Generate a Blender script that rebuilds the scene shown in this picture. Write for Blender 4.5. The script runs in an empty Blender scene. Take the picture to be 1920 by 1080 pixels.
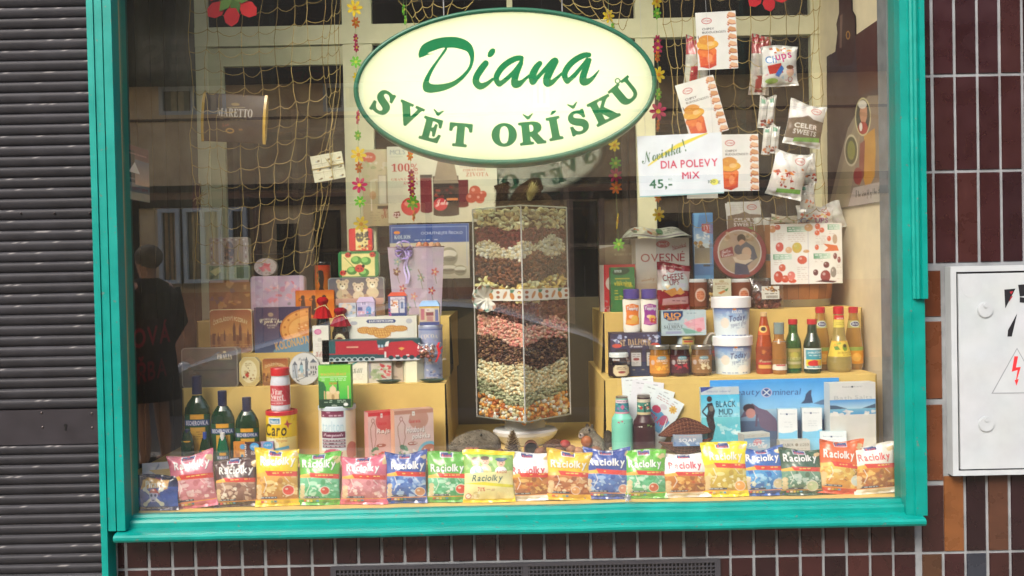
import bpy, math, random, unicodedata
import numpy as np
from mathutils import Vector, Matrix
SC = bpy.context.scene
COL = SC.collection
R = math.radians
rnd = random.Random(7)

# ------------------------------------------------------------------ camera, sky, sun, exposure
CAM_D, CAM_H, FPX = 3.25, 1.5, 1878.0          # metres from the pane, eye height, focal length in photo pixels
CAM_R = (Matrix.Rotation(R(90 - 1.0), 3, 'X') @ Matrix.Rotation(R(-1.2), 3, 'Z'))
cam = bpy.data.cameras.new('camera')
cam.sensor_width = 36.0
cam.lens = 36.0 * FPX / 1920.0
cam.clip_start, cam.clip_end = 0.05, 400
camo = bpy.data.objects.new('camera', cam)
COL.objects.link(camo)
camo.matrix_world = Matrix.Translation((0, -CAM_D, CAM_H)) @ CAM_R.to_4x4()
SC.camera = camo

SUN_EL, SUN_AZ = R(42), R(210)                  # soft daylight from above the roofs across the street
W = bpy.data.worlds.new('World')
SC.world = W
W.use_nodes = True
nt = W.node_tree
bg = nt.nodes['Background']
sky = nt.nodes.new('ShaderNodeTexSky')
sky.sky_type = 'NISHITA'
sky.sun_disc = False
sky.sun_elevation, sky.sun_rotation = SUN_EL, SUN_AZ
sky.air_density, sky.dust_density, sky.ozone_density = 1.0, 5.0, 1.0
nt.links.new(sky.outputs[0], bg.inputs[0])
bg.inputs[1].default_value = 0.135
sun = bpy.data.lights.new('sun', 'SUN')
sun.energy, sun.angle, sun.color = 0.85, R(30), (1.0, 0.965, 0.9)
suno = bpy.data.objects.new('sun', sun)
COL.objects.link(suno)
sd = Vector((math.sin(SUN_AZ) * math.cos(SUN_EL), math.cos(SUN_AZ) * math.cos(SUN_EL), math.sin(SUN_EL)))
suno.rotation_euler = sd.to_track_quat('Z', 'Y').to_euler()
SC.view_settings.view_transform = 'Standard'
SC.view_settings.look = 'None'
SC.view_settings.exposure = 1.68
SC.view_settings.gamma = 1.0
SC.cycles.max_bounces = 8
SC.cycles.transparent_max_bounces = 24
SC.cycles.caustics_reflective = False
SC.cycles.caustics_refractive = False


def P(px, py, Y):
    """Point of the place seen at photo pixel (px, py), at depth Y behind the pane."""
    d = CAM_R @ Vector(((px - 960) / FPX, -(py - 540) / FPX, -1))
    t = (Y + CAM_D) / d.y
    return Vector((0, -CAM_D, CAM_H)) + d * t


def sc(Y):
    return (Y + CAM_D) / FPX


# ------------------------------------------------------------------ colours and materials
def lin(h):
    if not isinstance(h, str):
        return np.array(h, float)[:3]
    h = h.lstrip('#')
    if len(h) == 3:
        h = ''.join(c * 2 for c in h)
    c = np.array([int(h[i:i + 2], 16) / 255 for i in (0, 2, 4)])
    return np.minimum(np.where(c <= .04045, c / 12.92, ((c + .055) / 1.055) ** 2.4), .84)


def node(t, typ, **kw):
    n = t.nodes.new(typ)
    for k, v in kw.items():
        setattr(n, k, v)
    return n


def material(name):
    m = bpy.data.materials.new(name)
    m.use_nodes = True
    t = m.node_tree
    return m, t, t.nodes['Principled BSDF']


def setp(b, **kw):
    for k, v in kw.items():
        b.inputs[k.replace('_', ' ')].default_value = v


def noise_bump(t, b, scale, strength, dist=.001, detail=3, coord='Object'):
    tc = node(t, 'ShaderNodeTexCoord')
    nz = node(t, 'ShaderNodeTexNoise')
    nz.inputs['Scale'].default_value = scale
    nz.inputs['Detail'].default_value = detail
    t.links.new(tc.outputs[coord], nz.inputs['Vector'])
    bp = node(t, 'ShaderNodeBump')
    bp.inputs['Strength'].default_value = strength
    bp.inputs['Distance'].default_value = dist
    t.links.new(nz.outputs[0], bp.inputs['Height'])
    t.links.new(bp.outputs[0], b.inputs['Normal'])
    return nz, tc


def printed(name, rough, spec=.5, metal=0, coat=0, bump=0, bscale=60, trans=0, dirt=.12, sub=0, chips=None):
    """A finish whose colour is the print carried by the mesh, with faint unevenness and wear."""
    m, t, b = material(name)
    at = node(t, 'ShaderNodeAttribute', attribute_name='Col')
    nz, tc = noise_bump(t, b, bscale, bump)
    n2 = node(t, 'ShaderNodeTexNoise')
    n2.inputs['Scale'].default_value = 14
    n2.inputs['Detail'].default_value = 5
    t.links.new(tc.outputs['Object'], n2.inputs['Vector'])
    mr = node(t, 'ShaderNodeMapRange')
    mr.inputs[1].default_value, mr.inputs[2].default_value = .3, .7
    mr.inputs[3].default_value, mr.inputs[4].default_value = 1 - dirt, 1.0
    t.links.new(n2.outputs[0], mr.inputs[0])
    mx = node(t, 'ShaderNodeMix', data_type='RGBA', blend_type='MULTIPLY')
    mx.inputs[0].default_value = 1
    t.links.new(at.outputs['Color'], mx.inputs[6])
    t.links.new(mr.outputs[0], mx.inputs[7])
    if chips:      # small bare spots and grime flecks in old paint
        n3 = node(t, 'ShaderNodeTexNoise')
        n3.inputs['Scale'].default_value = 55
        n3.inputs['Detail'].default_value = 4
        t.links.new(tc.outputs['Object'], n3.inputs['Vector'])
        m3 = node(t, 'ShaderNodeMapRange')
        m3.inputs[1].default_value, m3.inputs[2].default_value = .66, .70
        t.links.new(n3.outputs[0], m3.inputs[0])
        x3 = node(t, 'ShaderNodeMix', data_type='RGBA')
        x3.inputs[7].default_value = (*lin(chips), 1)
        t.links.new(m3.outputs[0], x3.inputs[0])
        t.links.new(mx.outputs[2], x3.inputs[6])
        mx = x3
    t.links.new(mx.outputs[2], b.inputs['Base Color'])
    mr2 = node(t, 'ShaderNodeMapRange')
    mr2.inputs[3].default_value, mr2.inputs[4].default_value = max(.03, rough - .1), min(1, rough + .15)
    t.links.new(n2.outputs[0], mr2.inputs[0])
    t.links.new(mr2.outputs[0], b.inputs['Roughness'])
    setp(b, Metallic=metal, Coat_Weight=coat, Coat_Roughness=.08)
    b.inputs['Specular IOR Level'].default_value = spec
    b.inputs['Transmission Weight'].default_value = trans
    if sub:
        b.inputs['Subsurface Weight'].default_value = sub
        b.inputs['Subsurface Radius'].default_value = (.01, .008, .005)
    return m


MAT = {}
for nm, kw in dict(paper=dict(rough=.75, spec=.3), card=dict(rough=.5), foil=dict(rough=.24, bump=.4, bscale=28, coat=.5),
                   tin=dict(rough=.36, coat=.3), plastic=dict(rough=.3, bump=.02), cloth=dict(rough=.95, spec=.1, bump=.5, bscale=180, dirt=.25),
                   glass=dict(rough=.08, coat=.8, trans=.35), metal=dict(rough=.3, metal=.9), wood=dict(rough=.6, bump=.3, bscale=50, dirt=.4),
                   fur=dict(rough=1, spec=.1, bump=1, bscale=220, dirt=.5), food=dict(rough=.55, bump=.2, bscale=150, dirt=.25),
                   paint=dict(rough=.4, spec=.3, bump=.15, bscale=35, dirt=.12), rope=dict(rough=.95, spec=.1, bump=.4, bscale=400),
                   stone=dict(rough=.85, spec=.2, bump=.3, bscale=40, dirt=.35)).items():
    MAT[nm] = printed(nm + '_finish', **kw)


def pane_mat(name, tint, fac, rough=0.0, haze=0.0):
    """Clear sheet: what lies behind shows through, what stands in front is mirrored."""
    m = bpy.data.materials.new(name)
    m.use_nodes = True
    t = m.node_tree
    t.nodes.clear()
    o = node(t, 'ShaderNodeOutputMaterial')
    tr = node(t, 'ShaderNodeBsdfTransparent')
    tr.inputs[0].default_value = (*tint, 1)
    gl = node(t, 'ShaderNodeBsdfGlossy')
    gl.inputs['Roughness'].default_value = rough
    lw = node(t, 'ShaderNodeLayerWeight')
    lw.inputs[0].default_value = .5
    fr = node(t, 'ShaderNodeMath', operation='POWER')
    fr.inputs[1].default_value = 4.0
    t.links.new(lw.outputs['Facing'], fr.inputs[0])
    ad = node(t, 'ShaderNodeMath', operation='ADD', use_clamp=True)
    ad.inputs[1].default_value = fac
    mx = node(t, 'ShaderNodeMixShader')
    t.links.new(fr.outputs[0], ad.inputs[0])
    t.links.new(ad.outputs[0], mx.inputs[0])
    t.links.new(tr.outputs[0], mx.inputs[1])
    t.links.new(gl.outputs[0], mx.inputs[2])
    if haze:       # uneven pale film, added as a hazy veil lifting the darks behind the glass
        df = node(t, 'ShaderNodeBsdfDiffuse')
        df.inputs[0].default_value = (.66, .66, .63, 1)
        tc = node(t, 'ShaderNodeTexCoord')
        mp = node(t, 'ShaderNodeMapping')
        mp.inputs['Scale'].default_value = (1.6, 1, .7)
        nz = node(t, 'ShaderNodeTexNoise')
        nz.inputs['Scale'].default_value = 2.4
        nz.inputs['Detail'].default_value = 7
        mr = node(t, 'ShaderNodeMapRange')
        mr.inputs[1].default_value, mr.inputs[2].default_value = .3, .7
        mr.inputs[3].default_value, mr.inputs[4].default_value = haze * .5, haze * 1.5
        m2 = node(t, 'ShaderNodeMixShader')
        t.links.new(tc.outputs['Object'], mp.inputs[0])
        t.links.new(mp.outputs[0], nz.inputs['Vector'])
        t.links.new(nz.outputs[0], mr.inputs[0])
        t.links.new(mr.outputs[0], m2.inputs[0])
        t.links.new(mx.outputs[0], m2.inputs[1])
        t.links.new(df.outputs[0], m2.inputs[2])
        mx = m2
    t.links.new(mx.outputs[0], o.inputs[0])
    return m


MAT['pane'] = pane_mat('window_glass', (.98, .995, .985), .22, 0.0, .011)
MAT['inner_pane'] = pane_mat('partition_glass', (.98, .995, .985), .07)
MAT['acrylic'] = pane_mat('clear_acrylic', (.96, .97, .96), .05)
MAT['film'] = pane_mat('clear_film', (.93, .93, .93), .1, .12)

m_, t_, b_ = material('lit_sign_face')      # translucent plastic, lit by the lamp inside the sign
at_ = node(t_, 'ShaderNodeAttribute', attribute_name='Col')
tl_ = node(t_, 'ShaderNodeBsdfTranslucent')
mx_ = node(t_, 'ShaderNodeMixShader')
mx_.inputs[0].default_value = .6
t_.links.new(at_.outputs['Color'], b_.inputs['Base Color'])
t_.links.new(at_.outputs['Color'], tl_.inputs['Color'])
t_.links.new(b_.outputs[0], mx_.inputs[1])
t_.links.new(tl_.outputs[0], mx_.inputs[2])
t_.links.new(mx_.outputs[0], t_.nodes['Material Output'].inputs[0])
setp(b_, Roughness=.3)
MAT['lit'] = m_

# ------------------------------------------------------------------ glyph outlines
PLAIN = ''.join(chr(i) for i in range(33, 127)) + 'áčďéěíňóřšťúůýžÁČĎÉĚÍŇÓŘŠŤÚŮÝŽ'
GLYPH = {}                                      # outline edges (n, 2, 2) of the letters, by style + letter
NEED = dict(s='ABCDEFGH' + 'IJKLMNOP' + 'RSTUVWY' + 'acdegh' + 'iklmno' + 'rstuw' + 'QZy0145', i='aceg' + 'iloprsxtuy' + 'R', c='ABCDFJKLMN' + 'PTRV' + 'acdegh' + 'iklmno' + 'prstuvyz')
SHIFT = dict(s=(0x1D400, 0x1D41A, 0x1D7CE), i=(0x1D468, 0x1D482, 0), c=(0x1D4D0, 0x1D4EA, 0))


def load_glyphs():
    obs = []

    def want(key, ch, off=0.0):
        cu = bpy.data.curves.new('glyph', 'FONT')
        cu.body, cu.resolution_u, cu.offset = ch, 3, off
        o = bpy.data.objects.new('glyph', cu)
        COL.objects.link(o)
        obs.append((key, o, cu))
    for ch in PLAIN:
        want(ch, ch)
        want('b' + ch, ch, .022)
    for st, chars in NEED.items():
        U, L, D = SHIFT[st]
        for ch in chars:
            want(st + ch, chr(U + ord(ch) - 65 if ch.isupper() else L + ord(ch) - 97 if ch.islower() else D + ord(ch) - 48))
    for ch in 'SVETORIKU':
        want('k' + ch, chr(0x1D400 + ord(ch) - 65), .022)
    dg = bpy.context.evaluated_depsgraph_get()
    for key, o, cu in obs:
        m = o.evaluated_get(dg).to_mesh()
        if len(m.vertices):
            co = np.array([v.co[:2] for v in m.vertices])
            ei = np.array([l.edge_index for l in m.loops])
            ev = np.array([e.vertices[:] for e in m.edges])
            GLYPH[key] = co[ev[np.bincount(ei, minlength=len(ev)) == 1]]
        o.evaluated_get(dg).to_mesh_clear()
    for key, o, cu in obs:
        bpy.data.objects.remove(o)
        bpy.data.curves.remove(cu)


def closed(pts):
    p = np.array(pts, float)
    return np.stack([p, np.roll(p, -1, 0)], 1)


load_glyphs()


def text_edges(s, st='', track=.0):
    """Outline edges of a line of writing, y up, cap height about 0.7."""
    out, x = [], 0.0
    for ch in s:
        if ch == ' ':
            x += .28
            continue
        base, acc = ch, ''
        if st in ('s', 'i', 'c', 'k'):
            dec = unicodedata.normalize('NFD', ch)
            if len(dec) > 1:
                base, acc = dec[0], dec[1]
        e = GLYPH.get(st + base)
        if e is None:
            if st in ('s', 'i', 'c') and base.isalnum():
                print('MISSING', st, base)
            e = GLYPH.get(base, GLYPH['-'])
        x0, x1, top = e[..., 0].min(), e[..., 0].max(), e[..., 1].max()
        pad = .0 if st == 'c' else .045
        e = e - [x0 - x - pad, 0]
        out.append(e)
        if acc:
            c, y = x + pad + (x1 - x0) / 2, top + .06
            if acc == '\u030c':
                out.append(closed([(c - .17, y + .16), (c, y), (c + .17, y + .16), (c + .1, y + .17), (c, y + .1), (c - .1, y + .17)]))
            elif acc == '\u0301':
                out.append(closed([(c - .06, y), (c + .06, y), (c + .16, y + .17), (c + .02, y + .17)]))
            elif acc == '\u030a':
                a = np.linspace(0, 2 * np.pi, 14)[:-1]
                for rr in (.1, .05):
                    out.append(closed(np.stack([c + rr * np.cos(a), y + .09 + rr * np.sin(a)], 1)))
        x += x1 - x0 + 2 * pad + track
    return np.concatenate(out)


def warp_text(s, x, y, w, h, st='', shear=0, arc=0, rot=0, track=0):
    """Writing fitted to the box with top left (x, y) and size w x h, y down."""
    e = text_edges(s, st, track).reshape(-1, 2)
    e = e + np.stack([e[:, 1] * shear, 0 * e[:, 1]], 1)
    mn, mx = e.min(0), e.max(0)
    e = (e - mn) / np.maximum(mx - mn, 1e-6)
    ex, ey = e[:, 0], 1 - e[:, 1]
    X, Y = x + ex * w, y + ey * h
    if arc:
        Y = Y + arc * (4 * (ex - .5) ** 2)
    if rot:
        c, s_ = math.cos(R(rot)), math.sin(R(rot))
        cx, cy = x + w / 2, y + h / 2
        X, Y = cx + (X - cx) * c + (Y - cy) * s_, cy - (X - cx) * s_ + (Y - cy) * c
    return np.stack([X, Y], 1).reshape(-1, 2, 2)


# ------------------------------------------------------------------ prints: colours laid on a fine grid of the surface itself
SS = 3


class Art:
    """Print of a surface, drawn in photo pixels; ends up as the colours of a fine mesh."""

    def __init__(s, x0, y0, x1, y1, bgc, k=.8):
        s.x0, s.y0, s.x1, s.y1 = x0, y0, x1, y1
        s.nx = max(3, int(round((x1 - x0) * k)) + 1)
        s.ny = max(3, int(round((y1 - y0) * k)) + 1)
        s.a = np.empty((s.ny, s.nx, 3))
        s.a[:] = lin(bgc)
        s.r = np.random.RandomState(int(abs(x0 * 7 + y0 * 3)) % 9999)
        s.map = None

    def cover(s, e):
        kx, ky = (s.nx - 1) / (s.x1 - s.x0), (s.ny - 1) / (s.y1 - s.y0)
        X = ((e[..., 0] - s.x0) * kx + .5) * SS
        Y = ((e[..., 1] - s.y0) * ky + .5) * SS - .5
        r0, r1 = max(0, int(Y.min()) - 1), min(s.ny * SS, int(Y.max()) + 2)
        m = np.zeros((s.ny * SS, s.nx * SS + 1))
        if r1 <= r0:
            return m[:, :-1].reshape(s.ny, SS, s.nx, SS).mean((1, 3))
        rows = np.arange(r0, r1)
        ya, yb = Y[:, 0][:, None], Y[:, 1][:, None]
        hit = (ya <= rows) != (yb <= rows)
        ei, ri = np.nonzero(hit)
        xa, xb = X[ei, 0], X[ei, 1]
        t = (rows[ri] - Y[ei, 0]) / (Y[ei, 1] - Y[ei, 0])
        xc = np.clip(np.ceil(xa + t * (xb - xa) - .5), 0, s.nx * SS).astype(int)
        np.add.at(m, (rows[ri], xc), 1)
        m = np.cumsum(m, 1)[:, :-1] % 2
        return m.reshape(s.ny, SS, s.nx, SS).mean((1, 3))

    def fill(s, e, c, al=1.0):
        if s.map:
            e = s.map(e)
        m = s.cover(e)[..., None] * al
        s.a = s.a * (1 - m) + lin(c) * m
        return s

    def poly(s, pts, c, al=1):
        return s.fill(closed(pts), c, al)

    def rect(s, x0, y0, x1, y1, c, al=1):
        return s.poly([(x0, y0), (x1, y0), (x1, y1), (x0, y1)], c, al)

    def ell(s, cx, cy, rx, ry, c, al=1, rot=0):
        a = np.linspace(0, 2 * np.pi, 29)[:-1]
        x, y = rx * np.cos(a), ry * np.sin(a)
        q = R(rot)
        return s.fill(closed(np.stack([cx + x * math.cos(q) - y * math.sin(q), cy + x * math.sin(q) + y * math.cos(q)], 1)), c, al)

    def ring(s, cx, cy, rx, ry, w, c, c2):
        s.ell(cx, cy, rx, ry, c)
        return s.ell(cx, cy, rx - w, ry - w, c2)

    def line(s, pts, w, c, al=1):
        p = np.array(pts, float)
        for a, b in zip(p[:-1], p[1:]):
            d = b - a
            n = np.array([-d[1], d[0]]) / max(1e-6, np.hypot(*d)) * w / 2
            s.poly([a + n, b + n, b - n, a - n], c, al)
        return s

    def text(s, t, x, y, w, h, c, st='', sh=None, al=1, **kw):
        if sh:
            s.fill(warp_text(t, x + .8, y + 1, w, h, st, **kw), sh, .9)
        return s.fill(warp_text(t, x, y, w, h, st, **kw), c, al)

    def small(s, x0, y0, x1, n, dy, c, al=.7, h=1.5):
        """n lines of small print."""
        for i in range(n):
            x = x0
            while x < x1:
                l = s.r.uniform(3, 9)
                if s.r.rand() < .85:
                    s.rect(x, y0 + i * dy, min(x + l, x1), y0 + i * dy + h, c, al)
                x += l + 2
        return s

    def grad(s, x0, y0, x1, y1, c0, c1, hor=False, al=1):
        yy = np.linspace(s.y0, s.y1, s.ny)[:, None]
        xx = np.linspace(s.x0, s.x1, s.nx)[None, :]
        t = np.clip((xx - x0) / (x1 - x0) + 0 * yy if hor else (yy - y0) / (y1 - y0) + 0 * xx, 0, 1)[..., None]
        m = (((xx >= x0 - .3) & (xx <= x1 + .3) & (yy >= y0 - .3) & (yy <= y1 + .3))[..., None] * al)
        s.a = s.a * (1 - m) + (lin(c0) * (1 - t) + lin(c1) * t) * m
        return s

    def blobs(s, n, x0, y0, x1, y1, cols, r0, r1, al=1):
        for i in range(n):
            cx, cy = s.r.uniform(x0, x1), s.r.uniform(y0, y1)
            k = s.r.randint(6, 10)
            a = np.sort(s.r.uniform(0, 2 * np.pi, k))
            q = s.r.uniform(r0, r1) * s.r.uniform(.65, 1.15, k)
            s.poly(np.stack([cx + q * np.cos(a), cy + q * np.sin(a) * s.r.uniform(.6, 1)], 1), cols[s.r.randint(len(cols))], al)
        return s

    def mottle(s, amt=.2, n=9, x0=None, y0=None, x1=None, y1=None):
        """Soft photographic unevenness."""
        g = s.r.uniform(1 - amt, 1 + amt, (n + 2, n + 2, 3)) * .5 + s.r.uniform(1 - amt, 1 + amt, (n + 2, n + 2, 1)) * .5
        yi, xi = np.linspace(0, n, s.ny), np.linspace(0, n, s.nx)
        y_, x_ = yi.astype(int), xi.astype(int)
        fy, fx = (yi - y_)[:, None, None], (xi - x_)[None, :, None]
        v = (g[y_][:, x_] * (1 - fx) + g[y_][:, x_ + 1] * fx) * (1 - fy) + (g[y_ + 1][:, x_] * (1 - fx) + g[y_ + 1][:, x_ + 1] * fx) * fy
        if x0 is not None:
            yy = np.linspace(s.y0, s.y1, s.ny)[:, None, None]
            xx = np.linspace(s.x0, s.x1, s.nx)[None, :, None]
            v = np.where((xx >= x0) & (xx <= x1) & (yy >= y0) & (yy <= y1), v, 1)
        s.a = np.clip(s.a * v, 0, .86)
        return s

    def flower(s, cx, cy, r, c, c2, n=6):
        for i in range(n):
            a = i * 2 * math.pi / n
            s.ell(cx + r * .6 * math.cos(a), cy + r * .6 * math.sin(a), r * .42, r * .25, c, rot=math.degrees(a))
        return s.ell(cx, cy, r * .25, r * .25, c2)


# ------------------------------------------------------------------ meshes
class M:
    def __init__(s):
        s.v, s.c, s.f, s.fm, s.fs, s.n, s.mats = [], [], [], [], [], 0, []

    def mi(s, mat):
        if mat not in s.mats:
            s.mats.append(mat)
        return s.mats.index(mat)

    def add(s, v, faces, c, mat, smooth=False):
        v = np.asarray(v, float).reshape(-1, 3)
        c = np.asarray(lin(c) if isinstance(c, str) else c, float)
        s.v.append(v)
        s.c.append(np.broadcast_to(c, (len(v), 3)))
        i = s.mi(mat)
        if isinstance(faces, np.ndarray):
            s.f.append(faces + s.n)
            k = len(faces)
        else:
            for f in faces:
                s.f.append(np.array([f]) + s.n)
            k = len(faces)
        s.fm.append(np.full(k, i))
        s.fs.append(np.full(k, smooth))
        s.n += len(v)
        return s

    def box(s, x0, x1, y0, y1, z0, z1, c, mat, skip=''):
        v = [(x, y, z) for z in (z0, z1) for y in (y0, y1) for x in (x0, x1)]
        fs = dict(b=(0, 2, 3, 1), t=(4, 5, 7, 6), f=(0, 1, 5, 4), k=(2, 6, 7, 3), l=(0, 4, 6, 2), r=(1, 3, 7, 5))
        return s.add(v, [f for k, f in fs.items() if k not in skip], c, mat)

    def grid(s, X, Y, Z, c, mat, smooth=True, keep=None, wrap=False, flip=False):
        ny, nx = X.shape
        idx = np.arange(ny * nx).reshape(ny, nx)
        if wrap:
            idx = np.concatenate([idx, idx[:, :1]], 1)
        a, b, d, e = idx[:-1, :-1], idx[:-1, 1:], idx[1:, 1:], idx[1:, :-1]
        q = np.stack([a, e, d, b], -1).reshape(-1, 4)
        if flip:
            q = q[:, ::-1]
        if keep is not None:
            q = q[keep.reshape(-1)]
        cc = c.reshape(-1, 3) if isinstance(c, np.ndarray) and c.ndim == 3 else c
        return s.add(np.stack([X, Y, Z], -1), q, cc, mat, smooth)

    def sheet(s, art, fn, mat='card', keep=None):
        u, v = np.meshgrid(np.linspace(0, 1, art.nx), np.linspace(0, 1, art.ny))
        X, Y, Z = fn(u, v)
        return s.grid(X, Y + 0 * u, Z, art.a, mat, True, keep)

    def face(s, art, x0, x1, z0, z1, y, mat='card', keep=None):
        return s.sheet(art, lambda u, v: (x0 + (x1 - x0) * u, y + 0 * u, z1 + (z0 - z1) * v), mat, keep)

    def prism(s, out, y0, y1, c, mat, smooth=False, cs=None):
        """Outline (x, z), counter-clockwise seen from the front, from front y0 back to y1."""
        o = np.asarray(out, float)
        n = len(o)
        A = np.stack([o[:, 0], np.full(n, y0), o[:, 1]], 1)
        B = np.stack([o[:, 0], np.full(n, y1), o[:, 1]], 1)
        s.add(A, [tuple(range(n))], c, mat)
        s.add(B, [tuple(range(n))[::-1]], c, mat)
        q = np.array([(i, i + n, (i + 1) % n + n, (i + 1) % n) for i in range(n)])
        return s.add(np.concatenate([A, B]), q, cs or c, mat, smooth)

    def lathe(s, prof, seg=28, sx=1, sy=1, mat='plastic', cx=0, cy=0, smooth=True):
        """prof: list of (r, z, colour[, material]) from the bottom up."""
        a = np.linspace(0, 2 * np.pi, seg + 1)[:-1]
        for p, q in zip(prof[:-1], prof[1:]):
            rr, zz = np.array([p[0], q[0]])[:, None], np.array([p[1], q[1]])[:, None]
            s.grid(cx + rr * np.cos(a) * sx, cy + rr * np.sin(a) * sy, zz + 0 * a, lin(q[2]), q[3] if len(q) > 3 else mat, smooth, wrap=True, flip=True)
        for p, fl in ((prof[0], True), (prof[-1], False)):
            if p[0] > 1e-4:
                v = np.stack([cx + p[0] * np.cos(a) * sx, cy + p[0] * np.sin(a) * sy, p[1] + 0 * a], 1)
                s.add(v, [tuple(range(seg))[::-1] if fl else tuple(range(seg))], p[2], p[3] if len(p) > 3 else mat)
        return s

    def wrap(s, art, r0, r1, z0, z1, half=90, sx=1, sy=1, mat='paper', cx=0, cy=0, turn=0):
        """Print wound round the front of a body of radius r0 (bottom) to r1 (top)."""
        def fn(u, v):
            a = -np.pi / 2 + (np.arcsin((u * 2 - 1) * .985) if half == 90 else (u * 2 - 1) * R(half)) + R(turn)
            r = r1 + (r0 - r1) * v
            return cx + r * np.cos(a) * sx, cy + r * np.sin(a) * sy, z1 + (z0 - z1) * v
        return s.sheet(art, fn, mat)

    def ball(s, c, r, col, mat, rot=None, nu=8, nv=6, jit=0):
        a = np.linspace(0, 2 * np.pi, nu + 1)[:-1]
        b = np.linspace(0, np.pi, nv)[:, None]
        p = np.stack([np.sin(b) * np.cos(a), np.sin(b) * np.sin(a), np.cos(b) + 0 * a], -1)
        if jit:
            p = p * (1 + jit * np.random.RandomState(int(abs(c[0]) * 9999) % 997).uniform(-1, 1, p.shape[:2] + (1,)))
        p = p * np.array(r)
        if rot is not None:
            p = p @ np.array(rot.to_3x3()).T
        p = p + np.array(c)
        return s.grid(p[..., 0], p[..., 1], p[..., 2], lin(col), mat, True, wrap=True)

    def tube(s, pts, r, c, mat, seg=5, caps=True):
        p = np.array(pts, float)
        n = len(p)
        rr = np.broadcast_to(np.array(r, float), (n,))
        t = np.gradient(p, axis=0)
        t /= np.maximum(np.linalg.norm(t, axis=1)[:, None], 1e-9)
        up = np.where(np.abs(t[:, 1:2]) > .9, np.array([[1., 0, 0]]), np.array([[0, 1., 0]]))
        n1 = np.cross(t, up)
        n1 /= np.linalg.norm(n1, axis=1)[:, None]
        n2 = np.cross(t, n1)
        a = np.linspace(0, 2 * np.pi, seg + 1)[:-1]
        q = p[:, None] + rr[:, None, None] * (n1[:, None] * np.cos(a)[None, :, None] + n2[:, None] * np.sin(a)[None, :, None])
        s.grid(q[..., 0], q[..., 1], q[..., 2], lin(c), mat, True, wrap=True)
        if caps:
            for k in (0, -1):
                s.add(q[k], [tuple(range(seg))], c, mat)
        return s

    def build(s, name, parent=None, loc=(0, 0, 0), rot=(0, 0, 0)):
        me = bpy.data.meshes.new(name)
        v = np.concatenate(s.v)
        c = np.concatenate(s.c)
        lens = np.concatenate([np.full(len(f), f.shape[1]) for f in s.f])
        loops = np.concatenate([f.reshape(-1) for f in s.f])
        me.vertices.add(len(v))
        me.vertices.foreach_set('co', v.reshape(-1))
        me.loops.add(len(loops))
        me.loops.foreach_set('vertex_index', loops.astype(np.int32))
        me.polygons.add(len(lens))
        me.polygons.foreach_set('loop_start', (np.cumsum(lens) - lens).astype(np.int32))
        for m in s.mats:
            me.materials.append(MAT[m])
        me.polygons.foreach_set('material_index', np.concatenate(s.fm).astype(np.int32))
        me.polygons.foreach_set('use_smooth', np.concatenate(s.fs).astype(bool))
        me.update(calc_edges=True)
        me.validate()
        at = me.color_attributes.new('Col', 'FLOAT_COLOR', 'POINT')
        at.data.foreach_set('color', np.concatenate([c, np.ones((len(c), 1))], 1).reshape(-1).astype(np.float32))
        o = bpy.data.objects.new(name, me)
        COL.objects.link(o)
        o.parent = parent
        o.location, o.rotation_euler = loc, rot
        return o


def tag(o, label, cat, group=None, kind=None):
    if kind:
        o['kind'] = kind
    if label:
        o['label'] = label
        o['category'] = cat
    if group:
        o['group'] = group
    return o


def thing(name, label, cat, loc=(0, 0, 0), rot=(0, 0, 0), group=None):
    o = bpy.data.objects.new(name, None)
    o.empty_display_size = .05
    COL.objects.link(o)
    o.location, o.rotation_euler = loc, rot
    return tag(o, label, cat, group)


def rrect(w, z0, z1, r, n=5, x=0):
    """Rounded rectangle outline (x, z), counter-clockwise from the front."""
    out = []
    for cx, cz, a0 in ((w / 2 - r, z0 + r, -90), (w / 2 - r, z1 - r, 0), (-w / 2 + r, z1 - r, 90), (-w / 2 + r, z0 + r, 180)):
        for k in range(n + 1):
            a = R(a0 + 90 * k / n)
            out.append((x + cx + r * math.cos(a), cz + r * math.sin(a)))
    return out


def inside(art, out, x0, x1, z0, z1):
    """Which cells of a print on [x0,x1]x[z0,z1] fall inside an outline."""
    o = np.array(out)
    cx = x0 + (x1 - x0) * (np.arange(art.nx - 1) + .5) / (art.nx - 1)
    cz = z1 + (z0 - z1) * (np.arange(art.ny - 1) + .5) / (art.ny - 1)
    X, Z = np.meshgrid(cx, cz)
    r = np.zeros(X.shape, bool)
    for (ax, az), (bx, bz) in zip(o, np.roll(o, -1, 0)):
        with np.errstate(divide='ignore', invalid='ignore'):
            r ^= ((az > Z) != (bz > Z)) & (X < (bx - ax) * (Z - az) / (bz - az) + ax)
    return r

# ------------------------------------------------------------------ the shop front
TEAL = '#007f76'
CREAM = '#d9d6b4'
YEL = '#d8b96c'
ZF, ZL, ZU, YB = 0.727, 1.106, 1.334, 1.03     # heights of the display floor and the two steps, depth of the display


def wobble(n, a, seed):
    r = np.random.RandomState(seed)
    return np.convolve(r.uniform(-a, a, n + 8), np.ones(9) / 9 * 2, 'valid')


def extrude_z(m, prof, z0, z1, c, mat='paint', n=2):
    """Profile (x, y) run upwards."""
    p = np.array(prof)
    for (ax, ay), (bx, by) in zip(p[:-1], p[1:]):
        z = np.linspace(z0, z1, n)[:, None]
        X = np.array([[ax, bx]]) + 0 * z
        Y = np.array([[ay, by]]) + 0 * z
        m.grid(X, Y, z + 0 * X, lin(c), mat, False, flip=True)
    m.add([(x, y, z1) for x, y in prof], [tuple(range(len(prof)))], c, mat)
    m.add([(x, y, z0) for x, y in prof], [tuple(range(len(prof)))[::-1]], c, mat)


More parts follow.
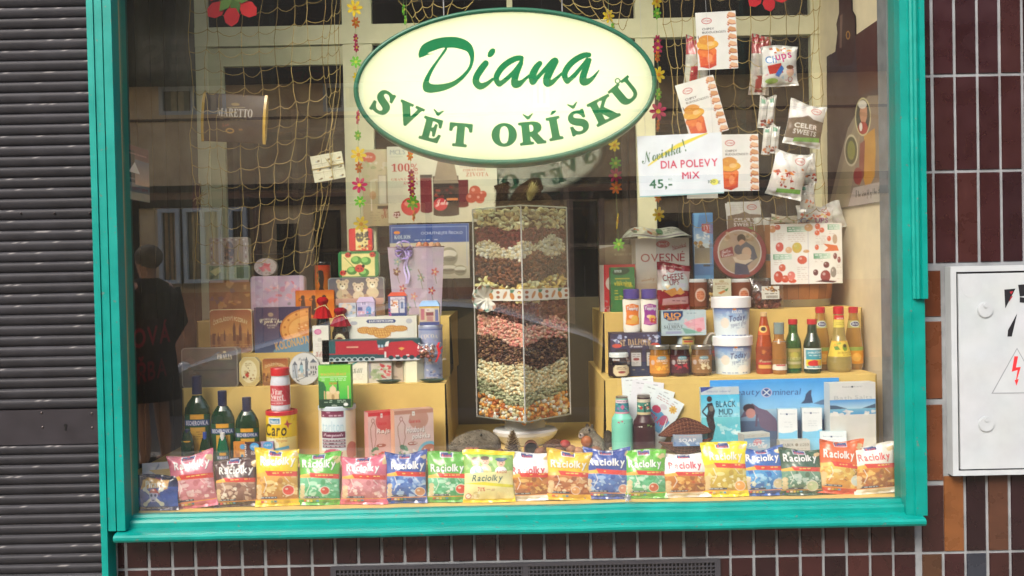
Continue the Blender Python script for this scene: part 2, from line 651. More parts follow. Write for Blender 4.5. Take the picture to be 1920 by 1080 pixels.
def extrude_x(m, prof, x0, x1, c, mat='paint', n=2, wob=0):
    p = np.array(prof)
    x = np.linspace(x0, x1, n)[None, :]
    w = wobble(n, wob, 5)[None, :n] if wob else 0 * x
    for (ay, az), (by, bz) in zip(p[:-1], p[1:]):
        Y = np.array([[ay], [by]]) + 0 * x
        Z = np.array([[az], [bz]]) + w
        m.grid(x + 0 * Y, Y, Z, lin(c), mat, False)
    for xx, fl in ((x0, 1), (x1, -1)):
        m.add([(xx, y, z) for y, z in prof], [tuple(range(len(prof)))[::fl]], c, mat)


MAT['frame_paint'] = printed('frame_paint', .38, spec=.3, bump=.35, bscale=70, dirt=.22, chips='#4a6a62')
win = thing('shop_window', 'wide shop window in a teal painted timber frame, its pane mirroring the street', 'window', (0, 0, .645))
ZO = -.645
XL = [P(v, 500, -.066).x for v in (176, 188, 204, 222)]
XR = [P(v, 500, -.066).x for v in (1733, 1711, 1695)]
m = M()   # left jamb: three flat strips with beads between, the outer one running to the ground
m.box(XL[0], XL[1], -.07, .06, ZO + .0, 3.0, TEAL, 'frame_paint', 'b')
extrude_z(m, [(XL[1], .05), (XL[1], -.062), (XL[1] + .002, -.066), (XL[2] - .001, -.066), (XL[2], -.061), (XL[2] + .0025, -.061), (XL[2] + .0035, -.067), (XL[3] - .001, -.067),
              (XL[3], -.06), (XL[3], .0), (XL[3], .05)], .05, 3.0, TEAL, 'frame_paint')
m.box(XL[3] + .0002, -1.249, -.012, -.001, .085, 3.0, '#8d8a66', 'paint')
m.build('jamb', win)
m = M()
u_ = XR[2] - 1.251
extrude_z(m, [(1.251, .05), (1.251, -.006), (1.251 + u_ * .3, -.012), (1.251 + u_ * .35, -.03), (1.251 + u_ * .6, -.032), (1.251 + u_ * .63, -.042), (1.251 + u_ * .95, -.044), (XR[2], -.056),
              (XR[1] - .003, -.058), (XR[1], -.066), (XR[0], -.066), (XR[0], .05)], .045, 3.0, TEAL, 'frame_paint')
zt = P(1725, 560, -.07).z - .645
extrude_z(m, [(XR[1] - .0015, -.06), (XR[1] - .0015, -.07), (XR[1] + .005, -.073), (XR[1] + .007, -.082), (XR[1] + .014, -.084), (XR[1] + .016, -.077), (XR[1] + .021, -.077), (XR[1] + .023, -.088),
              (XR[0] + .002, -.088), (XR[0] + .003, -.06)], zt, 3.0, TEAL, 'frame_paint')
m.build('jamb', win)
m = M()
extrude_x(m, [(.02, .087), (-.008, .087), (-.012, .078), (-.03, .074), (-.034, .066), (-.036, .050), (-.05, .046), (-.08, .044), (-.091, .041), (-.097, .035),
              (-.097, .027), (-.092, .020), (-.083, .017), (.02, .017)], P(213, 1000, -.09).x, P(1736, 990, -.09).x, TEAL, 'frame_paint', 90, .0012)
m.build('sill', win)
m = M()
m.box(-1.262, 1.262, -.06, .05, 2.82, 3.0, TEAL, 'frame_paint')  # unseen head, set high to let more light into the upper display
m.build('frame_head', win)
m = M()
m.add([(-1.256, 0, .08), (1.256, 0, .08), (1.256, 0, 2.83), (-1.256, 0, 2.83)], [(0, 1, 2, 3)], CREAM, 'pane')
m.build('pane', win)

# ---- tiled wall with raked joints
tw = thing('tiled_wall', 'dark brown glazed tile wall with pale grey joints around the shop window', 'wall', (0, 0, 0))
m = M()
JO = '#83878b'
m.box(XL[1] - .004, XR[0] - .004, -.004, .3, -.2, .672, JO, 'stone')
m.box(XR[0] - .004, 4.2, -.004, .3, -.2, 3.9, JO, 'stone')
m.box(-1.5, XR[0] - .004, -.004, .3, 3.64, 3.9, JO, 'stone')
m.build('joint_bed', tw)
rt = np.random.RandomState(3)
m = M()


def tile(m, x0, x1, z0, z1, c=None):
    j = .0038
    x0, x1, z0, z1 = x0 + j + rt.uniform(-.0008, .0008), x1 - j + rt.uniform(-.0008, .0008), z0 + j, z1 - j
    if c is None:
        c = ['#37191c', '#31171a', '#3b1c1d', '#2c151a', '#35181b', '#40201f'][rt.randint(6)]
    cc = lin(c) * rt.uniform(.55, .85)
    y, b = -.0075 - rt.uniform(0, .0012), .0025
    v = [(x0, -.003, z0), (x1, -.003, z0), (x1, -.003, z1), (x0, -.003, z1), (x0 + b, y, z0 + b), (x1 - b, y, z0 + b), (x1 - b, y, z1 - b), (x0 + b, y, z1 - b)]
    m.add(v, [(4, 5, 6, 7), (0, 1, 5, 4), (1, 2, 6, 5), (2, 3, 7, 6), (3, 0, 4, 7)], cc, 'tile')


MAT['tile'] = printed('glazed_tile', .26, bump=.12, bscale=30, dirt=.3)
CW = .0727
xs0 = P(1790, 250, 0).x
zr = P(1830, 321, 0).z
bx0, bx1, bz0, bz1 = P(1771, 700, 0).x, 2.3, P(1800, 889, 0).z, P(1800, 497, 0).z
xsb = P(1766, 960, 0).x
for k in range(-7, 6):
    z0 = zr + k * .3095
    xs0 = xsb if k <= -4 else P(1790, 250, 0).x
    for i in range(-2, 36):
        x0, x1 = xs0 + i * CW, xs0 + (i + 1) * CW
        if x1 < XR[0] + .008:
            continue
        x0 = max(x0, XR[0] + .001)
        if x1 - x0 < .02:
            continue
        a, b = z0, z0 + .3095
        if x1 > bx0 - .075 and x0 < bx1 and a < bz1 and b > bz0:      # cut round the cabinet
            if b > bz1 + .02:
                a = bz1 + .004
            elif a < bz0 - .02 and x0 > bx0 - .03:
                b = bz0
            else:
                continue
        col = None
        if k == -4 and 0 <= i < 6:
            col = ['#8f5a32', '#2a171c', '#5a3a2c', '#2c181c', '#3a1f20', '#6a402a'][i]
        if k == -5 and -1 <= i < 6:
            col = ['#5a3c2a', '#35191c', '#3a3f4c', '#3a1f1e', '#2c151a', '#4a2a20', '#33181a'][i + 1]
        tile(m, x0, x1, a, b, col)
xa = XR[0] + .001
for ya, yb, c in ((505, 596, '#6a3a24'), (600, 750, '#6b3f28'), (756, 903, '#704128')):
    tile(m, xa, bx0 - .006, P(1755, yb, 0).z, P(1755, ya, 0).z, c)
tile(m, xa, bx0 - .006, zr - 4 * .3095, P(1755, 907, 0).z, '#3a1f1e')
xs1 = P(585, 1030, 0).x
zl = P(960, 1052, 0).z
for i in range(-12, 26):
    x0, x1 = xs1 + i * .0757, xs1 + (i + 1) * .0757
    if x1 > -1.3 and x0 < XR[0] - .006:
        x0, x1 = max(x0, XL[1] + .001), min(x1, XR[0] - .003)
        if x1 - x0 > .015:
            for k in range(0, 5):
                tile(m, x0, x1, zl - (k + 1) * .1535 if k else zl, zl - k * .1535 if k else .664) if k != 1 else None
                if k == 1:
                    tile(m, x0, x1, zl - .1535, zl)
for i in range(40):
    for k in range(1):
        x0 = -1.5 + i * .0757
        if x0 < 1.3:
            tile(m, x0, x0 + .0757, 3.65 + k * .2, 3.85 + k * .2)
m.build('tiling', tw)

# ---- air grille under the window
g = thing('vent_grille', 'dark grey plastic ventilation grille set in the tiles under the window', 'vent', tuple(P(985, 1100, -.01)))
gx0, gx1 = P(620, 1060, -.01).x - g.location.x, P(1350, 1060, -.01).x - g.location.x
gt = P(985, 1054, -.01).z - g.location.z
m = M()
GC = '#34343a'
m.box(gx0, gx1, -.008, .001, gt - .012, gt, GC, 'plastic')
m.box(gx0, gx1, -.008, .001, gt - .165, gt - .15, GC, 'plastic')
m.box(gx0, gx0 + .018, -.008, .001, gt - .15, gt - .012, GC, 'plastic')
m.box(gx1 - .018, gx1, -.008, .001, gt - .15, gt - .012, GC, 'plastic')
m.build('frame', g)
m = M()
nb = 98
for i in range(1, nb):
    x = gx0 + .018 + (gx1 - gx0 - .036) * i / nb
    w = .009 if i == nb // 2 else .0022
    m.box(x - w, x + w, -.006, .0, gt - .15, gt - .012, GC, 'plastic')
for k in range(1, 11):
    z = gt - .012 - k * .0125
    m.box(gx0 + .018, gx1 - .018, -.0055, -.0005, z - .002, z + .002, GC, 'plastic')
m.box(gx0 + .01, gx1 - .01, .0005, .001, gt - .155, gt - .006, '#0c0b0d', 'plastic')
for x in (gx0 + .009, (gx0 + gx1) / 2, gx1 - .009):
    m.lathe([(.003, 0, '#77797e'), (.0025, .002, '#77797e')], 8, cx=x, cy=gt - .006, mat='metal')
m.build('grid', g)

# ---- roller shutter
sh = thing('roller_shutter', 'closed dark brown roller shutter of ribbed steel slats left of the window', 'shutter', (-2.2, 0, 0))
MAT['shutter'] = printed('shutter_paint', .58, spec=.25, bump=.25, bscale=45, dirt=.35)
SCOL = '#2e2e33'
m = M()
ztop, zp1, zp0 = 3.6, P(90, 767, 0).z, P(90, 833, 0).z
x0, x1 = -1.6, .862
nx = 170
rs = np.random.RandomState(9)


def slats(z0, n, dz):
    for k in range(n):
        zz = z0 + k * dz
        pr = [(-.001, 0), (-.003, .001), (-.0085, .3 * dz), (-.0115, .55 * dz), (-.0125, .74 * dz), (-.0105, .86 * dz), (-.0062, .94 * dz), (-.001, dz * .985), (-.001, dz)]
        x = np.linspace(x0, x1, nx)[None, :]
        w = wobble(nx, .0012, int(rs.randint(9999)))[None, :nx] * .5
        Y = np.array([p[0] for p in pr])[:, None] + w
        Z = np.array([p[1] for p in pr])[:, None] + zz + 0 * x
        c = np.empty(Y.shape + (3,))
        c[:] = lin(SCOL) * rs.uniform(.85, 1.15)
        worn = rs.rand(1, nx) < .07
        c[5] = np.where(worn[0][:, None], lin('#7a7776'), c[5])
        m.grid(x + 0 * Y, Y, Z, c, 'shutter', True, flip=False)


slats(zp1, int((ztop - zp1) / .0342), .0342)
slats(zp0 - 24 * .0325, 24, .0325)
m.build('slats', sh)
m = M()
m.box(x0, x1, -.010, .004, zp0 + .001, zp1 - .001, '#272429', 'shutter')
for px, py in ((78, 774), (80, 801), (172, 775), (173, 802)):
    q = P(px, py, -.01)
    m.ball((q.x + 2.2, -.0105, q.z), (.004, .002, .004), '#57504f', 'metal')
q = P(123, 800, -.01)
m.lathe([(.0055, 0, '#050405'), (.0055, .0006, '#050405')], 10, cx=q.x + 2.2, cy=0)
o = m.build('lock_bar', sh)
m = M()
kx, kz = q.x + 2.2, q.z
m.prism([(kx + .0055 * math.cos(t), kz + .004 + .0055 * math.sin(t)) for t in np.linspace(0, 2 * np.pi, 13)[:-1]], -.0115, -.0108, '#050405', 'paper')
m.prism([(kx - .0028, kz - .012), (kx + .0028, kz - .012), (kx + .0022, kz + .002), (kx - .0022, kz + .002)], -.0117, -.011, '#050405', 'paper')
m.build('keyhole', o)
m = M()
for px in (39, 102, 168):
    q = P(px, 400, -.013)
    m = M()
    m.ball((q.x + 2.2, -.0125, q.z), (.0042, .002, .0042), '#2a2627', 'metal')
    m.build('rivet', sh)

# ---- electrical cabinet
cab = thing('electrical_cabinet', 'white metal electrical cabinet with two round locks and a lightning bolt warning triangle', 'cabinet', (bx0, 0, bz0))
cw, ch = bx1 - bx0, bz1 - bz0
m = M()
WH = '#a3a9ad'
m.box(.004, cw, -.03, .02, .004, ch - .004, '#a3a9ad', 'paint')
m.box(.004, .022, -.045, -.03, .004, ch - .004, '#a3a9ad', 'paint')
m.box(.022, cw, -.045, -.03, .004, .020, '#a3a9ad', 'paint')
m.box(.022, cw, -.045, -.03, ch - .022, ch - .004, '#a3a9ad', 'paint')
m.box(.02, cw, -.036, -.0305, .02, ch - .02, '#15151a', 'paint')
m.build('frame', cab)
m = M()
dx0, dz0, dx1, dz1 = .028, .025, cw - .01, ch - .028
a = Art(1788, 515, 2063, 878, '#a3a9ad', .8)
a.mottle(.04, 12)
a.blobs(26, 1790, 520, 1920, 878, ['#a3a9ad', '#a3a9ad', '#a3a9ad'], 1, 3.5, .5)
a.line([(1868, 522), (1862, 545)], 2.5, '#a3a9ad', .6)
a.line([(1806, 560), (1802, 700), (1806, 760)], 1.5, '#a3a9ad', .5)
m.box(dx0, dx1, -.0455, -.037, dz0, dz1, '#a3a9ad', 'paint', 'f')
m.face(a, dx0, dx1, dz0, dz1, -.0458, 'paint')
door = m.build('door', cab)


def disc(cx, cz, r, y0, y1, c, mat, n=22):
    return [(cx + r * math.cos(t), cz + r * math.sin(t)) for t in np.linspace(0, 2 * np.pi, n + 1)[:-1]]


for px, py in ((1847, 581), (1849, 795)):
    q = P(px, py, -.046)
    cx, cz = q.x - bx0, q.z - bz0
    m = M()
    m.prism(disc(cx, cz, .0255, 0, 0, 0, 0), -.0485, -.0458, '#a3a9ad', 'paint')
    m.prism(disc(cx, cz, .023, 0, 0, 0, 0), -.0505, -.0486, '#a3a9ad', 'paint')
    m.prism(disc(cx, cz + .014, .007, 0, 0, 0, 0), -.0525, -.0506, '#a3a9ad', 'paint')
    m.build('lock', door)
q = P(1822, 538, -.046)
m = M()
m.prism(disc(q.x - bx0, q.z - bz0, .034, 0, 0, 0, 0), -.0464, -.0459, '#a3a9ad', 'paper')
m.build('round_sticker', door)
m = M()
for pts in ([(1883, 543), (1904, 541), (1885, 578)], [(1909, 534), (1936, 532), (1936, 552), (1912, 556)], [(1912, 557), (1936, 560), (1936, 569), (1912, 567)],
            [(1907, 588), (1897, 631), (1889, 631), (1890, 619)]):
    w = [P(x, y, -.046) for x, y in pts][::-1]
    m.prism([(v.x - bx0, v.z - bz0) for v in w], -.0465, -.046, '#141419', 'paper')
for pts in ([(1893, 547), (1900, 546), (1896, 552)], [(1895, 556), (1899, 555), (1892, 566)]):
    w = [P(x, y, -.0465) for x, y in pts][::-1]
    m.prism([(v.x - bx0, v.z - bz0) for v in w], -.0468, -.0466, '#8e1f2a', 'paper')
m.build('torn_sticker', door)
m = M()


def cpoly(pts, y0, y1, c, mat='paper'):
    w = [P(x, y, y0) for x, y in pts][::-1]
    m.prism([(v.x - bx0, v.z - bz0) for v in w], y0, y1, c, mat)


cpoly([(1907, 652), (1955, 737), (1859, 738)], -.0465, -.046, '#7c8084')
cpoly([(1907, 655), (1952, 735.5), (1862, 736.5)], -.0467, -.0466, '#a3a9ad')
cpoly([(1902, 668), (1909, 668), (1905, 689), (1914, 688), (1907, 711), (1910, 711), (1906, 723), (1902.5, 713), (1905, 712), (1908, 694), (1897, 697)], -.0469, -.0468, '#c32a2e')
m.build('warning_triangle', door)

# ------------------------------------------------------------------ inside the window: walls, floor, steps, partition to the shop
m = M()
m.box(-1.4, 1.4, .0, YB + .01, ZF - .05, ZF, YEL, 'paper')
o = m.build('display_floor', None)
o['kind'] = 'structure'
m = M()
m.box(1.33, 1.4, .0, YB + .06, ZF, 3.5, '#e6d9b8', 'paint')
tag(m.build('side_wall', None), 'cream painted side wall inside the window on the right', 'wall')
m = M()
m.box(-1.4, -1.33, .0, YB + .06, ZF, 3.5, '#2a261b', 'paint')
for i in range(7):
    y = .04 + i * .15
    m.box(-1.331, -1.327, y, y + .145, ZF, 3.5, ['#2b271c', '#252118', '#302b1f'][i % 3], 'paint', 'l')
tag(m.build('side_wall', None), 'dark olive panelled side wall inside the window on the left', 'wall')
m = M()
m.box(-1.4, 1.4, .0, YB + .06, 3.5, 3.56, '#c9c6a4', 'paint')
m.build('ceiling', None)['kind'] = 'structure'


def step(label, x0, x1, y, z0, z1, seed):
    """Box draped with yellow paper, its front and sides a little slack."""
    m = M()
    n = 26
    r = np.random.RandomState(seed)
    u, v = np.meshgrid(np.linspace(0, 1, n), np.linspace(0, 1, n))
    w = sum(r.uniform(.3, 1) * np.sin(u * r.uniform(3, 16) + v * r.uniform(-6, 6) + r.uniform(0, 6)) for k in range(5)) * .0011
    X = x0 + (x1 - x0) * u
    m.grid(X, y + w * v * 1.4, z1 + (z0 - z1) * v, lin(YEL), 'paper', True)
    for xx, s in ((x0, -1), (x1, 1)):
        yy = y + (YB - y) * u
        m.grid(xx + s * (.004 + .010 * v * (1 - u)) + w * v, yy, z1 + (z0 - z1) * v, lin(YEL), 'paper', True)
    m.add([(x0 - .004, y, z1), (x1 + .004, y, z1), (x1 + .004, YB, z1), (x0 - .004, YB, z1)], [(0, 1, 2, 3)], YEL, 'paper')
    m.add([(x0 - .004, y - .0006, z1 - .003), (x1 + .004, y - .0006, z1 - .003), (x1 + .004, y, z1), (x0 - .004, y, z1)], [(0, 1, 2, 3)], YEL, 'paper')
    return tag(m.build('display_step', None), label, 'display step', 'yellow paper covered display steps')


step('lower yellow paper covered step on the right, jam jars and bottles standing on it', P(1136, 770, .3).x, 1.284, .3, ZF, ZL, 1)
step('upper yellow paper covered step on the right, wooden barrel standing on it', P(1134, 640, .52).x, 1.312, .52, ZL, ZU, 2)
step('lower yellow paper covered step on the left, green bottles in front of it', P(345, 780, .3).x, P(835, 780, .3).x, .3, ZF, ZL, 3)
step('upper yellow paper covered step on the left, piled with gift tins', P(372, 640, .52).x, P(843, 640, .52).x, .52, ZL, ZU, 4)

part = thing('glazed_partition', 'cream painted timber and glass partition closing the back of the window display', 'partition', (0, YB, ZF))
m = M()


def board(px0, py0, px1, py1, y0=-.0, d=.03, c=CREAM):
    a_, b_ = P(px0, py0, YB), P(px1, py1, YB)
    m.box(min(a_.x, b_.x), max(a_.x, b_.x), y0, y0 + d, min(a_.z, b_.z) - ZF, max(a_.z, b_.z) - ZF, c, 'paint')


zb1, zb0 = P(960, 40, YB).z, P(960, 76, YB).z
for pa, pb in ((346, 392), (646, 701), (1194, 1229), (1523, 1560)):
    xa_, xb_ = P(pa, 250, YB).x, P(pb, 250, YB).x
    m.box(xa_, xb_, .0, .04, 0, zb0 - ZF, CREAM, 'paint')
    m.box(xa_, xb_, .0, .04, zb1 - ZF, 3.5 - ZF, CREAM, 'paint')
m.box(-1.33, 1.33, -.004, .04, zb0 - ZF, zb1 - ZF, CREAM, 'paint')
m.box(P(390, 250, YB).x, P(420, 250, YB).x, .008, .036, .5, zb0 - ZF - .004, '#c9c6a3', 'paint')
m.box(P(390, 250, YB).x, P(646, 250, YB).x, .006, .036, P(520, 122, YB).z - ZF, zb0 - ZF - .006, '#c9c6a3', 'paint')
m.box(-1.33, 1.33, .002, .036, 0, P(960, 560, YB).z - ZF, '#6d6450', 'paint')
xm = P(955, 0, YB).x
m.box(xm - .012, xm + .012, .002, .038, zb1 - ZF, 2.77, CREAM, 'paint')
m.build('frame', part)
m = M()
m.add([(-1.33, .02, .3), (1.33, .02, .3), (1.33, .02, 2.76), (-1.33, .02, 2.76)], [(0, 1, 2, 3)], CREAM, 'inner_pane')
m.build('pane', part)

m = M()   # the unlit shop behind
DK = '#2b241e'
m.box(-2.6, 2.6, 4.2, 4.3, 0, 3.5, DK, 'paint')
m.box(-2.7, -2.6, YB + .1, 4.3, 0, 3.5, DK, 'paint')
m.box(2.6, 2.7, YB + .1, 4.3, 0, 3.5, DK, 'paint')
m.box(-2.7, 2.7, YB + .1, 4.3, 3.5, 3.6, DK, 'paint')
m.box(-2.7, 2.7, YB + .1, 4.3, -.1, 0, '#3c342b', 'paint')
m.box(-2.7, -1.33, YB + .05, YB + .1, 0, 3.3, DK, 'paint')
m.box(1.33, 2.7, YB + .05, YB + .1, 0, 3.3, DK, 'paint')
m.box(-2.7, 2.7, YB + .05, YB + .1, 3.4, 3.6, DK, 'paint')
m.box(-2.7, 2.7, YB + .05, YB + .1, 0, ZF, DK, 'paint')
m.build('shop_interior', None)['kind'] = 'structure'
rs = np.random.RandomState(4)
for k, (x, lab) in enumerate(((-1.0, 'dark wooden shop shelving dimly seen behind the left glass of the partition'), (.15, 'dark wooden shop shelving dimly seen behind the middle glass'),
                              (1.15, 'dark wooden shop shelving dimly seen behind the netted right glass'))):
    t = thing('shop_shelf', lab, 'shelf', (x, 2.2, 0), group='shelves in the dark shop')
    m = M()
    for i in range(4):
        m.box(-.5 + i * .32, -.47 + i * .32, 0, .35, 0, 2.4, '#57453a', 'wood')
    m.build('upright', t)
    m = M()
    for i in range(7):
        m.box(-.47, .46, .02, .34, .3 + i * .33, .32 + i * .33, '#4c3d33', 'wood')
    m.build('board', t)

# ------------------------------------------------------------------ the street the pane mirrors
def plain(name, c, rough=.8, bump=.3, scale=30, var=.25, vscale=3, spec=.3):
    m, t, b = material(name)
    nz, tc = noise_bump(t, b, scale, bump, .004)
    n2 = node(t, 'ShaderNodeTexNoise')
    n2.inputs['Scale'].default_value = vscale
    n2.inputs['Detail'].default_value = 6
    t.links.new(tc.outputs['Object'], n2.inputs['Vector'])
    cr = node(t, 'ShaderNodeValToRGB')
    l = lin(c)
    cr.color_ramp.elements[0].position, cr.color_ramp.elements[1].position = .3, .7
    cr.color_ramp.elements[0].color = (*(l * (1 - var)), 1)
    cr.color_ramp.elements[1].color = (*np.minimum(l * (1 + var), .9), 1)
    t.links.new(n2.outputs[0], cr.inputs[0])
    t.links.new(cr.outputs[0], b.inputs['Base Color'])
    setp(b, Roughness=rough)
    b.inputs['Specular IOR Level'].default_value = spec
    return m


MAT['asphalt'] = plain('asphalt', '#4c4b4a', .85)
MAT['flags'] = plain('paving', '#8a8478', .85)
MAT['render'] = plain('facade_render', '#f0c9a0', .9, .4, 20)
MAT['plinth'] = plain('facade_plinth', '#d09a78', .85, .4, 20)
MAT['dark_render'] = plain('dark_facade', '#221c19', .9, .4, 20)
MAT['carpaint'] = printed('car_paint', .15, coat=1, dirt=.15)
m = M()
m.box(-30, 30, -5.2, .3, -.5, 0, CREAM, 'flags')
m.build('pavement', None)['kind'] = 'structure'
m = M()
m.box(-30, 30, -10.6, -5.35, -.5, -.12, CREAM, 'asphalt')
m.build('road', None)['kind'] = 'structure'
m = M()
m.box(-30, 30, -5.348, -5.202, -.5, .002, '#8d8a86', 'stone')
m.box(-30, 30, -10.75, -10.602, -.5, .002, '#8d8a86', 'stone')
m.build('kerb', None)['kind'] = 'structure'
m = M()
m.box(-30, 30, -12.9, -10.752, -.5, 0, CREAM, 'flags')
m.build('far_pavement', None)['kind'] = 'structure'
m = M()
m.add([(-60, -60, -.52), (60, -60, -.52), (60, 60, -.52), (-60, 60, -.52)], [(0, 1, 2, 3)], CREAM, 'asphalt')
m.build('ground', None)['kind'] = 'structure'

# the shop's own house above the window
m = M()
m.box(-8, 8, .0, .3, 3.9, 9, '#a58b74', 'render')
m.box(-8, -1.5, .02, .3, 0, 3.9, '#a58b74', 'render')
m.box(4.2, 8, .0, .3, 0, 3.9, '#a58b74', 'render')
tag(m.build('shop_building', None), 'pale rendered front of the house above and beside the shop window', 'building')

FY = 12.75                                     # the house across the street stands this far from the pane


def F(px, py):
    return P(px, py, FY)


ob = thing('opposite_building', 'brown rendered house across the street, seen mirrored in the shop pane', 'building', (0, -FY, 0))
m = M()
zc = F(500, 158).z
W_UP = [(F(a, 190).x, F(b, 190).x) for a, b in ((298, 424), (606, 682), (1000, 1030))]
zw0 = F(400, 214).z
xs = [-14] + [v for w in W_UP for v in w] + [14]
m.box(-14, 14, -.3, 0, 1.25, zw0, CREAM, 'render')
for i in range(0, len(xs), 2):
    m.box(xs[i], xs[i + 1], -.3, 0, zw0, zc, CREAM, 'render')
m.build('wall', ob)
m = M()
m.box(-14, 14, -.3, .02, 0, 1.25, CREAM, 'plinth')
m.build('plinth', ob)
m = M()
m.box(-14, 14, -.3, .06, zc, 8.2, CREAM, 'dark_render')
m.box(-14, 14, .06, .5, zc, zc + .12, CREAM, 'dark_render')
m.build('upper_wall', ob)
m = M()
zk = [F(500, y).z for y in (346, 358, 372, 386, 222)]
m.box(-14, 14, 0, .12, zk[1], zk[0], '#3b2f29', 'stone')
m.box(-14, 14, 0, .06, zk[2], zk[1], '#a07a66', 'stone')
m.box(-14, 14, 0, .10, zk[3], zk[2], '#332822', 'stone')
m.box(-14, 14, 0, .03, zk[4] - .02, zk[4] + .02, '#6d5547', 'stone')
m.build('cornice', ob)
WCOL, FCOL = '#d9d3bd', '#c9d3d8'


def opp_window(xa, xb, za, zb, lattice=False, col='#c9bd98', n=2, dy=0.0):
    m = M()
    f = .06
    m.box(xa, xb, dy - .06, dy + .015, za, za + f, FCOL, 'paint')
    m.box(xa, xb, dy - .06, dy + .015, zb - f, zb, FCOL, 'paint')
    for i in range(n + 1):
        x = xa + (xb - xa - f) * i / n
        m.box(x, x + f, dy - .06, dy + .015, za + f, zb - f, FCOL, 'paint')
    w = m.build('window', ob)
    m = M()
    k = 9
    for i in range(k):      # drawn curtain folds behind the glass
        x = xa + f + (xb - xa - 2 * f) * i / k
        m.box(x, x + (xb - xa - 2 * f) / k * .8, dy - .14, dy - .10 + .03 * (i % 2), za + f, zb - f, col if i % 3 else '#8f8a78', 'cloth')
    m.box(xa, xb, dy - .2, dy - .15, za, zb, '#4a4036', 'paint')
    m.build('curtain', w)
    if lattice:
        m = M()
        for i in range(-6, 12):
            for s in (1, -1):
                a_ = xa + (xb - xa) * i / 6
                m.tube([(a_, dy + .03, za if s > 0 else zb), (a_ + (zb - za), dy + .03, zb if s > 0 else za)], .012, '#c9c4b4', 'paint', 4)
        m.build('lattice', w)


for a_, b_ in W_UP:
    opp_window(a_, b_, zw0, zc - .01)
zb_, zt_ = F(360, 531).z, F(360, 392).z
for pa, pb, lat, c in ((306, 345, 0, '#d9b98a'), (352, 424, 0, '#d8c08e'), (436, 470, 0, '#6b6152')):
    opp_window(F(pa, 460).x, F(pb, 460).x, zb_, zt_, False, c, 1 if pb - pa < 60 else 2, .21)
for pa, pb, pt in ((520, 560, 420), (590, 640, 395), (1075, 1120, 378), (1230, 1300, 400), (244, 262, 380)):
    m = M()
    m.box(F(pa, 460).x, F(pb, 460).x, .002, .03, .06, F(pa, pt).z, '#171412', 'paint')
    m.build('doorway', ob)
for pa in (1064, 1122, 800, 480):
    m = M()
    m.box(F(pa, 460).x, F(pa + 11, 460).x, .0, .12, 0, zk[3], '#a98d7b', 'stone')
    m.build('pilaster', ob)
m = M()
za_ = F(310, 140).z
e = warp_text('ES', 0, 0, 1.3, .75, 'b')
lets = []
for s, x in (('S', F(290, 130).x), ('E', F(345, 130).x)):
    a_ = Art(0, 0, 50, 70, '#3a302b', 1)
    a_.text(s, 6, 6, 38, 58, '#62574c', 'b')
    m.sheet(a_, lambda u, v: (x + .24 - .48 * u, .075 + 0 * u, za_ + .6 * (1 - v)), 'paint')
m.build('shop_lettering', ob)

# parked car across the road
ct = thing('parked_car', 'dark parked car mirrored in the lower left of the pane', 'car', (-1.1, -7.1, -.12))
m = M()
prof = [(-2.15, .35), (-2.2, .62), (-2.05, .82), (-1.25, .98), (-.45, 1.26), (.0, 1.35), (.8, 1.33), (1.45, 1.12), (1.95, .98), (2.1, .7), (2.05, .35)]
pp = np.array(prof)
ts_ = np.linspace(0, len(pp) - 1, 50)
X = np.interp(ts_, range(len(pp)), pp[:, 0])
Z = np.interp(ts_, range(len(pp)), pp[:, 1])
X = np.convolve(np.pad(X, 2, 'edge'), np.ones(5) / 5, 'valid')
Z = np.convolve(np.pad(Z, 2, 'edge'), np.ones(5) / 5, 'valid')
rows = []
for f in np.linspace(-1, 1, 15):
    hw = .84 - .22 * np.clip((Z - .9) / .55, 0, 1)
    drop = .05 * abs(f) ** 4
    rows.append(np.stack([X, hw * np.sign(f) * abs(f) ** .8, Z - drop], 1))
Gd = np.array(rows)
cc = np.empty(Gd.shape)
cc[:] = lin('#c9d6e4')  # sky light on roof and bonnet painted in as a paler tone
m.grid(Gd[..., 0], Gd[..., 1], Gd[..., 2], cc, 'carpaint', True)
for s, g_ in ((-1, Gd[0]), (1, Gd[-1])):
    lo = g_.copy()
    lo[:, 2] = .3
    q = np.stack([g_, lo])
    m.grid(q[..., 0], q[..., 1], q[..., 2], lin('#33373d'), 'carpaint', True, flip=s < 0)  # side shade painted in, darker than the same paint on top
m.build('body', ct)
for s in (-1, 1):
    w = [(-.95, .98), (-.4, 1.2), (.0, 1.27), (.75, 1.25), (1.3, 1.06), (1.45, .98)]
    for x0_, x1_ in ((-1.0, .12), (.2, 1.45)):
        m = M()
        pts = [(x, z) for x, z in w if x0_ <= x <= x1_] + [(x1_ if x1_ < 1 else 1.4, .98), (x0_ if x0_ > 0 else -.95, .98)]
        m.add([(x, s * (.86 - .22 * np.clip((z - .9) / .55, 0, 1)), z) for x, z in pts], [tuple(range(len(pts)))], '#0c0f12', 'glass')
        m.build('side_window', ct)
for x in (-1.35, 1.3):
    for s in (-1, 1):
        m = M()
        m.lathe([(.2, -.1, '#141414'), (.31, -.1, '#141414'), (.33, -.07, '#161616'), (.33, .07, '#161616'), (.31, .1, '#141414'), (.2, .1, '#8d9094', 'metal'), (.05, .12, '#8d9094', 'metal')], 24)
        m.build('wheel', ct, (x, s * .78, .33), (R(-90) * s, 0, 0))
for s in (-1, 1):
    m = M()
    m.ball((-2.12, s * .58, .72), (.07, .16, .08), '#e9e9f2', 'glass')
    m.build('headlight', ct)

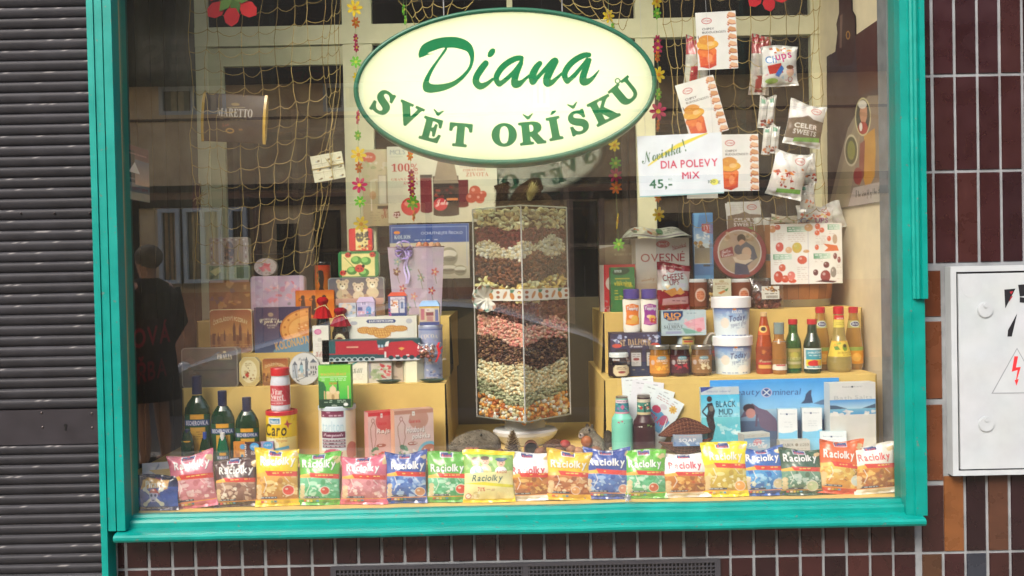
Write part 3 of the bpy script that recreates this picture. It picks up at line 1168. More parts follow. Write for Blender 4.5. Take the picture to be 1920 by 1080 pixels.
# passer-by mirrored at the left
px_ = P(287, 850, 4.55)
pt = thing('person', 'grey haired person in a dark coat standing on the pavement, mirrored at the left', 'person', (px_.x, -4.55, 0), (0, 0, R(-62)))
me = bpy.data.meshes.new('body')
JV = [((0, 0, .95), .15), ((0, 0, 1.15), .14), ((0, 0, 1.33), .165), ((0, 0, 1.47), .07), ((0, -.01, 1.54), .06), ((0, -.02, 1.63), .098), ((0, -.02, 1.70), .075),
      ((.19, 0, 1.40), .075), ((.25, .04, 1.15), .055), ((.23, -.10, .95), .042), ((.22, -.15, .87), .035),
      ((-.19, 0, 1.40), .075), ((-.25, .02, 1.15), .055), ((-.18, -.16, 1.02), .042), ((-.12, -.22, 1.03), .035),
      ((.09, 0, .85), .10), ((.10, -.01, .50), .06), ((.10, .02, .28), .056), ((.10, .03, .09), .036), ((.11, -.12, .035), .03),
      ((-.09, 0, .85), .10), ((-.10, -.01, .50), .06), ((-.10, .02, .28), .056), ((-.10, .03, .09), .036), ((-.11, -.12, .035), .03)]
JE = [(0, 1), (1, 2), (2, 3), (3, 4), (4, 5), (5, 6), (2, 7), (7, 8), (8, 9), (9, 10), (2, 11), (11, 12), (12, 13), (13, 14), (0, 15), (15, 16), (16, 17), (17, 18), (18, 19),
      (0, 20), (20, 21), (21, 22), (22, 23), (23, 24)]
me.from_pydata([v for v, r in JV], JE, [])
bo = bpy.data.objects.new('body', me)
COL.objects.link(bo)
bo.parent = pt
md = bo.modifiers.new('skin', 'SKIN')
for sv, (v, r) in zip(me.skin_vertices[0].data, JV):
    sv.radius = (r, r)
me.skin_vertices[0].data[0].use_root = True
sb = bo.modifiers.new('smooth', 'SUBSURF')
sb.levels = sb.render_levels = 1
ms, t, b = material('skin')
setp(b, Roughness=.6)
b.inputs['Base Color'].default_value = (.36, .2, .14, 1)
me.materials.append(ms)
m = M()
m.lathe([(.23, .55, '#131318'), (.21, .8, '#131318'), (.19, 1.0, '#15151a'), (.215, 1.25, '#15151a'), (.23, 1.38, '#15151a'), (.14, 1.47, '#15151a'), (.08, 1.5, '#15151a')], 20, 1.05, .85, 'cloth')
m.build('coat', pt)
for s in (1, -1):
    m = M()
    a_ = [v for v, r in (JV[7:10] if s > 0 else JV[11:14])]
    m.tube(a_, [.1, .082, .068], '#15151a', 'cloth', 10)
    m.build('sleeve', pt)
m = M()
m.ball((0, .012, 1.665), (.1, .115, .098), '#6b665f', 'fur', nu=14, nv=10)
m.build('hair', pt)
for s in (1, -1):
    m = M()
    m.ball((s * .105, -.05, .04), (.05, .14, .045), '#0d0d0f', 'cloth')
    m.build('shoe', pt)

# ------------------------------------------------------------------ goods: builders
ZR = 0.845                                     # low riser behind the row of bags


def spot(x0, yt, x1, yb, Y, zb=None):
    xc = (x0 + x1) / 2
    if zb is None:
        zb = P(xc, yb, Y).z
    return P(xc, (yt + yb) / 2, Y).x, (x1 - x0) * sc(Y), P(xc, yt, Y).z - zb, zb


def carton(name, label, cat, x0, yt, x1, yb, Y, zb, d, art, side='#d8d4c8', rz=0, tilt=0, group=None, mat='card', topc=None):
    """Straight-sided pack whose front carries a print."""
    x, w, h, zb = spot(x0, yt, x1, yb, Y, zb)
    m = M()
    m.box(-w / 2, w / 2, 0, d, 0, h, side, mat, 'f' if topc is None else 'ft')
    if topc:
        m.add([(-w / 2, 0, h), (w / 2, 0, h), (w / 2, d, h), (-w / 2, d, h)], [(0, 1, 2, 3)], topc, mat)
    if isinstance(art, str):
        m.add([(-w / 2, 0, 0), (w / 2, 0, 0), (w / 2, 0, h), (-w / 2, 0, h)], [(0, 1, 2, 3)], art, mat)
    else:
        m.face(art, -w / 2, w / 2, 0, h, 0, mat)
    return tag(m.build(name, None, (x, Y, zb), (R(-tilt), 0, R(rz))), label, cat, group)


def gift_tin(label, x0, yt, x1, yb, Y, zb, d, art, rim, rad=.012, group=None, rz=0, tilt=0, out=None, name='gift_tin', mat='tin', cat='tin'):
    """Shallow tin standing on edge: rounded body and a printed lid."""
    x, w, h, zb = spot(x0, yt, x1, yb, Y, zb)
    t = thing(name, label, cat, (x, Y, zb), (R(-tilt), 0, R(rz)), group)
    o = rrect(w, 0, h, min(rad, w * .45, h * .45)) if out is None else [(a * w / 2, h / 2 + b * h / 2) for a, b in out]
    m = M()
    m.prism([(a * .97, h / 2 + (b - h / 2) * .97) for a, b in o], d * .3, d, rim, mat)
    m.build('body', t)
    m = M()
    m.prism(o, .001, d * .34, rim, mat)
    m.prism([(a * .985, h / 2 + (b - h / 2) * .985) for a, b in o], 0, .0012, rim, mat)
    oi = [(a * .965, h / 2 + (b - h / 2) * .965) for a, b in o]
    m.face(art, -w / 2, w / 2, 0, h, -.0006, mat, inside(art, oi, -w / 2, w / 2, 0, h))
    m.build('lid', t)
    return t


def pouch(name, label, cat, x0, yt, x1, yb, Y, zb, art, T=.028, lean=8, seed=1, back='#c9c9c9', group=None, roll=0, ears=.012, rz=0, mat='foil'):
    """Pillow bag with a crimped seal at top and bottom."""
    x, w, h, zb = spot(x0, yt, x1, yb, Y, zb)
    r = np.random.RandomState(seed)
    ph = r.uniform(0, 6, 8)
    c1, c2, sag = r.uniform(-ears, ears), r.uniform(-ears, ears), r.uniform(.0, .05)

    def shape(u, v, s):
        e = np.sin(np.pi * np.clip((v - .05) / .9, 0, 1)) ** .55
        b = T * s * (np.clip(np.sin(np.pi * u), 0, 1) ** .62) * e
        X = (u - .5) * w * (1.03 - .085 * e)
        q = np.clip(1 - np.abs(v - .07) / .2, 0, 1) ** 2 + np.clip(1 - np.abs(v - .95) / .17, 0, 1) ** 2
        b = b + s * q * .0032 * np.sin(u * 23 + ph[0]) + s * .0022 * e * np.sin(u * 7 + v * 11 + ph[1]) * np.sin(v * 9 - u * 5 + ph[2])
        b = b + s * .0016 * e * np.abs(np.sin(u * 13 - v * 8 + ph[3]))
        cor = (1 - v) ** 5
        yy = -b + cor * (c1 * (1 - u) ** 3 + c2 * u ** 3) + .006 * np.sin(u * 5 + ph[4]) * (v > .9) * (v - .9) * 10
        Z = h * (1 - v) - sag * h * np.sin(np.pi * u) ** 2 * np.clip(1 - v * 3, 0, 1) + .006 * np.sin(u * 4 + ph[5]) * np.clip(1 - v * 5, 0, 1)
        return X, yy, Z
    m = M()
    m.sheet(art, lambda u, v: shape(u, v, 1), mat)
    u, v = np.meshgrid(np.linspace(0, 1, 12), np.linspace(0, 1, 16))
    X, Y_, Z = shape(u, v, -.7)
    m.grid(X, Y_ + .0005, Z, lin(back), mat, True, flip=True)
    return tag(m.build(name, None, (x, Y, zb), (R(-lean), R(roll), R(rz))), label, cat, group)


def jar(name, label, cat, x0, yt, x1, yb, Y, zb, col, lidc, lidh, art=None, la=None, group=None, mat='glass', lidmat='metal', neck=.86, hexa=False):
    """Glass jar: filled body, screw lid, wrap-round label between photo rows la."""
    x, w, h, zb = spot(x0, yt, x1, yb, Y, zb)
    r, k = w / 2, h / (yb - yt)
    t = thing(name, label, cat, (x, Y + r, zb), (0, 0, 0), group)
    H = h - lidh * k
    sg = 8 if hexa else 28
    m = M()
    m.lathe([(r * .86, 0, col), (r * .97, .006, col), (r, .014, col), (r, H * .72, col), (r * .97, H * .82, col), (r * neck, H * .93, col), (r * neck * .98, H, col)], sg, mat=mat, smooth=not hexa)
    m.build('body', t)
    m = M()
    q = r * min(1, neck + .06)
    m.lathe([(q, H - .002, lidc), (q, h - .003, lidc), (q * .96, h, lidc)], 28, mat=lidmat)
    m.build('lid', t)
    if art is not None:
        m = M()
        m.wrap(art, r + .0006, r + .0006, (yb - la[1]) * k, (yb - la[0]) * k)
        m.build('label', t)
    return t


def bottle(name, label, cat, x0, yt, x1, yb, Y, zb, prof, col, cap, capy, art=None, la=None, group=None, sy=1.0, mat='glass', capmat='plastic', neckart=None, na=None, liquid=None):
    """Bottle of revolution (flattened by sy). prof: (half-width fraction, photo row) from the bottom up."""
    x, w, h, zb = spot(x0, yt, x1, yb, Y, zb)
    r, k = w / 2, h / (yb - yt)
    t = thing(name, label, cat, (x, Y + r * sy, zb), (0, 0, 0), group)
    m = M()
    pr = [(f * r, (yb - y) * k, col if liquid is None or y < liquid[1] else liquid[0]) for f, y in prof]
    m.lathe(pr, 28, 1, sy, mat=mat)
    m.build('body', t)
    m = M()
    cr = cap[1] * r
    m.lathe([(cr, (yb - capy) * k, cap[0]), (cr, h - .002, cap[0]), (cr * .9, h, cap[0])], 20, 1, max(sy, .9 if sy < 1 else 1), mat=capmat)
    m.build('cap', t)

    def rad(y):
        ys = [p[1] for p in prof][::-1]
        return np.interp(y, ys, [p[0] for p in prof][::-1]) * r + .0008
    for nm, a_, l_ in (('label', art, la), ('neck_label', neckart, na)):
        if a_ is not None:
            m = M()
            m.wrap(a_, rad(l_[1]), rad(l_[0]), (yb - l_[1]) * k, (yb - l_[0]) * k, 90, 1, sy)
            m.build(nm, t)
    return t


def can(name, label, cat, x0, yt, x1, yb, Y, zb, art, lidc, lidh, col, group=None, taper=1.0, over=1.03, lidmat='plastic', mat='tin', lidname='lid'):
    x, w, h, zb = spot(x0, yt, x1, yb, Y, zb)
    r, k = w / 2 / over, h / (yb - yt)
    t = thing(name, label, cat, (x, Y + r, zb), (0, 0, 0), group)
    H = h - lidh * k
    m = M()
    m.lathe([(r * taper, 0, col), (r, H, col)], 32, mat=mat)
    m.wrap(art, r * taper + .0006, r + .0006, .001, H, mat=mat)
    m.build('body', t)
    m = M()
    m.lathe([(r * over, H, lidc), (r * over, h - .003, lidc), (r * over * .97, h, lidc), (r * over * .9, h, lidc), (r * over * .88, h - .004, lidc)], 32, mat=lidmat)
    m.build(lidname, t)
    return t


step('low yellow paper riser along the window, hidden behind the row of snack bags', -1.29, 1.3, .155, ZF, ZR, 6)
COL.objects[-1].scale = (1, 1, 1)


# ------------------------------------------------------------------ the row of snack bags along the pane
def puffs(a, x0, y0, x1, y1, kind):
    """Photograph part of a bag front: friends at a table, or a heap of crackers."""
    w, h = x1 - x0, y1 - y0
    yy = y0 + h * .46
    lo, mi, hi, hot = kind
    a.grad(x0, yy, x1, y1 - h * .12, mi, lo)
    a.blobs(30, x0 + 3, yy + 3, x1 - 3, y1 - h * .16, [lo, mi, hi], 3, 9, .75)
    a.blobs(16, x0 + 3, yy + h * .14, x1 - 3, y1 - h * .16, [hi, hot], 2, 6, .8)
    a.ell(x0 + w * .62, yy + h * .1, 5, 6, lo, .8)
    a.ell(x0 + w * .36, yy + h * .12, 9, 4, hi, .8)
    a.line([(x0 + w * .22, yy + 2), (x0 + w * .28, yy + h * .16), (x0 + w * .2, yy + h * .3)], 1.4, '#e9e4da', .8)
    a.line([(x0 + w * .72, yy + 4), (x0 + w * .82, yy + h * .13)], 1.2, '#e9e4da', .7)


def racio(x0, y0, x1, y1, base, kind, title='#f1f0ea', band='#d5372f', shadow='#20304a', fruit=None, chips=True, tx=0, tw=.82, ty=.13, th=.2, bottom=None, topc=None, cr='#d3ba8c'):
    w, h = x1 - x0, y1 - y0
    a = Art(x0, y0, x1, y1, base, .95)
    if topc:
        a.rect(x0, y0, x1, y0 + h * .42, topc)
    a.mottle(.09, 7)
    puffs(a, x0, y0, x1, y1, kind)
    a.rect(x0 + w * .32, y0 + h * .015, x0 + w * .62, y0 + h * .115, '#e2e4ea')
    a.rect(x0 + w * .335, y0 + h * .022, x0 + w * .605, y0 + h * .105, '#1d4583')
    a.text('Racio', x0 + w * .36, y0 + h * .055, w * .22, h * .05, '#d8523f', 'b')
    a.blobs(3, x0 + w * .88, y0 + h * .08, x0 + w * .97, y0 + h * .16, [cr], 5, 8, .9)
    bx = x0 + w * (.075 + tx * .8)
    by = y0 + h * ty
    a.text('Raciolky', bx, by, w * tw, h * th, title, 'b', sh=shadow)
    yb = y0 + h * (.395 if ty < .2 else .43)
    a.poly([(x0, yb + 4), (x0 + w * .3, yb - 1), (x1, yb + 3), (x1, yb + h * .085 + 2), (x0 + w * .32, yb + h * .075), (x0, yb + h * .085)], '#e8b04a')
    a.poly([(x0 + w * .24, yb - 2), (x1, yb + 2), (x1, yb + h * .08 + 3), (x0 + w * .3, yb + h * .07)], band)
    a.small(x0 + w * .42, yb + h * .022, x1 - w * .12, 1, 3, '#f3d36a', .9, 2)
    yq = y1 - h * .17
    a.rect(x0 + w * .1, yq, x0 + w * .52, yq + h * .035, '#22314f')
    a.small(x0 + w * .13, yq + 1, x0 + w * .5, 1, 3, '#d9e2e6', .7, 1.4)
    a.rect(x0, yq + h * .045, x1, y1, bottom or base)
    a.rect(x0, yq + h * .045, x1, yq + h * .06, '#e39a3b')
    if chips:
        for i in range(5):
            a.rect(x0 + w * (.14 + i * .075), yq + h * .07, x0 + w * (.2 + i * .075), yq + h * .105, ['#d8524a', '#e8d9c4', '#e2c654', '#8fb55a', '#4d9ed0'][i])
    if fruit:
        fx, fy, fr, fc = fruit
        cx, cy = x0 + w * fx, y0 + h * fy
        a.ell(cx, cy, fr + 1.2, fr + 1, '#e9d9c8', .8)
        a.ell(cx, cy, fr, fr * .92, fc)
        a.ell(cx - fr * .3, cy - fr * .3, fr * .3, fr * .22, '#f4e2c8', .7)
    for k in range(3):
        a.ell(x0 + w * .09, y0 + h * (.66 + .08 * k), w * .07, h * .05, cr, .8)
    for yy in (y0 + 1, y0 + 3, y1 - 2):
        a.line([(x0, yy), (x1, yy)], .5, '#e6e2d6', .35)
    return a


GREEN = ('#2f9a5c', '#77c9a0', '#c2e8cf', '#e3e9dc')
PINKK = ('#b5676e', '#dd97a0', '#e9c8c5', '#f1d9d0')
BLUES = ('#254f9e', '#5d89cd', '#a9c6e8', '#d8e2ee')
GOLD = ('#a5691f', '#d9a648', '#e9cf8c', '#f1e0b8')
BROWNK = ('#6a4038', '#a9806b', '#d6b9a0', '#e9e0cc')
AMBER = ('#8a4a1c', '#c9812f', '#e4b765', '#b5481f')
DGREEN = ('#2f5b46', '#6d9c86', '#b9c9c0', '#d9e6d3')
ORANGEK = ('#c7842c', '#e6cb6a', '#e9e2a4', '#6b5040')
BG = 'bags of rice crackers in a row along the pane'
rows = [
    ('pink bag of rice crackers with white title, tilted, second from the left end', 322, 849, 408, 958, '#cc6f86', dict(kind=PINKK, tx=.08, tw=.8, bottom='#cf7088'), 7, 7, -.003),
    ('dark brown bag of rice crackers with white title and chocolate picture', 402, 862, 482, 959, '#4a2c2c', dict(kind=BROWNK, tx=.06, ty=.15, bottom='#3e2626'), 2, 3, .004),
    ('yellow bag of rice crackers with mango slice picture, beside the dark brown bag', 478, 842, 560, 958, '#e8c91c', dict(kind=GOLD, fruit=(.79, .73, 10, '#d8392a'), shadow='#8a7a2a', tx=.06), 1, 4, 0),
    ('green bag of rice crackers with red apple picture, right of the mango yellow bag', 558, 850, 637, 956, '#59ae38', dict(kind=GREEN, fruit=(.66, .72, 8, '#cf4630')), -1, 5, .004),
    ('pink bag of rice crackers with white title, upright, left of the first blue bag', 637, 855, 726, 960, '#d0647f', dict(kind=PINKK, ty=.17, tx=.05, tw=.72), -1, 6, 0),
    ('dark blue bag of rice crackers with white title, top folded open, left of centre', 722, 847, 800, 958, '#2c4f9c', dict(kind=BLUES, ty=.19, tx=.08, fruit=(.85, .78, 9, '#c98a5e'), bottom='#27468e'), 0, 7, .003),
    ('green bag of rice crackers with apple, left of the pale yellow bag with children', 800, 848, 880, 957, '#5aa83a', dict(kind=GREEN, ty=.24, fruit=(.82, .74, 10, '#d3452c')), 0, 8, .005),
    ('white bag of crackers with red title and herb sticker, beside the pale yellow bag', 953, 849, 1033, 953, '#e7e6e4', dict(kind=AMBER, title='#c9223c', shadow='#d9a0a0', ty=.29, topc='#e6e6e8', chips=False), 1, 9, .004),
    ('yellow and brown bag of rice crackers with butter biscuits, right of centre', 1022, 845, 1107, 950, '#e3b92c', dict(kind=('#8a3f1c', '#c77c45', '#e6bd86', '#f1d9b4'), ty=.2, shadow='#8a6a20', fruit=(.66, .8, 8, '#d89a58')), -3, 10, 0),
    ('dark blue bag of rice crackers with grey star pinned below its corner', 1093, 840, 1181, 950, '#2b4b9a', dict(kind=BLUES, ty=.2, fruit=(.86, .8, 9, '#cf8f74')), -2, 11, .004),
    ('green bag of rice crackers with apple and cinnamon, right of the starred blue bag', 1172, 845, 1250, 945, '#5bb02f', dict(kind=GREEN, ty=.2, fruit=(.68, .77, 9, '#cf5a2c')), 0, 12, 0),
    ('white bag of rice crackers with faded red title, folded top, in front of wicker shell', 1243, 850, 1332, 945, '#e6e4e0', dict(kind=AMBER, title='#c8344a', shadow='#d9b0b0', ty=.2, chips=False, topc='#e3e2e0', tx=.06, tw=.72), 1, 13, .004),
    ('bright yellow bag of rice crackers with mango, below the black mud packet', 1317, 829, 1403, 944, '#e9d50f', dict(kind=('#b09028', '#d9c250', '#e9e0a0', '#f3e9c4'), shadow='#8f8a3a', ty=.18, tx=.1, tw=.74, fruit=(.82, .8, 10, '#e8a24a')), 0, 14, 0),
    ('bright blue bag of rice crackers with star shaped crackers beside the dark green one', 1394, 838, 1472, 944, '#2560b0', dict(kind=('#1f5fb0', '#4fa3dc', '#a6d4ee', '#d9d9b8'), ty=.14, fruit=(.85, .76, 10, '#d8c9a0'), bottom='#1d3f86'), 1, 15, .004),
    ('dark green bag of rice crackers with lime slices beside the blue bag', 1463, 842, 1543, 945, '#24533f', dict(kind=DGREEN, ty=.12, fruit=(.74, .8, 11, '#b9c9a0'), bottom='#234b39'), 0, 16, 0),
    ('orange bag of rice crackers with raised corner and cheese picture', 1532, 824, 1616, 943, '#d9602c', dict(kind=ORANGEK, ty=.2, tw=.7, fruit=(.85, .74, 11, '#c9d6d0'), bottom='#cf3f22', shadow='#8a5030'), -5, 17, .004),
    ('white bag of rice crackers with red title in the right hand corner of the window', 1602, 834, 1686, 940, '#e6e2da', dict(kind=AMBER, title='#d5303c', shadow='#e0b0a8', ty=.17, topc='#e6e2dc', tx=.08, tw=.74, chips=False), 4, 18, 0),
]
for lab, x0, y0, x1, y1, base, kw, roll, seed, dy in rows:
    a = racio(x0, y0, x1, y1, base, **kw)
    pouch('snack_bag', lab, 'snack bag', x0, y0, x1, y1, .085 + dy, ZF + .002, a, .026, 9, seed, base, BG, roll * -1, .016)
# pale yellow bag with children
x0, y0, x1, y1 = 868, 846, 965, 955
a = Art(x0, y0, x1, y1, '#e9dd9a', .95)
a.rect(x0, y0, x1, y0 + 9, '#e6cf1c').rect(x0, y0 + 9, x1, 897, '#86b552').blobs(14, x0, 858, x1, 895, ['#5f9a48', '#a9c878', '#77a85a'], 4, 9, .8)
for cx, cy, c, h in ((892, 870, '#e2b090', '#6a4a35'), (910, 868, '#d9a686', '#5a4030'), (941, 872, '#e6bd9c', '#3d5878')):
    a.ell(cx, cy + 20, 12, 13, ['#c9e0e8', '#e3c27c', '#e9f1f0'][[892, 910, 941].index(cx)]).ell(cx, cy, 8, 9, c).ell(cx, cy - 6, 9, 4, h)
    a.ell(cx - 3, cy, 1, 1, '#3a2a22').ell(cx + 3, cy, 1, 1, '#3a2a22').ell(cx, cy + 4, 3, 1, '#b05a4a')
a.ell(941, 864, 12, 3, '#44607e').ell(898, 887, 9, 9, '#8fb7c8', .8)
a.poly([(x0, 893), (x1, 889), (x1, 920), (x0, 914)], '#e9e0a2').text('RACIO', 933, 888, 20, 6, '#c2352b', 'b')
a.text('Raciolky', 883, 896, 62, 18, '#2a5d5c', 'b', shear=.25).poly([(x0, 914), (x0 + 40, 911), (x1, 919), (x1, 925), (x0 + 40, 918)], '#d9d02a')
a.text('70%', 895, 922, 14, 9, '#c2452f', 'b').small(912, 923, 930, 3, 3, '#b07a50').blobs(12, 872, 925, 900, 945, ['#d9cc96', '#c9b87c', '#e9e6c0'], 4, 8, .9)
a.ring(877, 941, 6, 6, 1.5, '#c9584a', '#e9e8da').line([(873, 945), (881, 937)], 1.2, '#c9584a').rect(x0, 947, x1, y1, '#e2cf2a').mottle(.07)
pouch('snack_bag', 'pale yellow bag of crackers with three children pictured and a green title', 'snack bag', x0, y0, x1, y1, .075, ZF + .002, a, .03, 9, 19, '#e2cf2a', BG, 0)
# pirates
x0, y0, x1, y1 = 250, 893, 334, 958
a = Art(x0, y0, x1, y1, '#1c2a52', .95)
a.grad(x0, 915, x1, 952, '#24448f', '#1d52a8').rect(x0, 893, x1, 905, '#1b2440').rect(288, 896, 303, 903, '#3a4468').text('Racio', 289, 898, 13, 4, '#b0484a', 'b')
a.poly([(266, 902), (276, 898), (300, 902), (316, 901), (316, 918), (306, 921), (300, 915), (275, 917), (262, 918)], '#d0a050')
a.text('Pirates...', 271, 903, 44, 13, '#e9e9dc', 's', sh='#3a2a20')
for p in (((271, 918), (305, 946)), ((305, 919), (273, 946))):
    a.line(p, 5, '#d9d8c6')
    for q in p:
        a.ell(q[0], q[1], 4.5, 4, '#d9d8c6')
a.ell(289, 929, 9, 9.5, '#a9b0cf').rect(284, 934, 294, 942, '#a9b0cf').ell(285, 930, 2.4, 2.8, '#22305c').ell(293, 930, 2.4, 2.8, '#22305c').poly([(280, 925), (284, 918), (292, 917), (299, 923), (302, 932), (298, 926)], '#a84a40')
a.ell(289, 939, 3, 1.2, '#2a3564').small(275, 953, 325, 1, 2, '#c9c9e0', .8, 1.2).rect(x0, 951, x1, 953, '#16204a').mottle(.12)
pouch('snack_bag', 'small dark blue bag with skull and crossbones at the left end of the row', 'snack bag', x0, y0, x1, y1, .06, ZF + .002, a, .02, 12, 21, '#1c2a52', BG, 0)
# folded packet lying behind it
a = Art(268, 866, 318, 896, '#d6d4cf', .8).line([(270, 890), (300, 868)], 2, '#7d8a96').mottle(.1)
carton('folded_packet', 'white folded paper packet leaning in the lower left corner behind the pirate bag', 'packet', 268, 864, 316, 900, .12, ZF + .04, .03, a, '#c9c9c8', 20, 30)
m = M()
for i in range(9):
    b_ = i * 2 * math.pi / 9
    m.add([(0, -.002, 0), (.008 * math.cos(b_ - .35), 0, .008 * math.sin(b_ - .35)), (.017 * math.cos(b_), -.001, .017 * math.sin(b_)), (.008 * math.cos(b_ + .35), 0, .008 * math.sin(b_ + .35))],
          [(0, 1, 2, 3)], '#b9b9c2', 'metal')
q = P(1177, 948, .03)
tag(m.build('tinsel_star', None, (q.x, .03, ZF + .018), (R(-20), 0, 0)), 'small silver tinsel star on the sill below the blue bag corner', 'star')

# ------------------------------------------------------------------ goods on the left side
BOT = '#123f22'


def herb(label, x0, yt, x1, cap, capw, sh, bands, group='green herb liqueur bottles', Y=.19, col=BOT, capc='#1a2144', yb=862):
    """Flat shouldered green bottle with a blue band and a yellow label."""
    w = x1 - x0
    a = Art(x0, bands[0], x1, yb - 4, '#1a4a2a', 1)
    y0 = bands[0]
    hb = bands[1] - bands[0]
    a.rect(x0 + w * .28, y0, x1 - w * .2, y0 + hb * .42, '#d59a2e')
    a.rect(x0 + 1, y0 + hb * .5, x1 - 1, y0 + hb * 1.0, '#2a4478').text('BECHEROVKA', x0 + w * .1, y0 + hb * .56, w * .84, hb * .38, '#d9d9e2', 'b')
    a.rect(x0 + w * .28, y0 + hb * 1.15, x1 - w * .16, yb - 10, '#cf9f3c').small(x0 + w * .36, y0 + hb * 1.5, x1 - w * .25, 4, 4, '#7a5a20', .7).mottle(.12)
    bottle('liqueur_bottle', label, 'bottle', x0, yt, x1, yb, Y, ZR,
           [(.9, yb), (.98, yb - 3), (1, yb - 8), (1, sh + 12), (.95, sh + 4), (.72, sh - 6), (capw * 1.25, sh - 14), (capw, cap + 2)], col, (capc, capw * 1.05), cap, a, (bands[0], yb - 4), group, .55)


herb('tallest green herb liqueur bottle with navy cap, at the far left of its row', 342, 706, 391, 738, .36, 758, (772, 792), Y=.21)
herb('middle sized green herb liqueur bottle between the tallest and the smallest big one', 392, 734, 437, 759, .36, 774, (789, 806))
herb('smaller green herb liqueur bottle standing left of the yellow coffee can', 438, 746, 483, 770, .36, 782, (798, 813))
herb('miniature green liqueur bottle in front of the tallest one', 337, 806, 362, 815, .34, 821, (822, 833), Y=.165, group='miniature liqueur bottles')
herb('miniature green liqueur bottle with blue cap, second from the left', 371, 811, 394, 821, .3, 833, (836, 846), Y=.165, capc='#2a4a9c', group='miniature liqueur bottles')
herb('miniature emerald bottle with small framed label, right of the other miniatures', 404, 812, 428, 826, .36, 832, (840, 850), Y=.165, col='#0f7a52', capc='#d9d9d6', group='miniature liqueur bottles')

a = Art(438, 828, 460, 868, '#c9822e', 1).text('čokoláda', 441, 834, 8, 30, '#7a3a1a', 'b').ell(455, 836, 5, 4, '#5aa0d0').rect(450, 844, 458, 856, '#e2b36a').ell(454, 851, 3, 4, '#3a7a9c').mottle(.1)
carton('chocolate_bar', 'orange wrapped chocolate bar standing in front of the smaller liqueur bottle', 'chocolate', 438, 828, 460, 868, .162, ZR, .008, a, '#c9822e', group='chocolate bars')
a = Art(458, 829, 488, 868, '#4a2a2e', 1).text('bonjour', 440, 845, 38, 7, '#e4d9d2', 'b', rot=90).ell(477, 836, 9, 6, '#4a9cd4').text('opti', 471, 833, 12, 5, '#e9f0f4', 'i').text('GOFREE', 470, 843, 16, 5, '#e2d2c8', 'b').ring(476, 855, 6, 4, 2, '#7a4a3a', '#4a2a2e')
carton('chocolate_bar', 'dark brown wrapped chocolate bar between the orange and the lilac one', 'chocolate', 459, 829, 488, 868, .158, ZR, .008, a, '#4a2a2e', group='chocolate bars')
a = Art(486, 828, 514, 868, '#a99cc0', 1).grad(486, 840, 514, 868, '#d4b6c6', '#8f86a8').ell(503, 834, 10, 6, '#4a9cd4').text('opti', 496, 831, 13, 5, '#e9f0f4', 'i').mottle(.1)
carton('chocolate_bar', 'lilac wrapped chocolate bar in front of the coffee can', 'chocolate', 487, 828, 513, 868, .163, ZR, .008, a, '#8a6a8a', group='chocolate bars')

a = Art(493, 779, 551, 861, '#e8c51a', 1).grad(493, 815, 551, 861, '#e9d98c', '#cf9a52').ell(508, 828, 15, 12, '#e9e9d6', .8).ell(535, 850, 20, 12, '#d8b07a').ring(528, 848, 14, 9, 3, '#c98f52', '#8a5a30')
a.rect(503, 782, 527, 793, '#e9e9f0').rect(505, 783.5, 525, 791.5, '#2d7fa8').text('Nestlé', 507, 785, 16, 5.5, '#e9f2f2', 'b').text('Caro', 495, 792, 42, 20, '#2a1d22', 'b', shear=.12)
a.poly([(538, 785), (540, 791), (546, 793), (541, 795), (540, 801), (537, 795), (532, 793), (536, 791)], '#b03a44').small(505, 814, 540, 1, 3, '#8a6a40', .7, 1.2).text('Original', 517, 817, 21, 6, '#b8562f').poly([(514, 832), (540, 828), (541, 833), (514, 836)], '#5a9cb8').mottle(.06)
can('coffee_can', 'yellow coffee substitute can with red lid, a sweetener jar standing on it', 'can', 492, 772, 552, 862, .17, ZR, a, '#c42430', 7, '#e3bf1c')
zc_ = P(522, 772, .2).z
a = Art(503, 722, 539, 760, '#c03542', 1).text('Vitar', 509, 729, 19, 11, '#f0e9e6', 's').text('Sweet', 506, 738, 24, 12, '#f0e9e6', 's').rect(505, 751, 534, 752, '#f0e0e0').text('ml.100', 507, 754, 22, 4, '#e9d4d4').rect(503, 722, 539, 723.5, '#e8c4c8')
jar('sweetener_jar', 'clear jar of white sweetener with red lid, on top of the yellow coffee can', 'jar', 503, 691, 540, 773, .178, zc_ + .0005, '#d9d9e2', '#c8242c', 13, a, (722, 760), mat='plastic', lidmat='plastic', neck=.9)

a = Art(592, 771, 662, 862, '#e6d9b8', 1).rect(601, 771, 648, 838, '#d9e6ea').rect(601, 771, 645, 782, '#7a2a4a').small(604, 773, 625, 1, 3, '#c99ab0', .8).small(604, 778, 643, 1, 3, '#d9b6c4', .9, 2)
a.text('tarlton', 603, 788, 41, 18, '#a9c9d8').rect(602, 806, 647, 817, '#6d2648').text('Pomegranate', 605, 808, 38, 8, '#e9d9e6', 'c')
for k in range(3):
    a.rect(603, 819 + k * 5, 647, 823 + k * 5, '#6a3a4c').small(605, 820 + k * 5, 645, 1, 3, '#d9c2cc', .8, 1.6)
a.ell(623, 843, 18, 9, '#c2506a').blobs(26, 608, 836, 640, 850, ['#a8284a', '#e0a0b0', '#c84a68'], 1.5, 3).ell(656, 840, 8, 16, '#c77a6a').blobs(12, 600, 850, 660, 862, ['#d9d0c4', '#c2a0a8', '#a86a70'], 3, 6).mottle(.06)
can('tea_tin', 'cream tea tin with pale lid and pomegranate picture, green tea box on top', 'tin', 591, 763, 663, 862, .165, ZR, a, '#c9d3de', 7, '#e6d9b8')
zt_ = P(627, 763, .2).z
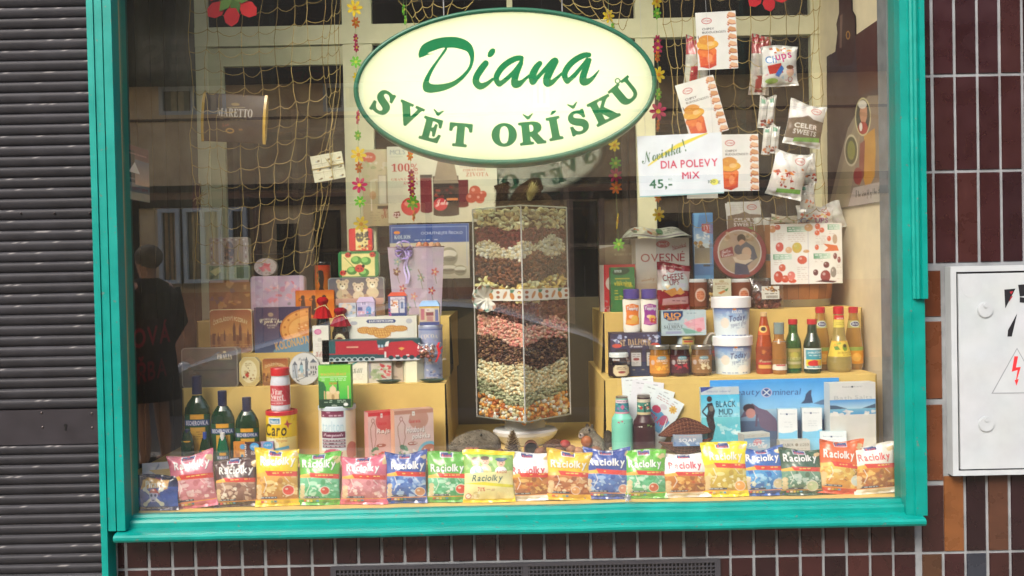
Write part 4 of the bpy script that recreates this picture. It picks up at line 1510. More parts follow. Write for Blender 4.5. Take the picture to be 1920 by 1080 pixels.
a = Art(598, 685, 657, 763, '#7fc93c', 1).grad(598, 700, 657, 750, '#7fd04a', '#29ae3e').text('WACHTELGRAUT', 602, 699, 47, 5, '#e0a850', 'b').rect(601, 706, 650, 707, '#d9f0d0').small(604, 709, 648, 2, 3, '#d8e9d0', .7, 1.2).text('ZELENÝ', 617, 715, 18, 5, '#cf5a2c', 'b')
a.poly([(598, 712), (608, 716), (612, 726), (610, 748), (598, 752)], '#256a38').poly([(632, 714), (634, 714), (635, 730), (637, 750), (630, 750)], '#256a38')
a.rect(612, 733, 635, 748, '#d8bd8a').ell(624, 730, 6, 7, '#e2c9a0').rect(623, 721, 625, 726, '#e2c9a0').ell(615, 735, 3, 3, '#e2c9a0').ell(633, 735, 3, 3, '#e2c9a0').rect(608, 732, 610, 748, '#d0b27c').rect(651, 723, 653, 748, '#d8bd8a').ell(624, 743, 3, 5, '#a8895a')
a.rect(598, 747, 657, 763, '#123a24').small(608, 749, 648, 2, 3, '#b9d4bc', .7, 1.2).ell(647, 757, 4, 3, '#e6e9e6').text('100g', 622, 757, 9, 4, '#d8e4d8')
carton('tea_box', 'bright green tea box with a domed palace, standing on the cream tea tin', 'box', 597, 685, 658, 763, .172, zt_ + .0005, .045, a, '#3f9a3c')


def soup(x0, x1, y0, y1, base, top, t1, t2, pic):
    a = Art(x0, y0, x1, y1, base, 1)
    w = x1 - x0
    a.rect(x0, y0, x1, y0 + 7, top).ell(x0 + w * .62, y0 + 16, 18, 17, top, .8).rect(x0 + w * .45, y0 + 3, x0 + w * .52, y0 + 10, '#d9d9d4').rect(x0 + w * .47, y0 + 6, x0 + w * .5, y0 + 7.5, top)
    a.text('Guareta', x0 + w * .36, y0 + 16, w * .3, 6, '#c4303c', 'b')
    b_ = [(x0 + w * .14, y0 + 12), (x0 + w * .17, y0 + 17), (x0 + w * .08, y0 + 26), (x0 + w * .09, y0 + 40), (x0 + w * .12, y0 + 50), (x0 + w * .15, y0 + 66)]
    c_ = [(x0 + w * .2, y0 + 16), (x0 + w * .27, y0 + 24), (x0 + w * .25, y0 + 36), (x0 + w * .27, y0 + 45), (x0 + w * .21, y0 + 58)]
    a.line(b_, 1, '#8a5048').line(c_, 1, '#8a5048').ring(x0 + w * .17, y0 + 14, 3, 4, 1, '#8a5048', base)
    a.text(t1, x0 + w * .3, y0 + 28, w * .46, 10, '#f0e9e4', 'b', sh='#5a3a34', shear=.15)
    if t2:
        a.text(t2, x0 + w * .44, y0 + 40, w * .46, 11, '#f0e9e4', 'b', sh='#5a3a34', shear=.15)
    a.ell(x0 + w * .45, y0 + 56, 9, 3, '#a8685a').small(x0 + w * .37, y0 + 55, x0 + w * .56, 1, 3, '#e9e2da', .8, 1.6)
    for c, n, (p, q, r_, s_) in pic:
        a.blobs(n, x0 + w * p, y0 + q, x0 + w * r_, y0 + s_, c, 3, 7, .95)
    return a.mottle(.05)


SG = 'slimming soup boxes'
a = soup(694, 745, 775, 860, '#d9b6b0', '#c92c34', 'Rajs', '', [(['#3f7a4a', '#5a8a5a'], 6, (.1, 60, .5, 80)), (['#d0352c', '#e0523c'], 7, (.25, 66, .6, 82))])
carton('soup_box', 'pink soup box with red top edge, partly behind the mushroom soup box', 'box', 690, 772, 744, 862, .2, ZR, .05, a, '#d9a09c', 24, 0, SG, topc='#c9484c')
a = soup(743, 815, 770, 860, '#d6b9b2', '#b98470', 'Houbová', 'polévka', [(['#4a7a5a', '#6a9a7a'], 8, (.1, 60, .5, 74)), (['#e9e2d8', '#d9c6b6', '#b98a7a'], 12, (.2, 66, .55, 84)), (['#b8684a', '#c98462'], 12, (.66, 60, 1, 88))])
a.ring(806, 850, 24, 26, 5, '#7ab6cc', '#b8745a').blobs(8, 792, 836, 815, 858, ['#e0c9c2', '#c99a84', '#a85a44'], 2, 5).line([(797, 836), (806, 846), (800, 856)], 1.6, '#e6d9d0')
carton('soup_box', 'beige soup box with mushroom picture and soup bowl, in front of the pink one', 'box', 739, 768, 815, 862, .172, ZR, .05, a, '#d9a88c', 22, 0, SG, topc='#c09a8c')

# ---- lower left step
a = Art(340, 652, 445, 721, '#5f5852', .9).mottle(.25, 7).blobs(14, 350, 672, 388, 700, ['#7a6a60', '#6a4a3a', '#8a7a6c', '#54423a'], 3, 8, .6).text('PRALIA', 407, 664, 28, 8, '#d9c9ae', 's').rect(410, 672, 434, 673, '#b9a880').ell(421, 660, 3, 2, '#c9b88c').rect(362, 690, 440, 692, '#4a433d')
gift_tin('wide dark grey praline tin with rounded corners at the left end of the lower step', 340, 652, 446, 721, .315, ZL, .06, a, '#8f897e', .012)
a = Art(448, 670, 487, 721, '#c9b57a', 1).ell(467, 695, 15, 20, '#e0d6ac').blobs(14, 457, 684, 478, 708, ['#8a5a30', '#5a4030', '#b9a070', '#c9b080'], 2, 4).blobs(3, 456, 698, 466, 706, ['#c03a2c'], 3, 4).small(460, 710, 475, 1, 3, '#8a7040', .8).small(460, 680, 472, 2, 3, '#a08a5a', .8)
oc = [(.55, -1), (1, -.62), (1, .62), (.55, 1), (-.55, 1), (-1, .62), (-1, -.62), (-.55, -1)]
gift_tin('small octagonal gold rimmed tin with a rider picture beside the dark praline tin', 448, 670, 487, 721, .322, ZL, .035, a, '#d8cb98', out=oc)


def prague(a, x0, y0, x1, y1):
    w, h = x1 - x0, y1 - y0
    a.grad(x0, y0, x1, y0 + h * .8, '#8f4a2c', '#d9a254').text('ČOKOLÁDOVÝ POZDRAV', x0 + w * .09, y0 + h * .13, w * .8, h * .13, '#e2cf9a', 'b', arc=h * .1)
    r = a.r
    a.rect(x0, y0 + h * .66, x1, y1, '#8a5a34')
    for i in range(16):
        bx, bw, bh = x0 + w * (i / 16), w * r.uniform(.05, .11), h * r.uniform(.08, .2)
        a.rect(bx, y0 + h * .72 - bh, bx + bw, y0 + h * .86, ['#7a4a30', '#9a6a40', '#6a3f2c', '#a87848'][r.randint(4)])
    for f, t, b_ in ((.58, .26, .07), (.72, .28, .07), (.2, .5, .05), (.9, .42, .05), (.35, .44, .05)):
        a.poly([(x0 + w * (f - b_ * .5), y0 + h * .72), (x0 + w * (f - b_ * .5), y0 + h * (t + .16)), (x0 + w * f, y0 + h * t), (x0 + w * (f + b_ * .5), y0 + h * (t + .16)), (x0 + w * (f + b_ * .5), y0 + h * .72)], '#5f3a2c')
    a.ell(x0 + w * .5, y0 + h * .93, w * .1, h * .1, '#b98a52').ell(x0 + w * .5, y0 + h * .94, w * .07, h * .07, '#5f3a2c').small(x0 + 3, y0 + h * .8, x1 - 3, 3, h * .05, '#c9985a', .6, h * .02)
    return a.mottle(.12)


a = prague(Art(492, 672, 541, 721, '#b97a40', 1), 492, 672, 541, 721)
gift_tin('small orange tin with castle skyline between the octagonal and the round white tin', 492, 672, 541, 721, .33, ZL, .04, a, '#b98a54', .008)
a = Art(542, 661, 599, 721, '#d3d4d2', 1).text('Praha', 559, 670, 15, 6, '#5a6070', 'c')
for (x, y, w, h, c) in ((548, 684, 10, 24, '#a8b0b8'), (558, 694, 12, 12, '#b9b4a8'), (572, 676, 5, 30, '#6a7078'), (580, 680, 14, 26, '#c2c0bc'), (562, 684, 6, 14, '#8fb6c4')):
    a.rect(x, y, x + w, y + h, c).poly([(x, y), (x + w / 2, y - 8), (x + w, y)], '#5f6672')
a.blobs(14, 548, 690, 594, 712, ['#4a4a52', '#8a8a8c', '#d9d9d8', '#9aa8b0'], 1.5, 4).line([(552, 684), (556, 712), (572, 706), (578, 676)], 1, '#4a4a52')
for i in range(6):
    a.rect(582 + i % 3 * 4, 686 + i // 3 * 9, 584 + i % 3 * 4, 691 + i // 3 * 9, '#3a3a44')
gift_tin('round white tin with a town drawing standing on edge on the lower step', 542, 661, 600, 721, .318, ZL, .05, a, '#b5b3aa', out=[(math.cos(t), math.sin(t)) for t in np.linspace(0, 2 * np.pi, 33)[:-1]])
z1 = P(480, 662, .43).z
m = M()
m.box(P(372, 690, .43).x, P(590, 690, .43).x, .43, .518, ZL, z1, YEL, 'paper')
tag(m.build('display_block', None), 'small yellow covered block behind the tins on the lower left step', 'display block')
a = prague(Art(394, 581, 472, 662, '#b97a40', 1), 394, 581, 472, 662)
gift_tin('large orange tin with castle skyline and pale rim standing behind the dark praline tin', 393, 580, 473, 662, .44, z1, .05, a, '#d8c79a', .012)
a = Art(477, 576, 578, 664, '#3a2c4c', 1).grad(477, 610, 560, 664, '#3a2c4c', '#4c5a7a').ell(508, 590, 5, 4, '#c9a878', .5).text('ORIGINAL', 495, 597, 25, 4, '#d9c9b4', 's').text('Czech spa', 487, 598, 42, 12, '#e0d2ac', 'c').text('WAFERS', 500, 609, 18, 4, '#d9c9b4', 's').small(502, 615, 515, 1, 3, '#b9a88c', .8)
a.ell(584, 620, 60, 42, '#b8702c').ell(584, 620, 57, 39, '#dc9a4a').ell(584, 620, 46, 30, '#d08a3c').ell(584, 620, 43, 27, '#e0a456').ell(584, 620, 27, 17, '#cf8a42').blobs(10, 560, 604, 578, 630, ['#e9c68a', '#c87a34'], 2, 4)
for i in range(7):
    t = R(100 + i * 24)
    a.ell(584 + 51 * math.cos(t), 620 - 35 * math.sin(t), 2.2, 2.2, '#a8621f')
a.poly([(512, 660), (530, 640), (578, 632), (578, 664), (512, 664)], '#6a90a8').text('KOLONADA', 514, 638, 63, 16, '#d0a862', 'b', rot=13, shear=.1).mottle(.08)
carton('wafer_box', 'dark purple wafer box with a big golden wafer, behind the small tins', 'box', 477, 576, 579, 662, .436, z1, .05, a, '#2f2440')

a = Art(587, 611, 617, 720, '#d8d6cc', 1).ell(597, 622, 7, 5.5, '#c86a98').ell(597, 622, 5, 3.8, '#d890b0').text('Kittl', 591, 657, 18, 12, '#a02c34', 'c').small(592, 644, 612, 2, 4, '#b9b0a8', .6).ell(600, 637, 4, 4, '#a9a9a0', .6).mottle(.06)
carton('paper_bag', 'tall narrow white paper bag with pink seal and red script left of the train tin', 'bag', 587, 611, 617, 720, .335, ZL, .03, a, '#c9c9bd', mat='paper')
a = Art(653, 676, 688, 721, '#e6e2cf', 1).poly([(653, 686), (671, 676), (676, 676), (653, 690)], '#3f9a94').text('Kittl', 661, 690, 18, 11, '#38584a', 'c').small(661, 704, 682, 3, 4, '#9a9684', .6, 1).mottle(.04)
carton('tea_box', 'cream tea box with teal corner stripe and green script under the train tin', 'box', 653, 676, 689, 721, .34, ZL, .06, a, '#d9d7c0')
a = Art(690, 676, 733, 721, '#c9c2b4', 1).rect(692, 680, 696, 712, '#8f8a98').blobs(12, 700, 684, 722, 712, ['#8aa070', '#a9b48a', '#c9c6a8'], 4, 8, .7).blobs(12, 710, 684, 732, 714, ['#d0454c', '#e0706c', '#b8343c'], 3, 7, .9).mottle(.1)
carton('tea_box', 'grey tea box with red fruit picture under the middle of the train tin', 'box', 690, 676, 734, 721, .345, ZL, .06, a, '#b9b5a5')
a = Art(733, 676, 756, 721, '#c2b09c', 1).ell(748, 684, 7, 8, '#8a705a').text('TEA', 736, 708, 9, 4, '#6a5a4a', 'b').mottle(.1)
carton('tea_box', 'light brown tea box between the red fruit box and the cream six sided box', 'box', 734, 676, 756, 721, .36, ZL, .05, a, '#b5a38e')
x, w, h, zb = spot(751, 671, 794, 721, .335, ZL)
m = M()
a = Art(751, 671, 794, 721, '#e9e6c8', 1).grad(778, 671, 794, 721, '#c9c9a6', '#c9c9a6').small(760, 684, 772, 1, 4, '#9a967a', .8).small(758, 694, 774, 1, 4, '#8a866a', .8).rect(765, 697, 766.5, 703, '#7a765c').small(762, 706, 770, 1, 4, '#8a866a', .8).ring(766, 716, 3, 2, 1, '#5a5648', '#e9e6c8')
r6 = w / 2
pts6 = [(r6 * math.cos(R(t)), r6 * math.sin(R(t))) for t in range(-110, 250, 60)]
m.lathe([(r6, 0, '#e9e6c8'), (r6, h, '#e9e6c8')], 6, mat='card', smooth=False)
for v in m.v:
    v[:] = v @ np.array(Matrix.Rotation(R(-5), 3, 'Z')).T
o6 = m.build('tea_box', None, (x, .335 + r6, zb))
tag(o6, 'cream six sided tea box under the right end of the train tin', 'box')
for (px, cx) in ((729, 'left'), (811, 'right')):
    m = M()
    w_ = 24 * sc(.33)
    m.lathe([(w_ * .35, .0, '#3a5048'), (w_ * .7, .004, '#3f5a50'), (w_ * 1.05, .012, '#4a665c'), (w_ * 1.0, .0125, '#4a665c'), (w_ * .66, .0055, '#2f443d'), (.001, .0035, '#2f443d')], 24, 1, .5, 'plastic')
    q = P(px, 716, .315)
    tag(m.build('leaf_dish', None, (q.x, .318, ZL)), 'small dark green dish in front of the %s' % ('red fruit tea box' if px < 760 else 'lower blue cocoa tin'), 'dish', 'dark green dishes')


def cocoa(x0, y0, x1, y1, t):
    a = Art(x0, y0, x1, y1, '#9aa3c4', 1).mottle(.12)
    a.rect(x0, y0 + 3, x1, y0 + 6, '#6a78a8').text(t, x0 + 6, y0 + 13, x1 - x0 - 14, 8, '#d9d2c0', 's', arc=2).blobs(12, x0 + 4, y0 + 22, x1 - 4, y1 - 10, ['#6a74a0', '#c9c4cc', '#54608c', '#b9a8a0', '#e0d9d4'], 2, 5, .8)
    return a.rect(x0 + 4, y1 - 10, x1 - 8, y1 - 4, '#b0a9a8').small(x0 + 6, y1 - 8, x1 - 10, 1, 3, '#5a5a6a', .8)


a = cocoa(793, 660, 829, 719, 'COCOA')
can('cocoa_tin', 'lower blue lilac cocoa tin of two stacked, right of the six sided box', 'tin', 793, 662, 829, 719, .345, ZL, a, '#a9b2cc', 3, '#98a0c0', 'stacked cocoa tins', lidmat='tin')
zc_ = P(811, 662, .36).z
a = cocoa(782, 610, 829, 662, 'COCOA')
can('cocoa_tin', 'upper pale blue cocoa tin, a little blue roofed house tin on top of it', 'tin', 782, 610, 829, 662, .345, zc_, a, '#b0b8d0', 4, '#a4a9c8', 'stacked cocoa tins', lidmat='tin')

# train tin on the tea boxes
a = Art(604, 636, 788, 677, '#2f5158', 1).rect(629, 639, 707, 663, '#b02c3a').rect(604, 640, 629, 660, '#2b5a60').rect(604, 662, 704, 664, '#b02c3a').poly([(705, 641), (712, 652), (708, 664), (700, 664)], '#b02c3a').rect(708, 652, 722, 665, '#b02c3a').poly([(722, 652), (733, 642), (773, 640), (787, 650), (787, 671), (722, 671)], '#b5303c')
a.rect(709, 647, 713, 652, '#a9c9e0').rect(715, 647, 719, 652, '#a9c9e0').poly([(721, 650), (724, 642), (730, 640), (728, 650)], '#e3e6e6').rect(650, 649, 672, 651.5, '#d9a08a').rect(710, 654, 719, 656, '#d9a08a').poly([(747, 654), (753, 652), (759, 654), (753, 658)], '#d9a85a')
a.rect(604, 672, 788, 677, '#c9c9d0').rect(618, 664, 690, 672, '#24545c')
for i in range(9):
    a.ring(610 + i * 11, 673, 5, 4, 1.2, '#c2d4d8', '#1f3a40')
for i in range(5):
    a.ell(733 + i * 13, 671, 5, 4, '#1f3f48')
a.rect(742, 667, 748, 669, '#e0e6e6').rect(762, 666, 767, 668, '#e0e6e6').rect(721, 660, 724, 671, '#e4e6e4').mottle(.07)
zt2 = P(696, 677, .34).z
carton('train_tin', 'long tin printed with a dark red steam locomotive, lying across the tea boxes', 'tin', 604, 636, 788, 677, .335, zt2, .055, a, '#2f5158', mat='tin')
a = Art(652, 592, 781, 650, '#d9d9cb', 1).rect(656, 595, 777, 640, '#d3d0c2').rect(657, 596, 776, 639, '#d9d9cf').poly([(687, 601), (690, 598), (740, 598), (743, 601), (740, 605), (690, 605)], '#33457c').text('JULES DESTROOPER', 692, 599.5, 46, 4.5, '#e3e3e0', 'b').ell(664, 604, 7, 4, '#8a90a8', .7).ell(767, 602, 6, 5, '#9aa0b0', .7)
for cx, cy, rx, ry in ((684, 618, 14, 7), (700, 620, 14, 8), (716, 624, 17, 10), (734, 616, 14, 7), (750, 616, 14, 6)):
    a.ell(cx, cy, rx, ry, '#b98240').ell(cx, cy, rx - 1.5, ry - 1.3, '#d8a658')
    for k in range(-3, 4):
        a.line([(cx + k * rx / 3.6 - 2, cy - ry * .7), (cx + k * rx / 3.6 + 2, cy + ry * .7)], 1, '#a86c30', .8)
    for k in (-1, 0, 1):
        a.line([(cx - rx * .8, cy + k * ry * .5), (cx + rx * .8, cy + k * ry * .5 - 1)], 1, '#a86c30', .7)
a.mottle(.05)
carton('wafer_box', 'long white waffle box with five golden waffles, behind the train tin', 'box', 652, 593, 782, 677, .4, zt2, .09, Art(652, 592, 782, 677, '#d9d9cb', .3), '#c9c5b4')
o = COL.objects[-1]
x, w, h, zb = spot(652, 593, 782, 650, .4, None)
m = M()
m.face(a, -w / 2, w / 2, zb - zt2, P(717, 593, .4).z - zt2, -.0008, 'card')
m.build('printed_panel', o)
for pos, x0, yc, x1, yb_, c, lab in ((0, 588, 557, 621, 598, '#a8141c', 'dark wine bottle under a bright red cloth cap tied with straw'), (1, 619, 577, 655, 613, '#8a1428', 'dark wine bottle under a wine red cloth cap with gold dotted label')):
    x, w, h, zb = spot(x0, yc, x1, 721, .4 - pos * .03, ZL)
    t = thing('wine_bottle', lab, 'bottle', (x, .42 - pos * .02, zb), (0, 0, 0), 'wine bottles with cloth caps')
    k = h / (721 - yc)
    r = w / 2 * .86
    m = M()
    m.lathe([(r * .9, 0, '#10160f'), (r, .01, '#10160f'), (r, (721 - yb_ - 14) * k, '#10160f'), (r * .8, (721 - yb_) * k, '#10160f'), (r * .4, (721 - yb_ + 14) * k, '#10160f')], 24, mat='glass')
    if pos:
        a = Art(x0, 624, x1, 662, '#2a1c18', 1).ell((x0 + x1) / 2, 642, 12, 15, '#d8c9a0').ell((x0 + x1) / 2, 644, 9, 11, '#5a2a2a')
        for i in range(18):
            tt = i * 2 * math.pi / 18
            a.ell((x0 + x1) / 2 + 11 * math.cos(tt), 641 + 13 * math.sin(tt), 1.6, 1.6, '#e9e6c0')
        m.wrap(a, r + .001, r + .001, (721 - 662) * k, (721 - 624) * k)
    m.build('body', t)
    m = M()
    n, nv = 40, 12
    aa, vv = np.meshgrid(np.linspace(0, 2 * np.pi, n + 1)[:-1], np.linspace(0, 1, nv))
    zz = (721 - yb_) * k + (yb_ - yc) * k * (1 - vv)
    knot = .42
    rr = r * np.where(vv < knot - .08, .62 + .16 * np.sin(vv * 9), np.where(vv < knot + .02, .46, .55 + (vv - knot) * 1.15)) * (1 + .12 * np.sin(aa * 9 + vv * 3) * (vv > .3))
    rr = rr * np.where(vv < .02, .55, 1)
    m.grid(rr * np.cos(aa), rr * np.sin(aa), zz, lin(c), 'cloth', True, wrap=True, flip=True)
    m.add(np.stack([rr[0] * np.cos(aa[0]), rr[0] * np.sin(aa[0]), zz[0]], 1), [tuple(range(n))], c, 'cloth')
    m.build('cloth_cap', t)
    m = M()
    zz0 = (721 - yb_) * k + (yb_ - yc) * k * (1 - knot)
    m.tube([(r * .5 * math.cos(q), r * .5 * math.sin(q), zz0) for q in np.linspace(0, 2 * np.pi, 13)], .0016, '#d8c890', 'rope')
    for s in (-1, 1):
        m.tube([(0, -r * .5, zz0), (s * .012, -r * .7, zz0 + .004 * s), (s * .026, -r * .9, zz0 - .012)], .0014, '#d8c890', 'rope')
    m.build('straw_string', t)
zj = P(717, 593, .42).z


def house_tin(label, x0, y0, x1, y1, Y, zb, art, roofc, wallc, eave, d=.045):
    x, w, h, zb = spot(x0, y0, x1, y1, Y, zb)
    k = h / (y1 - y0)
    t = thing('house_tin', label, 'tin', (x, Y, zb), (0, 0, 0), 'little tins in the shape of houses')
    he = (y1 - eave) * k
    m = M()
    m.box(-w / 2 * .94, w / 2 * .94, 0, d, 0, he, wallc, 'tin', 'f')
    m.face(art, -w / 2 * .94, w / 2 * .94, 0, he, 0, 'tin')
    m.build('body', t)
    m = M()
    v = [(-w / 2, -.002, he), (w / 2, -.002, he), (w / 2, d + .002, he), (-w / 2, d + .002, he), (-w / 2 * .7, d * .3, h), (w / 2 * .7, d * .3, h), (w / 2 * .7, d * .7, h), (-w / 2 * .7, d * .7, h)]
    m.add(v, [(0, 1, 5, 4), (1, 2, 6, 5), (2, 3, 7, 6), (3, 0, 4, 7), (4, 5, 6, 7)], roofc, 'tin')
    m.build('roof', t)


a = Art(669, 565, 703, 594, '#b9b3d4', 1).mottle(.1).rect(671, 575, 680, 582, '#4a5a94').rect(687, 577, 697, 590, '#3f86c0').poly([(686, 577), (692, 573), (698, 577)], '#3f86c0').rect(671, 583, 684, 588, '#d09aa8').rect(669, 589, 703, 594, '#a89ab8').blobs(8, 670, 584, 702, 592, ['#c97a8a', '#7a9a8a', '#e0d4dc'], 1.5, 3)
a.rect(677, 566, 690, 572, '#d4c9e4').rect(680, 566, 682, 571, '#5a6aa0').rect(684, 566, 686, 571, '#5a6aa0')
house_tin('little lilac house tin with blue door on the waffle box', 668, 557, 703, 594, .4, zj, a, '#b3a4c4', '#b0a8cc', 566)
a = Art(729, 556, 761, 594, '#3f4c84', 1).rect(733, 558, 758, 563, '#e3d9e0').text('LONDON', 736, 559, 20, 3, '#4a5a8c', 'b').rect(733, 564, 747, 588, '#e0d9d6').blobs(14, 734, 565, 746, 578, ['#c9642c', '#8a4a2a', '#e0a050'], 1.5, 3).rect(749, 564, 758, 588, '#c9c9d6').rect(751, 567, 756, 580, '#54648c').blobs(8, 729, 580, 735, 594, ['#d05a8a', '#e08ab0'], 1.5, 3)
house_tin('little navy shop tin with red roof on the right of the waffle box', 727, 548, 763, 594, .4, zj, a, '#c2503a', '#3f4c84', 555)
zq = P(805, 610, .36).z
a = Art(786, 573, 824, 611, '#c9b8a0', 1).rect(786, 573, 824, 577, '#d8b85a').rect(789, 578, 796, 600, '#b9707c').rect(798, 578, 814, 584, '#d8c9c4').rect(799, 585, 813, 592, '#8a4a50').rect(800, 593, 812, 603, '#b98a84').rect(816, 580, 822, 603, '#6a709c').rect(786, 604, 824, 611, '#4a5288').small(800, 580, 812, 1, 3, '#7a5a5a', .8).mottle(.12)
house_tin('little shop tin with pale blue roof on the upper cocoa tin', 785, 564, 825, 610, .35, zq, a, '#7fa6d0', '#b9a890', 574, .05)
a = Art(635, 568, 669, 594, '#b9c0cc', 1).blobs(16, 637, 570, 668, 592, ['#d9c9b4', '#c2ae92', '#8fb0c0', '#e8e2d4', '#7a8aa0'], 2.5, 5).ell(644, 574, 4, 4, '#d9c9b4').ell(657, 576, 4, 4, '#d9c9b4')
gift_tin('very small tin with two toy bears left of the lilac house tin', 635, 568, 668, 594, .405, zj, .03, a, '#a9b0b8', .004)

# ---- upper left step
zu2 = P(690, 571, .6).z
carton('low_tin', 'plain brown low tin carrying the toy bear tin', 'tin', 642, 571, 722, 594, .56, ZU, .1, Art(642, 571, 722, 594, '#7a5c44', .7).mottle(.3), '#6a4e3a', mat='tin')


def bear(a, cx, cy, s, c='#d8c4a4'):
    for q in (-1, 1):
        a.ell(cx + q * 8 * s, cy - 8 * s, 4.4 * s, 4.4 * s, c).ell(cx + q * 8 * s, cy - 8 * s, 2.4 * s, 2.4 * s, '#b99a80')
    a.ell(cx, cy + 17 * s, 12 * s, 11 * s, c).ell(cx, cy, 10.5 * s, 10 * s, c).ell(cx, cy + 3 * s, 5 * s, 4.4 * s, '#e9e4d0').ell(cx, cy + 1 * s, 1.8 * s, 1.4 * s, '#3a2a22')
    for q in (-1, 1):
        a.ell(cx + q * 4 * s, cy - 3 * s, 1.3 * s, 1.4 * s, '#2a201c')


a = Art(616, 520, 720, 571, '#6e6a6c', 1).grad(616, 520, 720, 556, '#5f5f68', '#7f7478')
bear(a, 643, 535, .95, '#c9b797')
bear(a, 672, 540, .85, '#d9c9ae')
bear(a, 698, 533, .95, '#d9c6a4')
a.blobs(10, 622, 552, 714, 560, ['#b99a7c', '#d0b898', '#8a7468'], 3, 6).grad(616, 559, 720, 571, '#c9a090', '#a88478').mottle(.08)
gift_tin('dark tin with three toy bears sitting below the clover tin', 615, 520, 721, 571, .57, zu2, .07, a, '#8f938c', .012)
zu3 = P(672, 520, .6).z
a = Art(634, 471, 710, 521, '#2f7f48', 1).rect(641, 476, 703, 519, '#e0d48c')
for cx, cy in ((668, 488), (686, 490), (660, 508), (682, 512)):
    a.ell(cx, cy, 10, 8, '#3f8a3c').ell(cx - 2, cy - 2, 6, 5, '#86bf62')
for cx, cy, r_ in ((674, 504, 9), (653, 478, 6), (699, 478, 6), (643, 512, 6)):
    a.ell(cx, cy, r_, r_ * .85, '#c22f2f').ell(cx - r_ * .3, cy, 1.4, 1.4, '#1a1414').ell(cx + r_ * .4, cy + 1, 1.4, 1.4, '#1a1414').ell(cx + r_ * .8, cy - r_ * .5, r_ * .35, r_ * .35, '#221a1a')
a.line([(662, 500), (645, 482)], 1.2, '#4a8a3c').mottle(.07)
gift_tin('green rimmed tin with four leaf clover and ladybirds, second from the top of its pile', 634, 471, 710, 521, .575, zu3, .06, a, '#2b7a44', .013)
zu4 = P(676, 471, .6).z
a = Art(654, 428, 698, 472, '#c9242c', 1).rect(667, 430, 690, 470, '#e0cf8c').blobs(26, 668, 436, 690, 466, ['#3a3632', '#6a645c', '#8f887c', '#24201e'], 2, 5).ell(675, 447, 7, 7, '#5f5a52').ell(672, 446, 1.4, 1.4, '#d8c860').ell(678, 446, 1.4, 1.4, '#d8c860').poly([(669, 442), (671, 435), (675, 441)], '#3a3632').poly([(677, 441), (681, 436), (682, 443)], '#3a3632').blobs(9, 672, 462, 696, 470, ['#d83a2c', '#e0802c'], 2, 4)
gift_tin('small red tin with a tabby cat on top of the clover tin', 654, 428, 698, 472, .58, zu4, .05, a, '#c2262c', .009)
a = Art(589, 498, 617, 592, '#d65a1c', 1).grad(589, 498, 617, 545, '#cf3f1c', '#e08a2c').poly([(599, 512), (607, 511), (608, 522), (606, 540), (611, 548), (596, 548), (600, 535), (596, 522)], '#2a1c14').ell(601, 511, 6, 4, '#2a1c14')
can('tall_tin', 'tall orange cylinder tin with black lid and dark animal silhouette', 'tin', 588, 491, 618, 592, .66, ZU, a, '#1f1d1c', 6, '#d05a1c', lidmat='tin')
a = Art(554, 544, 627, 596, '#d8761c', 1).grad(554, 544, 627, 560, '#c9601c', '#e08a28')
for cx in (568, 588, 608):
    a.poly([(cx - 3, 560), (cx + 3, 559), (cx + 5, 572), (cx + 3, 590), (cx - 5, 590), (cx - 4, 572)], '#3a2414').ell(cx, 557, 4, 4, '#3a2414').ring(cx - 4, 561, 4, 3, 1.2, '#3a2414', '#d8761c')
a.blobs(5, 556, 586, 625, 594, ['#3a2414'], 3, 6).mottle(.06)
gift_tin('orange tin with three dark animal silhouettes behind the red cloth bottle', 554, 544, 627, 596, .56, ZU, .05, a, '#c06a24', .006)
a = Art(470, 517, 571, 594, '#c9b0c4', 1).mottle(.14).blobs(22, 500, 530, 565, 562, ['#e8a0a8', '#e0808c', '#f0c4c4', '#d890a8'], 4, 9, .8).blobs(20, 474, 522, 520, 590, ['#d9c8dc', '#b898b8', '#c9a0b4'], 3, 7, .6).blobs(12, 530, 566, 568, 590, ['#8a8484', '#b0a8a8'], 3, 7, .7)
gift_tin('large pink flower tin leaning behind the purple wafer box', 470, 517, 571, 594, .57, ZU, .06, a, '#b9a9b4', .014)
zp = P(500, 517, .6).z
a = Art(476, 484, 519, 518, '#b5a9a6', 1).blobs(30, 478, 486, 517, 516, ['#d9d2cc', '#8a7f7a', '#c9c0ba', '#6a605c'], 1.5, 3.5, .8).blobs(6, 488, 494, 508, 508, ['#d0707c', '#c04a5c'], 4, 7)
gift_tin('small oval floral tin on the pink flower tin', 476, 484, 519, 518, .585, zp, .03, a, '#9f978f', out=[(math.cos(t), math.sin(t)) for t in np.linspace(0, 2 * np.pi, 29)[:-1]])
GT = 'pile of three faded tins at the left'
a = Art(392, 525, 470, 596, '#9a6a44', 1).blobs(22, 394, 527, 468, 594, ['#c98a3c', '#7a5a6c', '#b07a54', '#8a5a3c', '#d8a868'], 5, 11, .6).mottle(.2)
gift_tin('brown and orange tin at the bottom of the pile of three on the left', 392, 525, 470, 596, .57, ZU, .07, a, '#8a6a50', .008, GT)
zg = P(430, 525, .6).z
a = Art(392, 498, 469, 525, '#8a9472', 1).rect(414, 500, 450, 523, '#a9b090').blobs(12, 394, 500, 412, 523, ['#5f6a4a', '#4a5640', '#7a8460'], 3, 6, .8).rect(444, 501, 466, 522, '#5a6a4c').poly([(394, 508), (413, 499), (415, 508), (404, 517)], '#c9c48a').mottle(.12)
gift_tin('low green tin with pale bow, middle of the faded pile on the left', 392, 498, 469, 525, .575, zg, .06, a, '#8a9070', .004, GT)
zg = P(430, 498, .6).z
